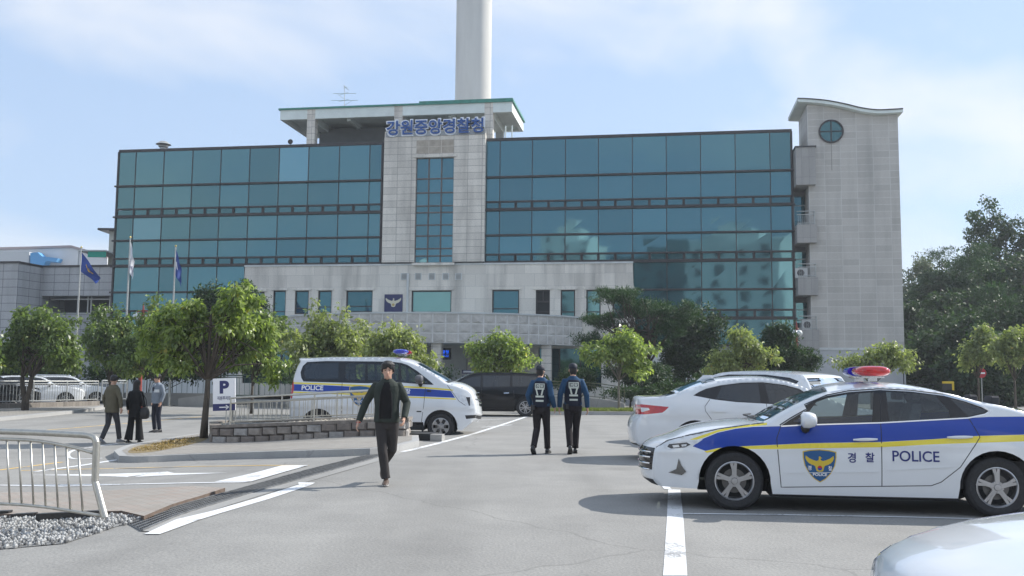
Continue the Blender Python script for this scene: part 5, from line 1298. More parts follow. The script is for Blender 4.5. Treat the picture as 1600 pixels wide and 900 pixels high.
# ------------------------------------------------------------------ generic shapes for the other cars
def generic(name, loc, rz, label, kind, body, hw=.92, glassm=G_dark, group=None, sc=1.0, style='ten', roofrail=False):
    """nose towards -x. kind: sedan, suv, minivan"""
    root = empty(name, loc, rz, label, 'car' if kind != 'minivan' else 'minivan', group)
    K = {'sedan': dict(L=4.85, wb=2.84, fo=.95, r=.335, E=[(-.86,.30,-.12,0,'body'),(-.88,.45,-.14,0,'grille'),(-.86,.66,-.12,0,'body'),(-.74,.76,-.06,.03,'body'),(-.3,.86,0,.05,'body'),(.35,.94,0,.04,'body'),(.62,.98,-.1,.03,'screen'),(1.0,1.22,-.08,.03,'screen'),(1.35,1.37,-.05,.03,'body'),(1.75,1.42,0,.03,'body'),(2.3,1.42,0,.03,'body'),(2.75,1.36,.03,.03,'screen'),(3.2,1.19,.08,.02,'screen'),(3.5,1.07,.08,.01,'body'),(3.85,1.04,.02,.02,'body'),(3.95,.98,.08,.01,'lamp'),(3.97,.82,.1,0,'body'),(3.98,.55,.1,0,'body'),(3.9,.3,.08,0,'body')],
          dlo=[(.68,.98),(1.05,1.2),(1.4,1.335),(1.8,1.38),(2.3,1.38),(2.7,1.32),(3.05,1.2),(3.2,1.12),(3.0,1.06),(2.5,1.01),(1.5,.97)], split=(1.78, 2.75), belt=[(-1,.85),(4,1.03)], tum=.42, sill=.2, hl=[(-.83,.64),(-.4,.74),(-.2,.78),(-.45,.66),(-.75,.58)], tl=[(3.95,.78),(3.99,.98),(3.55,.93),(3.5,.90)]),
         'suv': dict(L=4.7, wb=2.76, fo=.92, r=.365, E=[(-.84,.36,-.1,0,'black'),(-.87,.55,-.12,0,'grille'),(-.86,.82,-.12,0,'body'),(-.74,.95,-.06,.03,'body'),(-.3,1.06,0,.05,'body'),(.3,1.12,0,.04,'body'),(.5,1.15,-.1,.03,'screen'),(.85,1.4,-.08,.03,'screen'),(1.15,1.56,-.05,.03,'body'),(1.6,1.63,0,.03,'body'),(2.6,1.63,0,.03,'body'),(3.35,1.57,.03,.03,'body'),(3.5,1.5,.08,.02,'screen'),(3.66,1.25,.08,.01,'screen'),(3.76,1.1,.08,.01,'body'),(3.8,.98,.08,.01,'body'),(3.8,.75,.1,0,'body'),(3.82,.55,.1,0,'black'),(3.7,.36,.08,0,'black')],
          dlo=[(.58,1.16),(.92,1.38),(1.22,1.51),(1.6,1.57),(2.6,1.57),(3.2,1.51),(3.42,1.44),(3.3,1.3),(3.1,1.2),(2.4,1.16),(1.4,1.14)], split=(1.62, 2.55), belt=[(-1,.98),(4,1.14)], tum=.3, sill=.28, hl=[(-.84,.86),(-.35,.96),(-.2,.97),(-.45,.84),(-.8,.74)], tl=[(3.76,.92),(3.8,1.12),(3.35,1.1),(3.4,.98)]),
         'minivan': dict(L=5.1, wb=3.06, fo=.98, r=.36, E=[(-.9,.32,-.1,0,'black'),(-.93,.5,-.12,0,'grille'),(-.92,.8,-.12,0,'body'),(-.8,.92,-.06,.03,'body'),(-.35,1.05,0,.05,'body'),(.0,1.12,-.05,.04,'screen'),(.4,1.36,-.08,.03,'screen'),(.85,1.6,-.05,.03,'body'),(1.4,1.68,0,.03,'body'),(2.8,1.69,0,.03,'body'),(3.7,1.64,.03,.03,'body'),(3.85,1.55,.08,.02,'screen'),(4.0,1.25,.08,.01,'screen'),(4.06,1.1,.08,.01,'lamp'),(4.08,.92,.08,.01,'body'),(4.1,.6,.1,0,'body'),(4.0,.32,.08,0,'black')],
          dlo=[(.12,1.13),(.5,1.34),(.92,1.52),(1.4,1.6),(2.8,1.61),(3.5,1.57),(3.75,1.5),(3.8,1.2),(3.0,1.14),(1.5,1.1)], split=(1.35, 2.5), belt=[(-1,.95),(4,1.12)], tum=.3, sill=.22, hl=[(-.9,.78),(-.4,.92),(-.25,.92),(-.5,.8),(-.8,.72)], tl=[(4.02,.9),(4.06,1.15),(3.6,1.12),(3.65,1.0)])}[kind]
    E_ = [(a, b, a + c, b + d_, t) for a, b, c, d_, t in K['E']]; r = K['r']; ra = r + .07; wb = K['wb']; sl = K['sill']
    low = [(wb + ra + .15, sl + .06), (wb + ra + .02, sl + .04)] + arch_pts(wb, r, ra, -12, 192, 14)[1:-1] + [(wb - ra - .02, sl), (ra + .02, sl)] + arch_pts(0, r, ra, -12, 192, 14)[1:-1] + [(-ra - .02, sl + .04)]
    car = Car(root, E_, low, hw, K['belt'], K['tum'], (-.95, .9, .28), (wb + 1.1, .9, .18), bodym=body, rnd=.06, sub=3); car.lampm = M_red if kind != 'suv' else M_lens
    car.region(K['dlo'], None, M_gloss); dl = K['dlo']
    def clip(u0, u1, sh=.035):
        c = np.mean(dl, axis=0); q = [(c[0] + (x - c[0]) * .985, c[1] + (z - c[1]) * .86) for x, z in dl]; out = []
        xs = np.linspace(u0, u1, 9)
        def rng_(x):
            zz = []
            for (a, b), (c_, d_) in zip(q, q[1:] + q[:1]):
                if (a - x) * (c_ - x) <= 0 and a != c_: zz.append(b + (d_ - b) * (x - a) / (c_ - a))
            return (min(zz), max(zz)) if len(zz) >= 2 else None
        up = []; dn = []
        for x in xs:
            z = rng_(x)
            if z: up.append((x, z[1])); dn.append((x, z[0]))
        return up + dn[::-1]
    xs = sorted(p[0] for p in dl); s1, s2 = K['split']
    for i, (a, b) in enumerate(((xs[0] + .12, s1 - .05), (s1 + .05, s2 - .05), (s2 + .05, xs[-1] - .08))):
        P = clip(a, b)
        if len(P) > 4: car.region(P, 'window#%d' % i, glassm)
    car.region(K['hl'], 'headlight', M_lens); car.region(K['tl'], 'tail_light', M_red)
    car.build_sides(.12); car.build_cap(12, glass=G_wind if glassm != G_dark else G_dark); car.under(sl - .03, ((0, ra), (wb, ra)), r)
    mb = MB()
    for ln in ([(s1, sl + .1), (s1, 1.0), (s1 + .02, K['dlo'][4][1])], [(.55, sl + .1), (.5, .95)], [(s2 - .1, sl + .3), (s2 + .12, .75), (s2 + .1, 1.0)], [(.6, sl + .08), (s2 - .2, sl + .08)]): car.strip(ln, .01, M_bpl, 'x', -.001, .002, mb=mb)
    mb.build('shut_line', M_bpl, root)
    mb = MB()
    for u_ in (s1 - .28, s2 - .28): car.strip([(u_, .9), (u_ + .2, .91)], .03, body, 'x', .002, .03, mb=mb)
    mb.build('handle', M_chrome if kind == 'minivan' else body, root)
    for side in (-1, 1):
        wheel(root, (0, side * (hw - .03), r), r, .24, style, side); wheel(root, (wb, side * (hw - .03), r), r, .24, style, side)
    mirror_part(root, K['dlo'][0][0] + .22, K['dlo'][0][1] + .06, hw - .04, 1.1, cap=body)
    for y in (-.38, .38): seat(root, 1.5, y, .6 if kind == 'sedan' else .75, -1, M_seat); seat(root, 2.45, y, .62 if kind == 'sedan' else .78, -1, M_seat, .34, .5)
    mb = MB(); mb.box(.5, wb + .4, -.78, .78, .3, K['dlo'][0][1] - .3); mb.build('cabin_floor', M_seat, root)
    mb = MB(); mb.box(-.99 if kind != 'minivan' else -1.05, -.97, -.26, .26, sl + .2, sl + .32); mb.box(wb + (1.24 if kind != 'suv' else 1.16), wb + (1.26 if kind != 'suv' else 1.18), -.26, .26, .6, .72); mb.build('number_plate', mat('plate_white', (.7, .72, .72), .5), root)
    if roofrail:
        mb = MB()
        for y in (-.6, .6): mb.tube([(1.3, y, 1.62), (1.45, y, 1.68), (3.0, y, 1.68), (3.2, y, 1.61)], .022, 6)
        mb.build('roof_rail', M_chrome, root, smooth_=True)
    root.scale = (sc,) * 3
    return root, car
def put(px, depth, z=None):
    p = atd(px, 590, depth); return (p.x, p.y, g(p.x, p.y) if z is None else z)

# white saloon behind the police car, tail towards the left: traced, nose hidden
ws = Plane(1086, 17.3, R(4)); AW = lambda X, Y, inn=0.: ws(*zA(X, Y), inn)
H2 = .92; wsd = empty('parked_saloon', ws.place(H2), -ws.yaw, 'white saloon with red tail light parked right behind the police car', 'car')
Ecar = []
p = AW(95, 490); e(p, (p[0] - .08, p[1] - .02), 'black'); p = AW(60, 475); e(p, (p[0] - .1, p[1]), 'body'); p = AW(52, 400); e(p, (p[0] - .12, p[1]), 'body'); p = AW(62, 345); e(p, (p[0] - .12, p[1]), 'body')
p = AW(80, 312); e(p, (p[0] - .1, p[1]), 'lamp'); p = AW(78, 258); e(p, (p[0] - .1, p[1]), 'body'); p = AW(74, 222); e(p, (p[0] - .06, p[1] + .03), 'body'); p = AW(130, 213); e(p, (p[0], AW(130, 205, .9)[1]), 'body')
p = AW(225, 208); e(p, (p[0] - .05, AW(200, 200, .9)[1]), 'screen'); p = AW(320, 178); e(p, (p[0] - .02, AW(310, 160, .9)[1]), 'screen'); p = AW(420, 147); e(p, (p[0], AW(425, 124, .9)[1]), 'screen')
p = AW(500, 128); e(p, (p[0], AW(510, 108, .9)[1]), 'body')
for X, Y, Yc in ((620, 114, 98), (760, 110, 97), (880, 125, 113), (980, 155, 140)): p = AW(X, Y); e(p, (p[0], AW(X, Yc, .9)[1]), 'body' if X < 950 else 'screen')
u0 = AW(980, 155)[0]
for du, z, t in ((.35, 1.22, 'screen'), (.8, 1.04, 'body'), (1.2, .98, 'body'), (1.6, .9, 'body'), (1.85, .78, 'body'), (1.93, .6, 'grille'), (1.93, .4, 'body'), (1.85, .28, 'body')): e((u0 + du, z), (u0 + du + (.1 if du > 1.6 else 0), z + .03), t)
wfu = 2.85; r = .345; ra = .42
low = [(wfu + ra + .02, .25)] + arch_pts(wfu, r, ra, -12, 192)[1:-1] + [(wfu - ra, .22), (ra + .02, .22)] + arch_pts(0, r, ra, -12, 192)[1:-1] + [(-ra - .02, .27)]
car = Car(wsd, Ecar, low, H2, [(-1.2, .98), (0, 1.02), (3, .98)], .42, (AW(60, 400)[0], .9, .22), (u0 + 1.9, .8, .25)); car.lampm = M_red
car.region([AW(368, 205), AW(400, 186), AW(440, 168), AW(520, 149), AW(640, 134), AW(760, 131), AW(880, 146), AW(960, 168), AW(1010, 200), AW(1050, 262), AW(830, 254), AW(600, 241), AW(480, 227)], None, M_gloss)
car.region([AW(495, 220), AW(530, 156), AW(640, 141), AW(735, 138), AW(740, 245), AW(600, 236)], 'window#1', G_dark); car.region([AW(770, 139), AW(880, 153), AW(950, 175), AW(995, 205), AW(1030, 255), AW(790, 248)], 'window#2', G_dark)
car.region([AW(40, 312), AW(40, 250), AW(120, 258), AW(232, 268), AW(215, 285), AW(195, 300), AW(100, 311)], 'tail_light', M_red)
car.region([AW(55, 272), AW(120, 274), AW(128, 285), AW(90, 297), AW(55, 298)], 'tail_light', M_lens)
car.build_sides(.1); car.build_cap(); car.under(.2, ((0, ra), (wfu, ra)), r)
mb = MB()
for ln in ([AW(468, 340), AW(432, 290), AW(430, 265), AW(460, 225)], [AW(770, 250), AW(785, 345)]): car.strip(ln, .009, M_bpl, 'x', -.001, .002, mb=mb)
mb.build('shut_line', M_bpl, wsd)
mb = MB(); car.strip([AW(356, 205), AW(395, 183), AW(440, 162), AW(520, 143), AW(640, 127), AW(760, 124), AW(880, 139), AW(965, 162)], .013, M_chrome, 'x', .001, .004, mb=mb); car.strip([AW(470, 289), AW(545, 291)], .035, P_white, 'x', .004, .03, mb=mb); mb.build('chrome_trim', [P_white], wsd)
for side in (-1, 1): wheel(wsd, (0, side * (H2 - .03), r), r, .235, 'five', side); wheel(wsd, (wfu, side * (H2 - .03), r), r, .235, 'five', side)
for y in (-.38, .38): seat(wsd, 1.9, y, .66, 1); seat(wsd, 1.0, y, .66, 1, M_seat, .34, .5)
mb = MB(); mb.box(-.3, 3.0, -.75, .75, .3, .75); mb.build('cabin_floor', M_seat, wsd)
a = AW(430, 122, .9); mb = MB(); mb.loft([[(a[0] - .02 + .16 * x, .03 * y * (1 - t), a[1] - .02 + .13 * t) for x, y in ((-1 + t, -1), (1, -1 * (1 - .5 * t)), (1, 1), (-1 + t, 1))] for t in (0, .5, .95)]); mb.build('shark_fin_antenna', P_white, wsd)

generic('parked_estate', put(1086, 23.3), -R(52), 'white tall hatchback whose roof shows above the white saloon', 'suv', P_white, sc=1.03)
generic('black_minivan', put(702, 38.0), -R(2), 'long black minivan parked across the far end of the car park', 'minivan', P_black)
generic('foreground_car', (2.5, 3.72, 0), -R(-2), 'white car close to the camera, only its bonnet edge showing at bottom right', 'sedan', P_white)
for i, (px, d, rz, col, lab, kd) in enumerate(((40, 50.5, 208, P_black, 'black off-roader behind the left fence, leftmost of the three parked there', 'suv'), (104, 51.5, 205, P_white, 'white pickup-like car behind the fence, middle of the three parked there', 'suv'), (152, 53.5, 203, P_white, 'white off-roader with dark grille nearest the fence end', 'suv'))):
    generic('parked_car', put(px, d), R(rz), lab, kd, col, group='cars parked behind the left fence', roofrail=i == 2)

# trims made for both flanks at once become one part per flank
def split_mesh(o, axis=1):
    me = o.data; keep = []
    for sgn in (-1, 1):
        bm_ = bmesh.new(); bm_.from_mesh(me); bmesh.ops.delete(bm_, geom=[f for f in bm_.faces if f.calc_center_median()[axis] * sgn < 0], context='FACES')
        if len(bm_.faces): m2 = bpy.data.meshes.new(o.name); bm_.to_mesh(m2); keep.append(m2)
        bm_.free()
    if len(keep) < 2: return
    for m2 in keep:
        for m_ in me.materials: m2.materials.append(m_)
    o.data = keep[0]; c = o.copy(); c.data = keep[1]; C.objects.link(c)
for o in list(C.objects):
    if o.type == 'MESH' and o.parent and o.name.split('.')[0] in ('shut_line', 'sill_trim', 'window_seal', 'fog_lamp_trim', 'chrome_trim', 'body_crease', 'side_repeater', 'window_bar', 'roof_rail', 'handle') and o.parent.type == 'EMPTY': split_mesh(o)
    elif o.type == 'MESH' and o.name.split('.')[0] == 'number_plate': split_mesh(o, 0)
# ================================================================== street furniture, drains, fences, flags
def gz(x, y): return g(x, y)
def W3(px, d, z=None):
    p = atd(px, 590, d); return Vector((p.x, p.y, g(p.x, p.y) if z is None else z))
M_wallst = brick_ground('planter_stone', (0.24, .21, .185), (.13, .11, .10), (.05, .045, .04), .42, .2, .5)
# stone planter wall
F1, F2, B2, B1 = W3(335, 23.5), W3(636, 22.15), W3(642, 23.1), W3(352, 26.2)
ring_ = [F1, F2, B2, W3(500, 24.2), W3(440, 25.0), B1, W3(333, 25.2)]
pw = empty('planter_wall', (F1.x, F1.y, 0), 0, 'low planter wall of rough brown stone blocks below the police van', 'wall')
rs_ = random.Random(3); mb = MB(); cp = MB(); ht = .40
base = [p.copy() for p in ring_]
for i in range(len(base)):
    a, b = base[i], base[(i+1) % len(base)]; Ln = (b - a).length; n = max(1, round(Ln / .40)); t = (b - a).normalized(); nn = Vector((t.y, -t.x, 0))
    for row in range(2):
        k = 0.0; off = .5 * (row % 2)
        cuts = [0] + [(j + off) / n for j in range(n + 1) if 0 < (j + off) / n < 1] + [1]
        for u0, u1 in zip(cuts, cuts[1:]):
            p, q = a + (b - a) * u0, a + (b - a) * u1; zz0 = min(g(p.x, p.y), g(q.x, q.y)) + .13 + (row * .19 - .04); zz1 = zz0 + .185
            if row == 0: zz0 -= .12
            if row == 1: zz1 += .005
            m_ = (p + q) / 2; o_ = rs_.uniform(.025, .06); e_ = .012
            front = [p + t * e_ , q - t * e_]
            P = [(front[0].x, front[0].y, zz0 + e_), (front[1].x, front[1].y, zz0 + e_), (front[1].x, front[1].y, zz1), (front[0].x, front[0].y, zz1)]
            ins = [(m_ + (Vector(v[:2]).to_3d() - m_) * .78 + nn * o_) for v in P]
            I = [(v.x, v.y, (zz0 + zz1)/2 + (P[k2][2] - (zz0 + zz1)/2) * .72) for k2, v in enumerate(ins)]
            tn = rs_.random(); 
            mb.poly(I, rs_.choice((0, 0, 1, 2)), tn)
            for k2 in range(4): mb.poly([P[k2], P[(k2+1) % 4], I[(k2+1) % 4], I[k2]], mb.m[-1] if k2 else mb.m[-1], tn)
stm = [mat('block_brown', (.36, .32, .28), .9, nscale=6, ncol=(.2, .175, .155), bump=.9, bscale=22), mat('block_grey', (.42, .40, .38), .9, nscale=6, ncol=(.25, .235, .22), bump=.9, bscale=22), mat('block_dark', (.26, .22, .19), .9, nscale=6, ncol=(.16, .14, .125), bump=.9, bscale=22)]
mb.build('stone_blocks', stm, pw, loc=(-F1.x, -F1.y, 0))
core = MB(); cen = sum(base, Vector()) / len(base)
bb = [p + (cen - p).normalized() * .02 for p in base]
zt = lambda p: g(p.x, p.y) + .47
core.loft([[(p.x, p.y, g(p.x, p.y) - .1) for p in bb], [(p.x, p.y, zt(p)) for p in bb]]); core.build('wall_core', mat('mortar_dark', (.07, .06, .055), .95), pw, loc=(-F1.x, -F1.y, 0))
ou = [p + (p - cen).normalized() * .07 for p in base]; inn = [p + (cen - p).normalized() * .22 for p in base]
for i in range(len(base)):
    j = (i+1) % len(base); Q = [ou[i], ou[j], inn[j], inn[i]]
    lo = [(q.x, q.y, zt(q) + .004) for q in Q]; hi = [(q.x, q.y, zt(q) + .075) for q in Q]
    cp.poly(hi); cp.poly([lo[0], lo[1], hi[1], hi[0]]); cp.poly([lo[3], lo[2], hi[2], hi[3]])
cp.build('coping', mat('coping_brown', (.30, .265, .235), .9, nscale=5, ncol=(.13, .115, .1), bump=.5, bscale=30), pw, loc=(-F1.x, -F1.y, 0))
sm = MB(); sm.poly([(p.x, p.y, zt(p) + .03) for p in inn]); sm.build('planter_gravel', M_grav, pw, loc=(-F1.x, -F1.y, 0))
rg = random.Random(9); st = MB()
for k in range(420):
    u, v = rg.random(), rg.random(); p = (F1.lerp(F2, u)).lerp(B1.lerp(B2, u), .15 + .7 * v); r = rg.uniform(.02, .05); z = zt(p) + .03
    st.lathe([(.001, r * .8), (r * .8, r * .4), (r, 0), (r * .7, -r * .5)], 6, 'z', (p.x, p.y, z))
tag(st.build('pebbles', mat('pale_pebble', (.42, .38, .31), .8, nscale=20, namt=.3)), 'pale pebbles lying on top of the planter', 'pebbles', kind='stuff')

def railing(name, pts, zf, h, label, m_=M_steel, bar=.12, post=1.9, r=.022, br=.009, cat='railing', group=None, mid=.13, rail2=True, bars_to_top=False):
    o = empty(name, (pts[0].x, pts[0].y, 0), 0, label, cat, group); L0 = Vector((-pts[0].x, -pts[0].y, 0))
    d = [0]; 
    for a, b in zip(pts, pts[1:]): d.append(d[-1] + (b - a).length)
    def at_s(s_):
        for i in range(len(pts) - 1):
            if s_ <= d[i+1] + 1e-6: t = (s_ - d[i]) / max(d[i+1] - d[i], 1e-6); return pts[i].lerp(pts[i+1], t)
        return pts[-1]
    mb = MB(); mb.tube([(p.x, p.y, zf(p) + h) for p in pts], r, 8); mb.tube([(p.x, p.y, zf(p) + .08) for p in pts], r * .7, 6)
    if rail2: mb.tube([(p.x, p.y, zf(p) + h - mid) for p in pts], r * .8, 6)
    mb.build('rail', m_, o, loc=L0, smooth_=True, angle=50)
    n = max(1, round(d[-1] / post))
    for k in range(n + 1):
        p = at_s(d[-1] * k / n); pb = MB(); pb.tube([(p.x, p.y, zf(p)), (p.x, p.y, zf(p) + h)], r * 1.05, 8); pb.build('post', m_, o, loc=L0, smooth_=True, angle=50)
    bm_ = MB(); n = int(d[-1] / bar)
    for k in range(1, n):
        p = at_s(d[-1] * k / n); bm_.tube([(p.x, p.y, zf(p) + .08), (p.x, p.y, zf(p) + h - (mid if rail2 else 0))], br, 5, caps=False)
    bm_.build('bars', m_, o, loc=L0, smooth_=True)
    return o
ztp = lambda p: g(p.x, p.y) + .545
ins_ = [p + (cen - p).normalized() * .12 for p in base]
railing('planter_railing', [W3(362, 23.4), ins_[1]], ztp, .66, 'steel railing with thin upright bars on the front of the stone planter', group=None, bar=.155)
railing('planter_railing', [W3(362, 23.45), W3(366, 25.5), W3(440, 24.8), W3(500, 24.05), W3(628, 23.0)], ztp, .66, 'second steel railing along the rear of the stone planter beside the van', bar=.155)

# near railing at the lower left
nr = empty('near_railing', (-4.2, 9.9, 0), 0, 'shiny steel railing with bent end post in the lower left foreground', 'railing'); L0 = Vector((4.2, -9.9, 0))
def nd(px): return 9.9 + (163 - px) * .0032
def npt(px, py): return atd(px, py, nd(px))
top = [npt(-260, 668), npt(-120, 671), npt(0, 674), npt(60, 676), npt(118, 679), npt(138, 680.5), npt(148, 685), npt(151, 695)]
mb = MB(); mb.tube([tuple(p) for p in spline([tuple(p) for p in top], 3)], .034, 10); mb.build('rail', M_steel, nr, loc=L0, smooth_=True)
mb = MB(); mb.tube([tuple(npt(151, 690)), tuple(npt(148.5, 752))], .036, 12); mb.tube([tuple(npt(147.5, 750)), tuple(npt(150, 757)), tuple(npt(164, 809))], [.03, .036, .038], 12); mb.build('post', M_steel, nr, loc=L0, smooth_=True, angle=50)
c2 = spline([(-260,690),(-120,686),(0,686),(60,689),(110,698),(148,708)], 5); c3 = spline([(-260,784),(-120,786),(0,787),(60,791),(110,798),(158,806)], 5)
mb = MB(); mb.tube([tuple(npt(*p)) for p in c2], .02, 8); mb.tube([tuple(npt(*p)) for p in c3], .018, 8); mb.build('curved_rail', M_steel, nr, loc=L0, smooth_=True)
mb = MB(); x = -250
while x < 140:
    y2 = np.interp(x, [p[0] for p in c2], [p[1] for p in c2]); xb = x + 5 + (x > 60) * (x - 60) * .04; y3 = np.interp(xb, [p[0] for p in c3], [p[1] for p in c3])
    mb.tube([tuple(npt(x, y2)), tuple(npt(xb, y3))], .0115, 6); x += 18.6
mb.build('bars', M_steel, nr, loc=L0, smooth_=True)

# black plastic kerb edging and drain end at the bottom left
mb = MB()
for a, b, h_ in (((-200,815),(16,808),.07), ((20,811),(55,809),.05), ((60,815),(158,810),.08)):
    p, q = gp(*a), gp(*b); t = (q - p).normalized(); n_ = Vector((-t.y, t.x, 0)) * .05
    P = [p - n_, q - n_, q + n_, p + n_]; mb.loft([[(v.x, v.y, v.z - .01) for v in P], [(v.x, v.y, v.z + h_) for v in P], [(v.x * .0 + (v.x + (q.x + p.x) * .0), v.y, v.z + h_ + .01) for v in P]])
ke = mb.build('rubber_edging', M_bpl); tag(ke, 'black rubber edging strips lying in front of the near gravel bed', 'edging')

# long slot drain
up_ = [(196,817),(280,791),(400,757.5),(480,735),(580,710),(649,688)]; lo_ = [(222,830),(280,805),(400,768.5),(480,746),(580,718),(653,693)]
dr = empty('drain_grate', gp(480, 740), 0, 'long dark slotted drain channel running diagonally across the car park', 'drain'); L0 = -gp(480, 740)
U = [gp(*p) for p in up_]; Lw = [gp(*p) for p in lo_]
def rs2(P, n):
    A_ = np.array([tuple(p) for p in P]); d = np.r_[0, np.cumsum(np.linalg.norm(np.diff(A_, axis=0), axis=1))]; t = np.linspace(0, d[-1], n); return np.column_stack([np.interp(t, d, A_[:, k]) for k in range(3)]), d[-1]
nU, lenU = rs2(U, 260); nL, _ = rs2(Lw, 260)
mb = MB()
for t in (0.0, .2, .4, .6, .8, 1.0):
    row = [Vector(a).lerp(Vector(b), t) for a, b in zip(nU[::10], nL[::10])]; mb.tube([(p.x, p.y, p.z + .009) for p in row], .014 if t in (0, 1) else .008, 4)
mb.build('frame', mat('drain_iron', (.22, .225, .23), .5, .6, nscale=9, namt=.3), dr, loc=L0)
mb = MB()
for i in range(0, 260, 1):
    a, b = Vector(nU[i]), Vector(nL[i]); mb.tube([(a.x, a.y, a.z + .006), (b.x, b.y, b.z + .006)], .007, 3, caps=False)
mb.build('slats', MATS['drain_iron'], dr, loc=L0)
mb = MB()
for i in range(0, 250, 10):
    a, b, c_, d_ = Vector(nU[i]), Vector(nL[i]), Vector(nL[min(i+10, 259)]), Vector(nU[min(i+10, 259)]); mb.poly([(v.x, v.y, v.z + .002) for v in (a, b, c_, d_)])
mb.build('channel', mat('drain_channel', (.06, .06, .062), .9), dr, loc=L0)
sheet('concrete_strip', [Vector(p) for p in nL[::20]] + [Vector(p) + Vector((.22, -.12, 0)) for p in nL[::20]][::-1], .003, M_conc)
pit = W3(660, 23.0); pb = empty('drain_pit', pit, R(-8), 'open dark drain pit with a pale concrete block between planter and van', 'drain')
mb = MB(); mb.box(-.30, .32, -.35, .45, .004, .16); mb.build('pit_box', M_void, pb)
mb = MB(); mb.box(.34, .62, -.55, -.25, .003, .16); mb.box(.4, .56, -.25, .1, .003, .09); mb.build('concrete_block', M_conc, pb)

# parking sign
sp = gp(351, 690.5, up=.13); sg2 = empty('parking_sign', (sp.x, sp.y, g(sp.x, sp.y) + .13), R(-4), 'white board with navy letter P and arrow on a thin post', 'sign')
sc_ = 1484 / sp.y; bw, b0, b1 = 35.5 / sc_, (690 - 642) / sc_, (690 - 592) / sc_
mb = MB(); mb.tube([(0, 0, 0), (.02, 0, b0 + .1)], .016, 8); mb.build('post', M_galv, sg2, smooth_=True, angle=50)
mb = MB(); mb.box(-bw/2, bw/2, -.025, .0, b0, b1); bd = mb.build('board', mat('sign_white', (.86, .86, .88), .45), sg2); bd.rotation_euler = (0, R(-2.5), 0)
mb = MB(); mb.poly([(-bw/2, -.028, b0), (bw/2, -.028, b0), (bw/2, -.028, b0 + .17), (-bw/2, -.028, b0 + .17)]); mb.build('navy_band', mat('sign_navy', (.02, .025, .13), .4), bd)
mb = MB(); f_ = lambda u, v, w_: (u, -.029, v); add_text(mb, 'P', f_, -.11, .13, b0 + .42, b1 - .06, bold=.05); add_text(mb, '직원주차장', f_, -.17, .17, b0 + .26, b0 + .355, bold=.02); mb.build('lettering', MATS['sign_navy'], bd)
mb = MB(); zc = b0 + .085; mb.poly([(-.12, -.031, zc - .012), (.08, -.031, zc - .012), (.08, -.031, zc + .012), (-.12, -.031, zc + .012)])
mb.poly([(.05, -.032, zc + .06), (.13, -.032, zc), (.05, -.032, zc - .06), (.04, -.032, zc - .045), (.095, -.032, zc), (.04, -.032, zc + .045)]); mb.build('arrow', MATS['sign_white'], bd)

# fence and low wall in front of the cars on the left
lw = [W3(-180, 41.5), W3(-60, 43), W3(40, 45.5), W3(154, 50)]
M_lw = brick_ground('low_wall_stone', (.26, .235, .21), (.15, .13, .12), (.08, .07, .065), .5, .2, .5)
lo = empty('low_wall', (lw[0].x, lw[0].y, 0), 0, 'low stone wall under the fence at the far left', 'wall'); mb = MB()
for a, b in zip(lw, lw[1:]):
    t = (b - a).normalized(); n_ = Vector((-t.y, t.x, 0)) * .15; P = [a - n_, b - n_, b + n_, a + n_]
    mb.loft([[(v.x, v.y, v.z - .1) for v in P], [(v.x, v.y, v.z + .36) for v in P]])
mb.build('stone_blocks', M_lw, lo, loc=(-lw[0].x, -lw[0].y, 0))
railing('parking_fence', lw, lambda p: g(p.x, p.y) + .365, 1.02, 'grey steel fence with thin bars in front of the three parked cars', M_galv, bar=.16, post=2.2, r=.03, br=.013, cat='fence')
railing('parking_fence', [W3(160, 50.5), W3(199, 51.5)], lambda p: g(p.x, p.y) + .365, 1.05, 'short pale steel fence behind the man in the olive jacket', M_galv, bar=.2, post=1.3, r=.035, br=.013, cat='fence')
M_gfen = mat('green_fence_paint', (.06, .11, .08), .5, .3)
railing('garden_fence', [W3(200, 56), W3(345, 57), W3(470, 57)], lambda p: g(p.x, p.y) + .5, 1.25, 'dark green garden fence in front of the building behind the trees', M_gfen, bar=.3, post=2.4, r=.03, br=.012, cat='fence')
mb = MB(); a, b = W3(150, 55), W3(345, 55.5); gwl = empty('garden_wall', (a.x, a.y, 0), 0, 'long low grey concrete wall under the green garden fence', 'wall'); t = Vector((0, .3, 0))
mb.loft([[(v.x - a.x, v.y - a.y, -.3) for v in (a, b, b + t, a + t)], [(v.x - a.x, v.y - a.y, .42) for v in (a, b, b + t, a + t)]]); c_ = W3(280, 53.5); d_ = W3(345, 52.5)
mb.loft([[(v.x - a.x, v.y - a.y, -.3) for v in (c_, d_, d_ + t * 6, c_ + t * 3)], [(v.x - a.x, v.y - a.y, zz) for v, zz in ((c_, .15), (d_, .52), (d_ + t * 6, .52), (c_ + t * 3, .15))]]); mb.build('concrete', M_conc, gwl)
# ramp wall and balustrade right of the officers
rp = [W3(858, 46), W3(900, 46), W3(940, 45.6), W3(964, 45), W3(976, 44)]
rw_ = empty('ramp_wall', (rp[0].x, rp[0].y, 0), 0, 'curved low concrete ramp wall between the officers and the small tree', 'wall'); mb = MB()
zz_ = [.62, .6, .52, .42, .36]; rings = []
for p, z in zip(rp, zz_): rings.append([(p.x - rp[0].x, p.y - rp[0].y, 0), (p.x - rp[0].x, p.y - rp[0].y, z), (p.x - rp[0].x + .05, p.y - rp[0].y + .25, z), (p.x - rp[0].x + .05, p.y - rp[0].y + .25, 0)])
mb.loft(rings); mb.build('concrete', M_conc, rw_)
railing('ramp_railing', [p + Vector((0, .12, 0)) for p in rp], lambda p: float(np.interp(p.x, [q.x for q in rp], zz_)), .72, 'dark green railing on top of the curved ramp wall', mat('olive_rail', (.10, .11, .06), .5, .3), bar=.42, post=3, r=.02, br=.013)
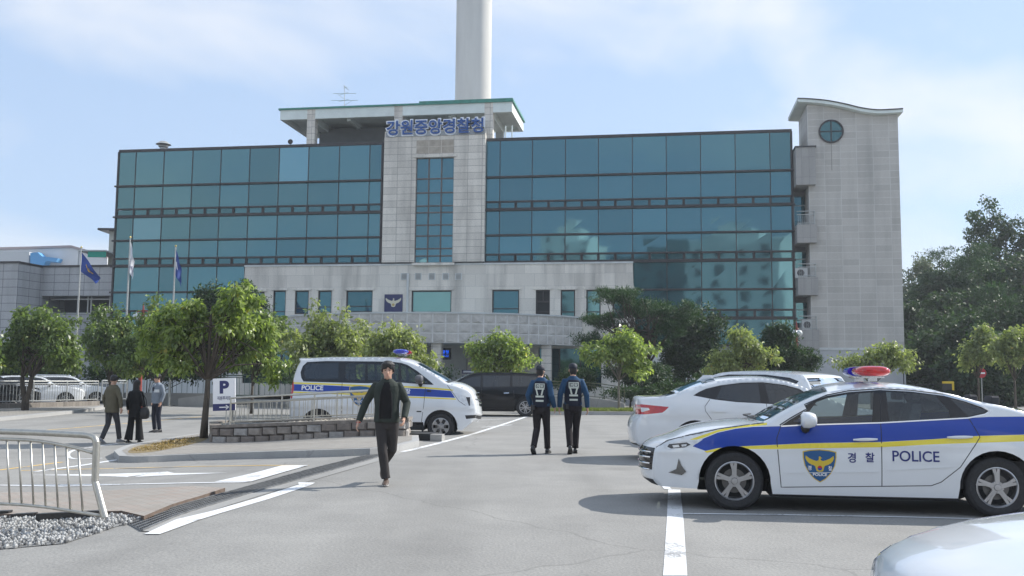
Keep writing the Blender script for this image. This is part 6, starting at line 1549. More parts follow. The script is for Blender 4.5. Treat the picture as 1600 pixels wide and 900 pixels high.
sheet('ramp_path', [W3(700, 42.5), W3(985, 42.6), W3(985, 45), W3(700, 49)], .012, M_conc, cell=3)
# chain fence in front of the wooded bank
railing('bank_fence', [W3(1412, 62), W3(1500, 61), W3(1640, 60)], lambda p: .0, 2.3, 'tall dark wire fence below the wooded bank on the right', mat('dark_wire', (.035, .04, .04), .6, .3), bar=.35, post=3.0, r=.03, br=.007, cat='fence', mid=1.0)

# street lamps
def globe_lamp(px, d, ztop, label, arm=.28):
    p = W3(px, d); o = empty('street_lamp', p, 0, label, 'street lamp', 'red street lamps with glass globes'); h_ = ztop - p.z
    mb = MB(); mb.tube([(0, 0, 0), (0, 0, .5), (0, 0, .52), (0, 0, h_)], [.15, .15, .11, .05], 12); mb.build('pole', mat('lamp_red_paint', (.26, .045, .035), .45, nscale=5, namt=.2), o, smooth_=True, angle=40)
    mb = MB(); mb.tube([(-arm, 0, h_ - .12), (0, 0, h_), (arm, 0, h_ - .12)], .025, 6); mb.lathe([(.01, h_ + .35), (.045, h_ + .1), (.05, h_ - .02)], 10); mb.build('arm', MATS['lamp_red_paint'], o, smooth_=True, angle=50)
    for s_ in (-1, 1):
        mb = MB(); mb.lathe([(.001, -.20), (.11, -.17), (.19, -.07), (.2, .02), (.14, .13), (.05, .18), (.001, .18)], 18, 'z', (s_ * arm, 0, h_ - .33)); mb.build('globe', mat('lamp_globe', (.62, .64, .63), .15), o, smooth_=True)
p = W3(219, 41); globe_lamp(219, 47, atd(219, 484, 47).z, 'red lamp post with glass globes rising between the left walkers into the trees', .3)
p = W3(1246, 52); globe_lamp(1246, 52, atd(1246, 511, 52).z, 'red lamp post with glass globes at the foot of the stair tower', .0 + .12)

# flags
def cloth(p0, pts_edge, W_, H_, mats, emblem=None): pass
def flag(px_top, py_top, px_b, d, outline, m_, plab, flab, deco=None):
    p = W3(px_b, d); top = atd(px_top, py_top, d); o = empty('flagpole', (top.x, top.y, p.z), 0, plab, 'flagpole', 'flagpoles beside the glass wing')
    h_ = top.z - p.z; mb = MB(); mb.tube([(0, 0, 0), (0, 0, h_ * .5), (0, 0, h_)], [.07, .055, .035], 10); mb.build('pole', M_galv, o, smooth_=True, angle=50)
    mb = MB(); mb.lathe([(.001, h_ + .14), (.06, h_ + .08), (.06, h_ + .03), (.02, h_)], 10); mb.build('finial', mat('finial_gold', (.5, .4, .15), .3, .6), o, smooth_=True)
    fo = empty('flag', (top.x, top.y, p.z), 0, flab, 'flag', 'flags hanging from their poles')
    Q = [atd(a, b, d - .05) - Vector((top.x, top.y, p.z)) for a, b in outline]            # four corners: pole top, pole bottom, fly bottom, fly top
    mb = MB(); n, m2 = 10, 14; ids = []
    def P(u, v):
        a = Q[0].lerp(Q[1], v); b = Q[3].lerp(Q[2], v); q = a.lerp(b, u); q.y += .13 * math.sin(u * 7 + v * 4) * (.3 + u); q.x += .05 * math.sin(v * 6 + u * 3) * u; return q
    for j in range(m2 + 1): ids.append([mb.vert(P(i / n, j / m2)) for i in range(n + 1)])
    for j in range(m2):
        for i in range(n): mb.face((ids[j][i], ids[j][i+1], ids[j+1][i+1], ids[j+1][i]))
    c = mb.build('cloth', m_, fo, smooth_=True)
    if deco:
        mb = MB(); deco(mb, lambda u, v, w_: tuple(P(u, v) + Vector((0, -.03, 0)))); mb.build('flag_emblem', deco.m, fo)
M_navyc = mat('flag_navy', (.018, .055, .25), .7, nscale=6, namt=.2); M_whitec = mat('flag_white', (.62, .63, .68), .7, nscale=6, namt=.1)
def dec1(mb, f): eagle(mb, lambda u, v, w_: f(u, v, 0), .52, .42, .0, 0); e_ = eagle_pts(); b = len(mb.v); mb.v += [f(.5 + x * .26, .42 - z * .24, 0) for x, z in e_]; [mb.face([b + i for i in t]) for t in geometry.tessellate_polygon([[Vector((x, z, 0)) for x, z in e_]])]
dec1.m = mat('flag_gold', (.62, .40, .04), .6)
flag(127, 388, 120, 56, [(127.5,394),(126.5,424),(151,444),(156,434)], M_navyc, 'left flagpole of thin grey steel, standing before the annex', 'navy flag with gold eagle on the leftmost pole', dec1)
def dec2(mb, f):
    for k in range(4): mb.poly([f(.3, .42 + k * .07, 0), f(.8, .42 + k * .07, 0), f(.8, .46 + k * .07, 0), f(.3, .46 + k * .07, 0)])
dec2.m = mat('flag_ink', (.05, .06, .15), .6)
flag(203.5, 372, 196, 55, [(204,377),(202,424),(207,440),(209,408)], M_whitec, 'tallest middle flagpole rising at the left edge of the glass wing', 'limp white flag on the middle pole', dec2)
def dec3(mb, f): mb.poly([f(.3 + .25 * math.cos(a), .45 + .08 * math.sin(a), 0) for a in [k * math.pi / 5 for k in range(10)]])
dec3.m = MATS['letter_white']
flag(274.5, 386, 270, 54, [(275,390),(274,430),(283,449),(283,420)], M_navyc, 'right flagpole of thin grey steel in front of the glass wing', 'limp blue flag with pale emblem on the rightmost pole', dec3)

# traffic signs on the right
p = W3(1534, 52); o = empty('no_entry_sign', p, 0, 'round red no-entry sign with white bar on a thin post at right', 'sign'); c_ = atd(1534, 583, 52).z - p.z
mb = MB(); mb.tube([(0, .03, 0), (0, .03, c_ + .1)], .03, 8); mb.build('post', M_galv, o)
mb = MB(); mb.lathe([(.001, -.01), (.255, -.01), (.255, .02), (.001, .02)], 32, 'y', (0, 0, c_)); mb.build('disc', mat('sign_red', (.42, .015, .03), .5), o)
mb = MB(); mb.box(-.18, .18, -.018, -.012, c_ - .045, c_ + .045); mb.build('white_bar', MATS['sign_white'], o)
p = W3(1481, 55); o = empty('warning_board', p, 0, 'small yellow-framed dark board behind the police car roof at right', 'sign'); z1 = atd(1481, 596, 55).z; z0_ = z1 - .5
mb = MB(); mb.box(-.33, .33, 0, .03, z0_, z1); mb.tube([(-.2, .05, 0), (-.2, .05, z0_ + .1)], .025, 6); mb.build('board', M_bpl, o)
mb = MB(); mb.box(-.34, .34, -.015, -.002, z1 - .12, z1 + .01); mb.box(.22, .34, -.015, -.002, z0_, z1 - .12); mb.build('yellow_stripe', mat('sign_yellow', (.6, .42, .02), .5), o)
# small figures of the entrance: red post near the lamp
# loose gravel in the near bed
rg = random.Random(4); st = MB(); cnt = 0
bed = [(p.x, p.y) for p in gpx((-240,796),(100,799),(190,805),(222,811),(205,818),(100,850),(-240,880))]
xs = [p[0] for p in bed]; ys = [p[1] for p in bed]
while cnt < 3800:
    x, y = rg.uniform(max(min(xs), -7.5), max(xs)), rg.uniform(min(ys), max(ys))
    if not in_poly(x, y, bed): 
        cnt += .2; continue
    r = rg.uniform(.010, .026); cnt += 1; st.lathe([(.001, r), (r * rg.uniform(.7, 1.1), r * .3), (r * .8, -r * .6)], 5, 'z', (x, y, g(x, y) + .012 + r * .3), mi=rg.choice((0, 0, 1)))
tag(st.build('gravel', [mat('stone_pale', (.42, .42, .41), .85, nscale=30, namt=.2), mat('stone_dark', (.17, .17, .17), .85)]), 'grey crushed gravel under the near railing', 'gravel', kind='stuff')
# ================================================================== people
def remeshed(mb, name, m_, parent, vox=.008, it=6, extra=None):
    o = mb.build('tmp', m_, None); md = o.modifiers.new('r', 'REMESH'); md.mode = 'VOXEL'; md.voxel_size = vox; md.use_smooth_shade = True
    sm = o.modifiers.new('s', 'SMOOTH'); sm.iterations = it; sm.factor = .5
    bpy.context.view_layer.update(); dg = bpy.context.evaluated_depsgraph_get(); me = bpy.data.meshes.new_from_object(o.evaluated_get(dg))
    me.polygons.foreach_set('use_smooth', [True] * len(me.polygons)); me.materials.clear(); me.materials.append(m_)
    bpy.data.objects.remove(o); me.name = name; q = bpy.data.objects.new(name, me); C.objects.link(q); q.parent = parent; return q
def ell(c, rx, ry, n=20, e=1.0, z=None): return [(c[0] + rx * math.copysign(abs(math.cos(a)) ** e, math.cos(a)), c[1] + ry * math.copysign(abs(math.sin(a)) ** e, math.sin(a)), c[2] if z is None else z) for a in [2*math.pi*k/n for k in range(n)]]
def cloth_mat(name, col, bump=.5, sc=9, rough=.85):
    return mat(name, col, rough, nscale=5, namt=.13, bump=bump, bscale=sc, spec=.25)
SKIN = mat('skin', (.50, .30, .215), .5, nscale=14, namt=.05)
HAIR = mat('black_hair', (.012, .010, .010), .42, nscale=60, namt=.4, bump=.6, bscale=120, stretch=(1, 1, .15))
def lerp(a, b, t): return tuple(a[i] + (b[i] - a[i]) * t for i in range(3))
def vadd(a, b): return tuple(x + y for x, y in zip(a, b))
def limb(mb, a, b, c, ra, rb, rc, mid=None, n=14):
    """tapered two-bone limb with a soft joint"""
    pts = [a, lerp(a, b, .35), lerp(a, b, .8), b, lerp(b, c, .25), lerp(b, c, .6), c]; r = [ra, ra * .98, rb * 1.05, rb, rb * 1.03 if not mid else mid, (rb + rc) / 2, rc]
    mb.tube(pts, r, n)
def person(name, loc, rz, label, pose, ht=1.78, vox=.009, top='jacket', topc=None, trc=None, shoec=None, hair='short', wide=False, face=True, belly=0.0, group=None, tophem=.86, headturn=0.0, bald=False):
    root = empty(name, loc, rz, label, 'person', group); s = ht / 1.775; root.scale = (s, s, s)
    p = dict(shl=(-.165, 0, 1.415), shr=(.165, 0, 1.415), ell=(-.235, .02, 1.16), elr=(.235, .02, 1.16), wrl=(-.27, -.05, .90), wrr=(.27, -.05, .90), hil=(-.085, 0, .93), hir=(.085, 0, .93), knl=(-.09, -.01, .50), knr=(.09, -.01, .50), anl=(-.10, .02, .085), anr=(.10, .02, .085), ftl=0, ftr=0, lean=0.0, head=(0, -.02, 0), curl=.6); p.update(pose)
    hx, hy, hz = p['head']; nb = (0 + hx * .4, hy * .3 + .012, 1.47); ch = (hx, hy - .022, 1.525 + hz)          # chin
    # ---- body: one continuous surface
    b = MB()
    b.loft([ell((0, .0, z), rx, ry) for z, rx, ry in ((.88, .12, .085), (.98, .145, .10), (1.12, .125, .088), (1.28, .145, .10), (1.40, .155, .095), (1.46, .10, .075), (1.49, .065, .06))])
    b.tube([nb, (hx * .8, hy * .6 + .01, 1.53 + hz), (hx, hy + .015, 1.575 + hz)], [.062, .054, .055], 14)
    ct, st_ = math.cos(headturn), math.sin(headturn)
    def H(x, y, z): return (ch[0] + x * ct - y * st_, ch[1] + x * st_ + y * ct + .015, ch[2] + z)
    prof = [(-.012, .016, -.070, -.030), (.0, .030, -.082, -.012), (.018, .044, -.090, .015), (.045, .056, -.090, .048), (.08, .065, -.090, .075), (.12, .072, -.090, .092), (.16, .074, -.088, .097), (.195, .066, -.072, .088), (.22, .046, -.048, .064), (.234, .02, -.018, .03)]
    rings = []
    for z, w_, f, bk in prof:
        cy, ry = (f + bk) / 2, (bk - f) / 2; rings.append([H(w_ * math.copysign(abs(math.cos(a)) ** .9, math.cos(a)), cy + ry * math.sin(a), z) for a in [2*math.pi*k/22 for k in range(22)]])
    b.loft(rings)
    b.tube([H(0, -.088, .125), H(0, -.104, .088), H(0, -.108, .078), H(0, -.092, .068)], [.008, .012, .015, .010], 8)      # nose
    b.tube([H(-.024, -.086, .042), H(0, -.094, .044), H(.024, -.086, .042)], .007, 6)                                       # lips
    b.tube([H(-.05, -.078, .133), H(-.02, -.09, .137), H(.02, -.09, .137), H(.05, -.078, .133)], .008, 6)                   # brow ridge
    for q in (-1, 1): b.tube([H(q * .073, .005, .125), H(q * .083, .012, .105), H(q * .076, .002, .075)], [.011, .013, .008], 7)   # ears
    for q, SH, EL, WR in ((-1, 'shl', 'ell', 'wrl'), (1, 'shr', 'elr', 'wrr')):
        limb(b, p[SH], p[EL], p[WR], .05, .038, .027, .040)
        wv = Vector(p[WR]); d = (wv - Vector(p[EL])).normalized(); side_ = Vector((0, 1, 0)) - d * d.y; side_.normalize(); inw = d.cross(side_) * 1.0
        if inw.x * q > 0: inw = -inw
        # palm, four unequal fingers bent at two knuckles, thumb from the side of the palm
        pc_ = wv + d * .045
        b.tube([tuple(wv - d * .01), tuple(wv + d * .02), tuple(pc_), tuple(wv + d * .088)], [.024, .032, .038, .034], 10, flat=.55) if abs(side_.y) < .2 else b.loft([[tuple(wv + d * t + side_ * (a_ * math.cos(k)) + inw * (b_ * math.sin(k))) for k in [2*math.pi*i/12 for i in range(12)]] for t, a_, b_ in ((-.01, .022, .018), (.02, .032, .017), (.055, .039, .017), (.088, .036, .014))])
        cu = p['curl']
        for i, (o_, l_) in enumerate(((-.028, .070), (-.009, .080), (.010, .075), (.027, .058))):
            r0 = wv + d * .085 + side_ * o_; d1 = (d + inw * cu * .45).normalized(); r1 = r0 + d1 * l_ * .45; d2 = (d + inw * cu * 1.6).normalized(); r2 = r1 + d2 * l_ * .32; d3 = (d * (1 - cu * .8) + inw * cu * 2.2).normalized(); r3 = r2 + d3 * l_ * .25
            b.tube([tuple(wv + d * .06 + side_ * o_ * .8), tuple(r0), tuple(r1), tuple(r2), tuple(r3)], [.009, .0092, .0085, .008, .0068], 8)
        t0 = wv + d * .03 - side_ * .03; t1 = t0 + (d * .8 - side_ * .6 + inw * .3).normalized() * .035; t2 = t1 + (d + inw * .5 - side_ * .1).normalized() * .03
        b.tube([tuple(wv + d * .015 - side_ * .015), tuple(t0), tuple(t1), tuple(t2)], [.012, .0125, .0105, .0085], 8)
    for HI, KN, AN in (('hil', 'knl', 'anl'), ('hir', 'knr', 'anr')): limb(b, p[HI], p[KN], p[AN], .078, .052, .034, .054)
    body = remeshed(b, 'body', SKIN, root, min(vox, .0075), 3)
    # eyes, brows, mouth
    if face:
        for q in (-1, 1):
            mb = MB(); mb.loft([[H(q * .031 + .0125 * k * math.cos(a), -.0905 - .002 * (1 - k), .1165 + .0045 * k * math.sin(a)) for a in [2*math.pi*i/10 for i in range(10)]] for k in (1, .02)]); mb.build('eye', mat('eye_dark', (.02, .015, .012), .2), root)
            mb = MB(); mb.tube([H(q * .014, -.0975, .134), H(q * .032, -.097, .140), H(q * .052, -.085, .135)], [.003, .0035, .002], 5); mb.build('eyebrow', HAIR, root)
        mb = MB(); mb.tube([H(-.021, -.093, .043), H(0, -.101, .044), H(.021, -.093, .043)], [.002, .0045, .002], 6); mb.build('lips', mat('lip', (.36, .14, .12), .45), root)
    # hair
    h = MB()
    if hair in ('short', 'fringe', 'cap', 'long'):
        rg_ = [(.10 if hair != 'fringe' else .09, .070, -.02, .098), (.13, .078, -.03, .110), (.165, .083, -.076, .116), (.2, .082, -.092, .110), (.235, .064, -.074, .090), (.262, .032, -.038, .05)]
        if hair == 'cap': rg_ = [(.02, .05, .035, .07), (.05, .063, .03, .088), (.08, .072, .02, .098), (.10, .074, .01, .101), (.14, .078, -.02, .104), (.17, .076, -.03, .1)]
        rr = []
        for z, w_, f, bk in rg_:
            cy, ry = (f + bk) / 2, (bk - f) / 2; rr.append([H(w_ * math.copysign(abs(math.cos(a)) ** .85, math.cos(a)), cy + ry * math.sin(a), z) for a in [2*math.pi*k/22 for k in range(22)]])
        h.loft(rr)
        if hair != 'cap':
            rh = random.Random(len(name) + int(loc[0] * 7))
            for k in range(44 if hair == 'fringe' else 26):
                a = rh.uniform(-.2, math.pi + .2) if hair == 'fringe' else rh.uniform(0, 2*math.pi)
                x, y = .078 * math.cos(a), -.088 * math.sin(a) if hair == 'fringe' else .095 * math.sin(a) + .01
                z0 = .205; fr = hair == 'fringe' and math.sin(a) > .3; z1 = (.146 + .03 * (abs(x - .008) < .018) if fr else .105 if hair == 'fringe' else .12) + rh.uniform(-.014, .014)
                h.tube([H(x * .5, y * .5, .245), H(x * 1.03, y * 1.0, z0), H(x * 1.08 + rh.uniform(-.012, .012), y * 1.06, z1)], [.02, .02, .010], 6)
            for q in (-1, 1): h.tube([H(q * .078, -.03, .17), H(q * .080, -.02, .085)], [.02, .010], 6)
        if hair == 'long':
            h.loft([ell(H(0, .035, z), rx, ry) for z, rx, ry in ((.2, .085, .075), (.12, .092, .085), (.05, .092, .08), (-.04, .10, .075), (-.12, .115, .06), (-.20, .10, .045), (-.27, .06, .03))])
        remeshed(h, 'hair', HAIR, root, .0085, 2)
    if hair == 'cap':
        m_c = mat('cap_navy', (.016, .020, .032), .7, nscale=20, namt=.2); cc = MB()
        cc.loft([[H(w_ * math.cos(a), .01 + d_ * math.sin(a), z) for a in [2*math.pi*k/22 for k in range(22)]] for z, w_, d_ in ((.145, .084, .103), (.175, .087, .106), (.205, .084, .10), (.235, .068, .08), (.252, .035, .04), (.255, .005, .005))]); cc.build('cap', m_c, root, smooth_=True)
        cc = MB(); cc.loft([[H(.07 * math.cos(a), -.085 - y + .03 * math.sin(a), .150 + dz) for a in [math.pi + math.pi*k/10 for k in range(11)]] for y, dz in ((-.0, 0), (.03, -.008), (.05, -.018))], closed=False, caps=False); cc.build('cap_peak', m_c, root, smooth_=True)
    # trousers
    t = MB(); kw = 1.45 if wide else 1.0
    t.loft([ell((0, .0, z), rx, ry) for z, rx, ry in ((.80, .13, .10), (.86, .165, .118), (.94, .168, .12), (1.02, .15, .108), (1.05, .148, .105))])
    for HI, KN, AN in (('hil', 'knl', 'anl'), ('hir', 'knr', 'anr')):
        a, k, n_ = p[HI], p[KN], p[AN]; an = lerp(k, n_, .97)
        pts = [a, lerp(a, k, .3), lerp(a, k, .7), k, lerp(k, an, .3), lerp(k, an, .65), lerp(k, an, .88), an]
        r = [.098, .094, .078, .069, .068, .064, .062, .066] if not wide else [.098, .098, .092, .092, .098, .108, .115, .12]
        t.tube(pts, r, 16)
    tr = remeshed(t, 'trousers', trc, root, vox, 3)
    # shoes
    for AN, KN, FT in (('anl', 'knl', 'ftl'), ('anr', 'knr', 'ftr')):
        a = Vector(p[AN]); tilt = p[FT]; mb = MB(); rings = []
        for y, w_, z0, z1 in ((.075, .026, -.08, -.02), (.06, .036, -.085, .012), (.0, .038, -.085, .025), (-.06, .042, -.085, -.012), (-.13, .046, -.085, -.035), (-.18, .036, -.083, -.048), (-.205, .015, -.078, -.062)):
            rings.append([(w_ * math.cos(q), y, (z0 + z1) / 2 + (z1 - z0) / 2 * math.copysign(abs(math.sin(q)) ** .7, math.sin(q))) for q in [2*math.pi*i/14 for i in range(14)]])
        mb.loft(rings); so_ = MB(); so_.loft([[(x * 1.1, y, z) for x, y in ((-.03, .08), (.03, .08), (.04, 0), (.042, -.12), (.03, -.19), (0, -.212), (-.03, -.19), (-.042, -.12), (-.04, 0))] for z in (-.085, -.068)])
        o = mb.build('shoe', shoec, root, smooth_=True); o.location = a; o.rotation_euler = (tilt, 0, 0)
        o2 = so_.build('sole', mat('shoe_sole', (.35, .34, .33), .7) if FT and shoec.name != 'black_shoe' else mat('dark_sole', (.04, .04, .04), .8), o)
    # upper garment
    j = MB(); B = belly; hem = tophem
    j.loft([ell((0, -.004 - B * .3, z), rx + B * .5, ry + B, e=.92) for z, rx, ry in ((hem, .178, .128), (hem + .04, .180, .130), (1.02, .174, .124), (1.14, .172, .122), (1.27, .186, .128), (1.37, .192, .124), (1.42, .182, .116), (1.452, .155, .10), (1.482, .112, .088), (1.508, .082, .076), (1.525, .070, .068))])
    for SH, EL, WR in (('shl', 'ell', 'wrl'), ('shr', 'elr', 'wrr')):
        a, e_, w_ = p[SH], p[EL], p[WR]; w2 = lerp(e_, w_, .97)
        j.tube([lerp(a, (0, 0, 1.40), .4), a, lerp(a, e_, .3), lerp(a, e_, .75), e_, lerp(e_, w2, .3), lerp(e_, w2, .7), w2], [.062, .067, .066, .060, .058, .056, .050, .046], 16)
    up = remeshed(j, {'jacket': 'jacket', 'shirt': 'shirt', 'sweater': 'sweater', 'coat': 'coat'}[top], topc, root, vox, 3)
    up['pose'] = 1
    return root, up, p, H
def drape(up, root, polys, m_, name, frm=(0, 1), off=.006, cell=.03):
    """flat shapes laid on a garment: polys in (x, z), cast along y from side frm"""
    bv = BVHTree.FromPolygons([v.co for v in up.data.vertices], [tuple(q.vertices) for q in up.data.polygons]); sgn = frm[1]; mb = MB()
    for poly in polys:
        ins = []; xs = [q[0] for q in poly]; zs = [q[1] for q in poly]; dense = []
        for a, b in zip(poly, poly[1:] + poly[:1]):
            k = max(1, int(math.hypot(b[0]-a[0], b[1]-a[1]) / cell)); dense += [(a[0] + (b[0]-a[0])*i/k, a[1] + (b[1]-a[1])*i/k) for i in range(k)]
        x = min(xs) + cell/2
        while x < max(xs):
            z = min(zs) + cell/2
            while z < max(zs):
                if in_poly(x, z, dense): ins.append((x, z))
                z += cell
            x += cell
        r = geometry.delaunay_2d_cdt([Vector(q) for q in dense + ins], [(i, (i+1) % len(dense)) for i in range(len(dense))], [], 0, 1e-5); ok = {}
        for i, v in enumerate(r[0]):
            h_ = bv.ray_cast(Vector((v.x, sgn * 1.0, v.y)), Vector((0, -sgn, 0)))
            ok[i] = mb.vert((v.x, (h_[0].y if h_[0] else 0) + sgn * off, v.y)) if h_[0] else None
        for f in r[2]:
            c = sum((r[0][i] for i in f), Vector((0, 0))) / len(f)
            if in_poly(c.x, c.y, dense) and all(ok[i] is not None for i in f): mb.face([ok[i] for i in f])
    return mb.build(name, m_, root, smooth_=True)
def rect(a, b, c, d): return [(a, c), (b, c), (b, d), (a, d)]

C_jk = cloth_mat('dark_green_jacket', (.034, .042, .036), .9, 7); C_tee = cloth_mat('black_shirt', (.012, .011, .012)); C_ch = cloth_mat('charcoal_trousers', (.042, .038, .038), .8, 8)
C_sho = mat('brown_shoe', (.10, .07, .055), .5); C_bsh = mat('black_shoe', (.02, .02, .022), .3)
# the man walking towards the camera
q = gp(602, 758)
r_, up, pp, H = person('person', (q.x, q.y, 0), R(2), 'man with black hair walking towards the camera in dark green jacket', dict(shl=(-.168, .0, 1.418), shr=(.168, -.01, 1.418), ell=(-.315, .05, 1.17), wrl=(-.40, -.02, .905), elr=(.285, .03, 1.17), wrr=(.265, -.18, .955), hil=(-.075, 0, .94), knl=(-.045, -.07, .50), anl=(.015, -.06, .088), hir=(.085, 0, .94), knr=(.085, .03, .50), anr=(-.075, .40, .27), ftr=1.15, ftl=-.05, head=(.005, -.03, 0), curl=.9), 1.71, .0075, 'jacket', C_jk, C_ch, C_sho, 'fringe', belly=.012, tophem=.90, headturn=.05)
drape(up, r_, [[(-.035, 1.475), (-.09, 1.30), (-.10, 1.1), (-.098, .955), (.078, .955), (.085, 1.1), (.07, 1.3), (.045, 1.475)]], C_tee, 'shirt', (0, -1), .004)
mb = MB()
for q_ in (-1, 1): mb.loft([[(q_ * x, y, z) for x, y, z in ring] for ring in ([(.03, -.095, 1.465), (.075, -.085, 1.49), (.085, -.02, 1.515), (.07, .07, 1.525), (.0, .095, 1.53)], [(.045, -.120, 1.44), (.10, -.10, 1.455), (.105, -.02, 1.485), (.085, .085, 1.495), (.0, .11, 1.50)])], closed=False, caps=False)
mb.build('collar', C_jk, r_, smooth_=True)
mb = MB()
for x0, zz in ((-.10, 1), (.085, 1)): mb.tube([(x0 * .45, -.118, 1.46), (x0 * .9, -.138, 1.3), (x0, -.136, 1.1), (x0 * .97, -.138, .95)], .005, 5)
mb.build('zip_edge', M_bpl, r_)
mb = MB(); wv = Vector(pp['wrl']); mb.lathe([(.030, -.006), (.034, 0), (.030, .006)], 14, 'z', tuple(wv + Vector((-.002, 0, -.012)))); mb.build('bracelet', mat('red_band', (.5, .05, .04), .5), r_)

# two officers walking away
C_sh = cloth_mat('police_blue_shirt', (.022, .062, .125), .8, 8); C_vest = cloth_mat('vest_navy', (.014, .018, .032), .5, 20); C_bt = cloth_mat('police_trousers', (.020, .017, .019), .7, 8)
M_refl = mat('reflective_strip', (.55, .58, .52), .4)
def officer(px, py, ht, rz, pose, label):
    q = gp(px, py); r_, up, pp, H = person('person', (q.x, q.y, 0), rz, label, pose, ht, .009, 'shirt', C_sh, C_bt, C_bsh, 'cap', tophem=.95, face=False)
    v = MB(); v.loft([ell((0, -.002, z), rx, ry, 24, .9) for z, rx, ry in ((.93, .168, .135), (1.0, .172, .136), (1.15, .172, .136), (1.30, .178, .142), (1.40, .165, .138), (1.45, .13, .115))]); vo = remeshed(v, 'vest', C_vest, r_, .011, 3)
    P = [rect(-.098, .098, 1.385, 1.40), rect(-.098, .098, 1.30, 1.315), rect(-.098, -.083, 1.315, 1.385), rect(.083, .098, 1.315, 1.385), rect(-.008, .008, 1.315, 1.385),
         [(-.085, 1.295), (-.055, 1.295), (-.022, 1.165), (-.055, 1.165)], [(.085, 1.295), (.055, 1.295), (.022, 1.165), (.055, 1.165)], rect(-.085, .085, 1.125, 1.16), rect(-.08, .08, 1.04, 1.075), rect(-.095, .095, 1.28, 1.297)]
    drape(vo, r_, P, M_refl, 'reflective_strip', (0, 1), .005, .025)
    bv = BVHTree.FromPolygons([x.co for x in vo.data.vertices], [tuple(x.vertices) for x in vo.data.polygons])
    def f_(u, w2, _):
        h_ = bv.ray_cast(Vector((-u, 1, w2)), Vector((0, -1, 0))); return (-u, (h_[0].y if h_[0] else .13) + .007, w2)
    mb = MB(); add_text(mb, '경 찰', f_, -.075, .075, 1.325, 1.378, bold=.03); mb.build('lettering', M_refl, r_)
    mb = MB(); mb.loft([ell((0, 0, z), .166, .122, 24, .95) for z in (.945, .99)]); mb.build('belt', M_bpl, r_)
    mb = MB(); mb.box(.15, .20, -.03, .05, .86, .98); mb.box(.10, .15, .10, .14, .88, .97); mb.build('holster', M_bpl, r_)
    return r_
officer(845, 709.5, 1.76, R(180 - 16), dict(ell=(-.225, .06, 1.17), wrl=(-.25, -.10, .93), elr=(.26, .05, 1.16), wrr=(.235, -.1, .95), knl=(-.09, -.12, .52), anl=(-.09, -.19, .09), knr=(.09, -.02, .50), anr=(.10, .20, .14), ftr=.65, head=(.03, -.04, -.005)), 'left of the two officers walking away in navy vest and cap')
officer(895, 709, 1.80, R(180 + 2), dict(ell=(-.265, .03, 1.16), wrl=(-.29, -.04, .90), elr=(.255, .03, 1.16), wrr=(.265, -.03, .90), knl=(-.075, -.10, .52), anl=(-.06, -.10, .09), knr=(.08, .0, .50), anr=(.075, .20, .14), ftr=.6, head=(0, -.02, 0)), 'right of the two officers walking away in navy vest and cap')

# three people on the left
C_ol = cloth_mat('olive_jacket', (.11, .098, .066), .7, 8); C_dk = cloth_mat('dark_jeans', (.05, .05, .055)); M_wsh = mat('trainer', (.25, .25, .26), .5)
q = gp(172, 692.5); q.z = g(q.x, q.y)
person('person', q, R(180 - 28), 'stout man seen from behind in olive brown jacket and dark trousers', dict(ell=(-.31, .0, 1.17), wrl=(-.33, -.02, .92), elr=(.31, .0, 1.17), wrr=(.33, -.08, .93), knl=(-.08, -.14, .53), anl=(-.08, -.22, .1), knr=(.09, .02, .5), anr=(.09, .2, .12), ftr=.4), 1.74, .0095, 'jacket', C_ol, C_dk, M_wsh, 'short', belly=.035, tophem=.80, headturn=.5, face=True)
C_bk = cloth_mat('black_coat', (.013, .013, .014), .7, 7)
q = gp(209, 691.5); q.z = g(q.x, q.y)
r_, up, pp, H = person('person', q, R(180 - 10), 'woman with long dark hair in a black coat and wide trousers carrying a bag', dict(shl=(-.16, 0, 1.41), shr=(.16, 0, 1.41), ell=(-.23, .02, 1.17), wrl=(-.20, -.14, 1.0), elr=(.225, .03, 1.17), wrr=(.25, -.05, .92), knl=(-.10, -.06, .5), anl=(-.13, -.08, .06), knr=(.10, .03, .5), anr=(.13, .08, .06)), 1.62, .0095, 'coat', C_bk, C_bk, C_bsh, 'long', wide=True, tophem=.72, face=False)
bp_ = r_.matrix_basis @ Vector((-.33, .06, .86)); bg = empty('shoulder_bag', bp_, R(170), 'black slouchy shoulder bag hanging at the side of the woman in black', 'bag')
mb = MB(); mb.loft([[(w_ * math.copysign(abs(math.cos(a)) ** .7, math.cos(a)), d_ * math.sin(a), z) for a in [2*math.pi*k/16 for k in range(16)]] for z, w_, d_ in ((-.17, .06, .06), (-.13, .12, .09), (.0, .13, .10), (.10, .10, .08), (.14, .05, .03))]); mb.build('bag_body', mat('bag_leather', (.02, .02, .021), .45, nscale=12, namt=.2, bump=.4), bg, smooth_=True)
mb = MB(); mb.tube([(-.07, .0, .11), (-.02, 0, .35), (.10, .0, .54), (.10, .04, .5), (.04, .02, .3), (.07, 0, .11)], .012, 6); mb.build('strap', MATS['bag_leather'], bg, smooth_=True)
C_sw = cloth_mat('grey_sweater', (.19, .22, .26), .5, 12); C_nt = cloth_mat('navy_trousers', (.018, .02, .032))
q = gp(244, 675.5); q.z = g(q.x, q.y)
r_, up, pp, H = person('person', q, R(-32), 'smiling man facing the others in grey sweater with white and navy chest blocks', dict(ell=(-.245, .03, 1.17), wrl=(-.25, .02, .91), elr=(.255, .02, 1.17), wrr=(.24, -.06, .92), knl=(-.09, -.05, .5), anl=(-.10, .02, .085), knr=(.09, -.02, .5), anr=(.10, .04, .085), head=(0, -.03, 0)), 1.78, .0095, 'sweater', C_sw, C_nt, C_bsh, 'short', tophem=.88)
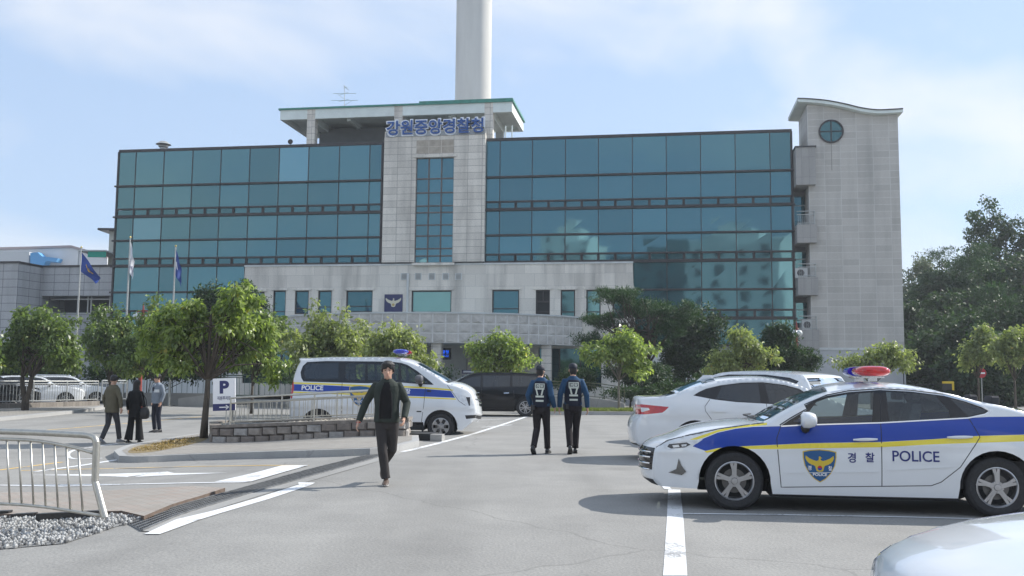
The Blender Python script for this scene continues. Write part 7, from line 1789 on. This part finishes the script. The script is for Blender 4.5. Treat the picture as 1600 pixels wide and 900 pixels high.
drape(up, r_, [rect(-.01, .16, 1.22, 1.31)], cloth_mat('white_knit', (.6, .62, .64)), 'white_block', (0, -1)); drape(up, r_, [rect(-.14, .0, 1.26, 1.38)], C_nt, 'navy_block', (0, -1))
drape(up, r_, [[(-.03, 1.48), (0, 1.40), (.03, 1.48)]], MATS['white_knit'], 'collar', (0, -1))
# ================================================================== trees and plants
from mathutils import noise as mnoise
def leaf_mat(name, c1, c2, trans=.35, rough=.45, c3=None):
    mt = bpy.data.materials.new(name); mt.use_nodes = True; nt = mt.node_tree; b = nt.nodes['Principled BSDF']; L = nt.links.new; o = nt.nodes['Material Output']
    a = N(nt, 'ShaderNodeAttribute', attribute_name='tone'); r = N(nt, 'ShaderNodeValToRGB'); L(a.outputs['Fac'], r.inputs[0])
    r.color_ramp.elements[0].color = tuple(c1) + (1,); r.color_ramp.elements[1].color = tuple(c2) + (1,)
    r.color_ramp.elements[1].position = .93
    if c3: e_ = r.color_ramp.elements.new(.98); e_.color = tuple(c3) + (1,)
    L(r.outputs[0], b.inputs['Base Color']); b.inputs['Roughness'].default_value = rough; b.inputs['Specular IOR Level'].default_value = .5
    t = N(nt, 'ShaderNodeBsdfTranslucent'); hs = N(nt, 'ShaderNodeMix', data_type='RGBA', blend_type='MULTIPLY'); hs.inputs[0].default_value = 1; L(r.outputs[0], hs.inputs[6]); hs.inputs[7].default_value = (1.6, 1.8, .8, 1); L(hs.outputs[2], t.inputs[0])
    mx = N(nt, 'ShaderNodeMixShader'); mx.inputs[0].default_value = trans; L(b.outputs[0], mx.inputs[1]); L(t.outputs[0], mx.inputs[2]); L(mx.outputs[0], o.inputs[0]); MATS[name] = mt; return mt
L_bright = leaf_mat('leaf_bright', (.09, .14, .04), (.32, .38, .13), .42, .4, c3=(.42, .36, .09))
L_mid = leaf_mat('leaf_mid', (.065, .105, .035), (.20, .26, .09), .36, .4, c3=(.25, .24, .07))
L_dull = leaf_mat('leaf_dull', (.12, .155, .06), (.34, .37, .17), .38, .45, c3=(.40, .32, .13))
L_dark = leaf_mat('leaf_dark', (.02, .045, .018), (.05, .095, .03), .2, .6)
L_pine = leaf_mat('pine_needle', (.018, .05, .02), (.055, .12, .035), .15, .6)
L_wood = leaf_mat('leaf_forest', (.018, .042, .02), (.052, .092, .038), .25, .6)
L_forp = leaf_mat('leaf_forest_pale', (.06, .085, .04), (.12, .15, .075), .2, .6)
M_bark = mat('bark', (.11, .09, .07), .95, nscale=9, ncol=(.05, .042, .035), bump=1.0, bscale=25, stretch=(1, 1, .3))
M_barkp = mat('bark_pale', (.19, .17, .14), .9, nscale=9, namt=.35, bump=.8, bscale=25)

def leaves_mesh(name, cent, nper, spread, ln, wd, m_, seed, droop=.6, flat=1.0, twig=False, tonebias=None):
    """many small folded leaves gathered round the given clump centres"""
    rs = np.random.default_rng(seed); cent = np.array(cent); n = len(cent) * nper
    c = np.repeat(cent, nper, axis=0); sp = spread * (0.6 + .8 * rs.random((len(cent), 1))).repeat(nper, axis=0)
    off = rs.normal(size=(n, 3)); off /= np.linalg.norm(off, axis=1, keepdims=True); off *= rs.random((n, 1)) ** .5; off[:, 2] *= flat
    p = c + off * sp
    d = off * .7 + rs.normal(size=(n, 3)) * .55; d[:, 2] -= droop; d /= np.linalg.norm(d, axis=1, keepdims=True)
    up = rs.normal(size=(n, 3)) * .6 + np.array([0, 0, 1]); s_ = np.cross(d, up); s_ /= np.maximum(np.linalg.norm(s_, axis=1, keepdims=True), 1e-6); nn = np.cross(s_, d)
    l = ln * (.6 + .8 * rs.random((n, 1))); w_ = wd * (.6 + .8 * rs.random((n, 1)))
    v0 = p; v2 = p + d * l - nn * l * .12; m1 = p + d * l * .45 + s_ * w_ + nn * w_ * .35; m2 = p + d * l * .45 - s_ * w_ + nn * w_ * .35
    V = np.stack([v0, m1, v2, m2], 1).reshape(-1, 3); me = bpy.data.meshes.new(name)
    me.vertices.add(4 * n); me.vertices.foreach_set('co', V.ravel()); me.loops.add(4 * n); me.loops.foreach_set('vertex_index', np.arange(4 * n, dtype=np.int32))
    me.polygons.add(n); me.polygons.foreach_set('loop_start', np.arange(0, 4 * n, 4, dtype=np.int32))
    try: me.polygons.foreach_set('loop_total', np.full(n, 4, dtype=np.int32))
    except Exception: pass
    me.update(calc_edges=True)
    tone = np.clip(rs.random(n) * .75 + rs.random(len(cent)).repeat(nper) * .3 - .03, 0, 1)
    a = me.attributes.new('tone', 'FLOAT', 'FACE'); a.data.foreach_set('value', tone.astype(np.float32)); me.materials.append(m_); return me

def clumps(lobes, n, seed, hollow=.55, gap=.0):
    """clump centres spread through the outer part of several uneven ellipsoid lobes"""
    rs = random.Random(seed); out = []; fine = []
    for a in lobes:
        fine.append((a[0], a[1], a[2], a[3] * .62, a[4] * .62, a[5] * .62))
        for _ in range(6):
            th, ph, q_ = rs.uniform(0, 6.283), rs.uniform(-.7, 1.3), rs.uniform(.30, .46); k_ = rs.uniform(.58, .85)
            fine.append((a[0] + a[3] * k_ * math.cos(th) * math.cos(ph), a[1] + a[4] * k_ * math.sin(th) * math.cos(ph), a[2] + a[5] * k_ * math.sin(ph), a[3] * q_, a[4] * q_, a[5] * q_))
    lobes = fine; vol = [a[3] * a[4] * a[5] for a in lobes]; tot = sum(vol)
    for lb, v in zip(lobes, vol):
        for _ in range(max(3, int(n * v / tot))):
            while True:
                x, y, z = (rs.uniform(-1, 1) for _ in range(3)); r = math.sqrt(x*x + y*y + z*z)
                if hollow * rs.random() < r < 1: break
            if mnoise.noise(Vector((lb[0] + x * lb[3], lb[1] + y * lb[4], lb[2] + z * lb[5])) * (1.5 / max(.5, lb[3]) + .5) + Vector((seed, 0, 0))) < -.12 + gap: continue
            k = 1 + .16 * math.sin(x * 5 + seed) * math.cos(y * 4 + z * 6 + seed)
            if rs.random() < .16 and r > .7: k *= rs.uniform(1.12, 1.42)
            out.append((lb[0] + x * lb[3] * k, lb[1] + y * lb[4] * k, lb[2] + z * lb[5] * k))
    return out
def tree(name, loc, label, lobes, n, nper, spread, ln, wd, m_, trunk_r, fork, seed, group=None, bark=M_bark, droop=.6, cat='tree', flat=1.0, limbs=12, lean=(0, 0), stems=1):
    root = empty(name, loc, 0, label, cat, group); cl = clumps(lobes, n, seed)
    me = leaves_mesh('crown', cl, nper, spread, ln, wd, m_, seed, droop, flat); cr_ = bpy.data.objects.new('crown', me); C.objects.link(cr_); cr_.parent = root
    rs = random.Random(seed + 1); mb = MB(); tops = []
    for s_ in range(stems):
        a = 2 * math.pi * s_ / max(stems, 1) + 2.8; fx, fy = (lean[0] + (.16 * fork * math.cos(a) if stems > 1 else 0), lean[1] + (.1 * math.sin(a) if stems > 1 else 0))
        pts = [(0, 0, -.05), (fx * .3 + rs.uniform(-.02, .02), fy * .3, fork * .35), (fx * .7 + rs.uniform(-.03, .03), fy * .7, fork * .7), (fx, fy, fork)]
        mb.tube(pts, [trunk_r * 1.35, trunk_r, trunk_r * .88, trunk_r * .75], 9); tops.append(Vector((fx, fy, fork)))
    zt = max(c[2] for c in cl)
    pick = rs.sample(cl, min(limbs, len(cl)))
    for c in pick:
        t0 = tops[rs.randrange(len(tops))]; c = Vector(c); st_ = t0.copy(); mid = st_.lerp(c, .5) + Vector((rs.uniform(-.1, .1), rs.uniform(-.1, .1), .06 + (c - t0).length * .06)); r0 = trunk_r * rs.uniform(.32, .55)
        mb.tube([tuple(st_ - Vector((0, 0, .05))), tuple(mid), tuple(c)], [r0, r0 * .6, r0 * .2], 6)
        for _ in range(3):
            d_ = Vector(cl[rs.randrange(len(cl))])
            if (d_ - mid).length < (c - t0).length * 1.0 + .2: mb.tube([tuple(mid), tuple(mid.lerp(d_, .5) + Vector((0, 0, .04))), tuple(d_)], [r0 * .5, r0 * .3, r0 * .1], 5)
    if stems == 1:
        mb.tube([tuple(tops[0]), (tops[0].x * 1.2, tops[0].y, (fork + zt) * .55), (tops[0].x, tops[0].y, zt * .85)], [trunk_r * .75, trunk_r * .45, trunk_r * .12], 7)
    mb.build('trunk', bark, root, smooth_=True); return root
def lobe(px0, px1, py0, py1, d, base, dep=1.0, doff=0.0):
    """an ellipsoid lobe filling a part of the view at depth d, in the tree's own coordinates"""
    a, b = atd(px0, (py0+py1)/2, d), atd(px1, (py0+py1)/2, d); c, e_ = atd((px0+px1)/2, py1, d), atd((px0+px1)/2, py0, d)
    rx = (b.x - a.x)/2; return ((a.x + b.x)/2 - base[0], doff, (c.z + e_.z)/2 - base[2], rx, rx * dep, (e_.z - c.z)/2)
def T(px, d, up=0.0):
    p = W3(px, d); return (p.x, p.y, p.z + up)
HAZE = 0.0006
GR = 'small leafy trees planted round the car park'
# the near tree by the parking sign
b0 = T(322, 25.0, .12)
tree('persimmon_tree', b0, 'nearest leafy tree with dark trunk left of the parking sign', [lobe(228, 330, 468, 560, 24.6, b0, .8), lobe(300, 408, 452, 560, 24.6, b0, .7, .3), lobe(290, 385, 520, 584, 24.9, b0, .4, .7), lobe(350, 432, 480, 574, 24.8, b0, .5, .7), lobe(212, 300, 492, 560, 24.8, b0, .8), lobe(225, 318, 528, 590, 24.8, b0, .7), lobe(208, 270, 500, 575, 25, b0, .6), lobe(330, 392, 445, 500, 24.6, b0, .8), lobe(388, 434, 540, 608, 24.6, b0, .6, .7)], 520, 27, .17, .15, .036, L_bright, .085, 1.55, 11, GR, droop=.9, limbs=26, lean=(.05, 0))
def small(px, d, lobes, label, seed, m_=L_bright, n=230, nper=24, sp=.26, ln=.15, wd=.045, tr=.07, fork=1.2, bark=M_bark, up=.1, stems=1, limbs=14, name='persimmon_tree', group=GR):
    n = int(n * 1.15); ln *= 1.2; wd *= 1.15
    b = T(px, d, up); return tree(name, b, label, [lobe(*l, d, b, .85) for l in lobes], n, nper, sp, ln, wd, m_, tr, fork, seed, group, bark, droop=.7, limbs=limbs, stems=stems)
small(42, 42.5, [(-10, 75, 480, 590), (55, 132, 492, 585), (20, 100, 478, 540), (60, 130, 520, 598)], 'leafy tree with forked trunk before the three parked cars', 21, L_mid, 420, 26, .30, .16, .05, .12, 1.5, stems=2, limbs=20)
small(-40, 40, [(-130, 10, 470, 600)], 'leafy tree at the left edge of the view', 22, L_mid, 260)
small(172, 46, [(122, 225, 492, 598), (140, 205, 474, 540), (185, 232, 520, 596)], 'darker leafy tree behind the man in the olive jacket', 23, L_mid, 280, 26, .3, .16, .05)
small(250, 45, [(195, 310, 500, 600), (225, 295, 466, 540), (180, 260, 520, 598)], 'leafy tree behind the man in the grey sweater', 24, L_mid, 330, 26, .3, .16, .05)
small(395, 43, [(350, 450, 484, 606), (400, 455, 470, 540)], 'leafy tree half hidden behind the near tree', 25, L_mid, 240, 26, .3, .16, .05)
small(488, 41, [(430, 550, 500, 606), (465, 540, 474, 550), (500, 590, 505, 600)], 'tall leafy tree behind the rear of the police van', 26, L_dull, 360, 26, .28, .16, .045)
small(610, 40, [(560, 668, 512, 602), (585, 645, 500, 560), (625, 692, 525, 598)], 'leafy tree behind the light bar of the police van', 27, L_dull, 300, 26, .28, .15, .045)
small(545, 44, [(530, 610, 500, 600)], 'leafy tree behind the middle of the police van', 38, L_dull, 200, 26, .28, .15, .045)
small(784, 43, [(722, 800, 528, 590), (760, 846, 530, 592), (765, 820, 516, 560)], 'small leafy tree behind the black minivan', 28, L_bright, 240, 22, .26, .15, .045)
small(967, 42.2, [(908, 985, 525, 580), (950, 1030, 522, 580), (935, 1005, 516, 560), (960, 1015, 550, 596)], 'small leafy tree with slim trunk right of the officers', 29, L_bright, 250, 22, .26, .15, .045, .05, 1.35, M_barkp)
small(1152, 43, [(1100, 1175, 545, 590), (1128, 1195, 508, 570), (1150, 1212, 535, 588)], 'yellowish leafy tree above the white saloon', 30, L_dull, 300, 24, .24, .14, .042)
small(1362, 44, [(1300, 1365, 548, 588), (1335, 1405, 533, 580), (1370, 1432, 545, 585)], 'small leafy tree above the police car light bar', 31, L_dull, 220, 22, .25, .14, .042)
small(1528, 50, [(1497, 1552, 525, 578), (1515, 1560, 505, 555)], 'pale leafy tree beside the no-entry sign', 32, L_dull, 200, 22, .26, .16, .05, .06, 1.6)
small(1585, 47, [(1550, 1620, 515, 592), (1560, 1640, 508, 560)], 'pale leafy tree at the right edge of the view', 33, L_dull, 260, 22, .26, .16, .05, .06, 1.5)

# pine in front of the right wing: flat dark pads on a bent trunk
bp_ = T(1000, 54); pads = [(918, 1010, 452, 482), (955, 1060, 465, 505), (905, 985, 488, 520), (1000, 1080, 500, 535), (900, 960, 520, 548), (960, 1050, 515, 560), (1040, 1095, 470, 520)]
tree('pine_tree', bp_, 'dark pine with flat cloud-like pads in front of the right wing', [lobe(*l, 54, bp_, 1.0, (i % 3 - 1) * .8) for i, l in enumerate(pads)], 900, 50, .30, .20, .018, L_pine, .16, 2.2, 41, None, M_bark, droop=-.5, flat=.5, limbs=26, lean=(.4, 0))
def bush(px, d, lobes, label, seed, m_, n=200, nper=30, sp=.3, ln=.12, wd=.035, name='shrub', cat='shrub', droop=.0, group=None):
    n = int(n * 1.7); ln *= 1.15
    b = T(px, d); return tree(name, b, label, [lobe(*l, d, b, .8) for l in lobes], n, nper, sp, ln, wd, m_, .05, .3, seed, group, droop=droop, cat=cat, limbs=8)
bush(1075, 56, [(1030, 1120, 470, 590), (1015, 1110, 540, 610), (1080, 1140, 480, 600)], 'tall dark broadleaf tree right of the pine', 42, L_dark, 420, 34, .34, .16, .05, 'dark_tree', 'tree')
bush(1228, 49, [(1178, 1275, 540, 600), (1190, 1250, 508, 560)], 'bushy dark spruce at the foot of the stair tower', 43, L_wood, 360, 34, .28, .17, .03, 'spruce_tree', 'tree', -.3)
bush(985, 50, [(940, 1060, 562, 612)], 'clipped round shrub behind the small tree', 44, L_wood, 260, 36, .24)
bush(905, 51, [(850, 950, 578, 612)], 'low dark hedge beside the ramp railing', 45, L_dark, 220, 36, .24, name='hedge', cat='hedge')
bush(1030, 48, [(925, 1130, 598, 626)], 'long low clipped hedge above the verge kerb', 46, L_dark, 320, 36, .2, name='hedge', cat='hedge')
bush(345, 57, [(285, 420, 470, 560), (300, 380, 450, 500), (350, 420, 448, 500)], 'dark conifer rising behind the near tree', 47, L_dark, 420, 34, .4, .2, .05, 'dark_tree', 'tree')
bush(60, 57, [(-100, 130, 540, 602)], 'dark hedge behind the three parked cars', 48, L_dark, 500, 36, .4, .2, .06, name='hedge', cat='hedge')
bush(230, 58, [(120, 420, 540, 600)], 'dark hedge along the foot of the glass wing', 49, L_dark, 560, 36, .4, .2, .06, name='hedge', cat='hedge')
bush(520, 55, [(420, 690, 560, 606)], 'dark hedge hidden behind the police van', 50, L_dark, 400, 36, .35, .2, .06, name='hedge', cat='hedge')
bush(1170, 54, [(1080, 1290, 575, 620)], 'dark hedge before the base of the right wing', 51, L_dark, 400, 36, .35, .2, .06, name='hedge', cat='hedge')

# wooded bank on the right
mb = MB(); xs = [24, 28, 33, 40, 55, 80, 130, 260]; ys = [58, 62, 67, 74, 85, 100, 140, 260]
def bz_(x, y): return 7.5 * smooth((y - 60) / 45) * smooth((x - 24) / 14) + .02
ids = [[mb.vert((x, y, bz_(x, y) - (.3 if x == 24 or y == 58 else 0))) for x in xs] for y in ys]
for a, b in zip(ids, ids[1:]):
    for k in range(len(xs) - 1): mb.face((a[k], a[k+1], b[k+1], b[k]))
tag(mb.build('hillside', M_far, smooth_=True), kind='structure')
GF = 'trees on the wooded bank at the right'
fs = [(1424, 118, 402, 44, 'L', 'pale distant tree crown just right of the stair tower'), (1455, 100, 436, 50, 'W', 'dark round tree beside the stair tower'), (1437, 78, 478, 46, 'W', 'low dark tree against the edge of the stair tower'), (1500, 92, 384, 60, 'P', 'broad pine with layered branches on the bank'), (1480, 72, 455, 60, 'W', 'dark leafy tree in front of the broad pine'), (1545, 84, 372, 58, 'P', 'dark pine left of the tallest tree'), (1580, 90, 318, 62, 'W', 'tallest tree of the wooded bank at the right edge'), (1625, 88, 330, 62, 'W', 'tall dark tree cut by the right edge of the view'), (1560, 70, 440, 66, 'P', 'spreading pine below the tallest tree'), (1520, 66, 500, 56, 'W', 'low dark tree behind the no-entry sign'), (1618, 66, 455, 60, 'W', 'dark tree low at the right edge'), (1680, 80, 350, 70, 'W', 'dark tree outside the right edge of the bank'), (1450, 66, 530, 40, 'W', 'low dark tree behind the wire fence'), (1585, 62, 535, 46, 'W', 'dark bush-like tree behind the pale tree at right'), (1710, 66, 430, 60, 'P', 'pine beyond the right edge of the bank'), (1520, 100, 410, 60, 'W', 'rounded dark tree between the two pines'), (1475, 88, 425, 46, 'W', 'dark tree just left of the broad pine'), (1605, 76, 400, 56, 'W', 'bushy tree in front of the tallest tree'), (1540, 60, 520, 50, 'W', 'lowest dark thicket tree right of the warning board')]
rf = random.Random(12)
for i, (px, d, pyt, hwp, kd, lab) in enumerate(fs):
    q = atd(px, 590, d); zb = max(bz_(q.x, q.y) - .1, 0); b = (q.x, q.y, zb); S_ = d / FPX; top_ = atd(px, pyt, d).z - zb; lb = []; hw_ = hwp * S_ * 1.3
    nl = 9
    for k in range(nl):
        t = .16 + .8 * k / (nl - 1); rr_ = hw_ * (.95 - .62 * max(0, t - .35)) * rf.uniform(.55, .75); lb.append((rf.uniform(-.5, .5) * hw_, rf.uniform(-.5, .5) * hw_, top_ * t * .93, rr_, rr_, (rr_ * .35 if kd == 'P' else rr_ * .75)))
    m_ = {'L': L_forp, 'W': L_wood, 'P': L_pine}[kd]
    tree('forest_tree' if kd != 'P' else 'pine_tree', b, lab, lb, 760, 30, .6, .32 if kd != 'P' else .34, .10 if kd != 'P' else .035, m_, .18, top_ * .25, 60 + i, GF, M_bark, droop=.2 if kd != 'P' else -.4, flat=.8 if kd != 'P' else .5, limbs=10)
# grass on the verge
rg = np.random.default_rng(3); cs = []
for k in range(900):
    t = rg.random(); x = vf[0].x + (vf[3].x - vf[0].x) * t; yk = np.interp(x, [p.x for p in vf], [p.y for p in vf]); cs.append((x, yk + .25 + 1.7 * rg.random() ** 1.5, .15))
gm_ = leaves_mesh('verge_grass', cs, 10, .10, .12, .008, leaf_mat('grass_blade', (.10, .15, .03), (.26, .28, .07), .2), 5, droop=-1.6, flat=.2); go = bpy.data.objects.new('verge_grass', gm_); C.objects.link(go); tag(go, 'ragged yellow green grass on the verge', 'grass', kind='stuff')
# fallen dry leaves and needles on the island tip
cs = []; pl_ = [gp(*p, up=.138) for p in ((200,706),(262,688.5),(318,682),(290,696),(250,704))]
xs = [p.x for p in pl_]; ys = [p.y for p in pl_]
for k in range(500): cs.append((rg.uniform(min(xs), max(xs)), rg.uniform(min(ys), max(ys)), 0))
cs = [(x, y, g(x, y) + .142) for x, y, _ in cs if in_poly(x, y, [(p.x, p.y) for p in pl_])]
lm_ = leaves_mesh('fallen_leaves', cs, 6, .08, .05, .012, leaf_mat('dry_leaf', (.20, .13, .05), (.42, .30, .10), .1), 6, droop=0, flat=.05); lo2 = bpy.data.objects.new('fallen_leaves', lm_); C.objects.link(lo2); tag(lo2, 'dry fallen leaves on the tip of the traffic island', 'fallen leaves', kind='stuff')

# the thin haze of the morning air
hb = MB(); hb.box(-420, 420, -330, 430, -1.6, 95); hm = bpy.data.materials.new('haze_air'); hm.use_nodes = True; hn = hm.node_tree; hn.nodes.clear()
ho = N(hn, 'ShaderNodeOutputMaterial'); pv_ = N(hn, 'ShaderNodeVolumePrincipled'); pv_.inputs['Density'].default_value = HAZE; pv_.inputs['Color'].default_value = (.86, .92, 1.0, 1); pv_.inputs['Anisotropy'].default_value = .2
hn.links.new(pv_.outputs[0], ho.inputs['Volume']); hz_ = hb.build('haze', hm); tag(hz_, 'thin pale haze over the whole car park', 'haze', kind='stuff')
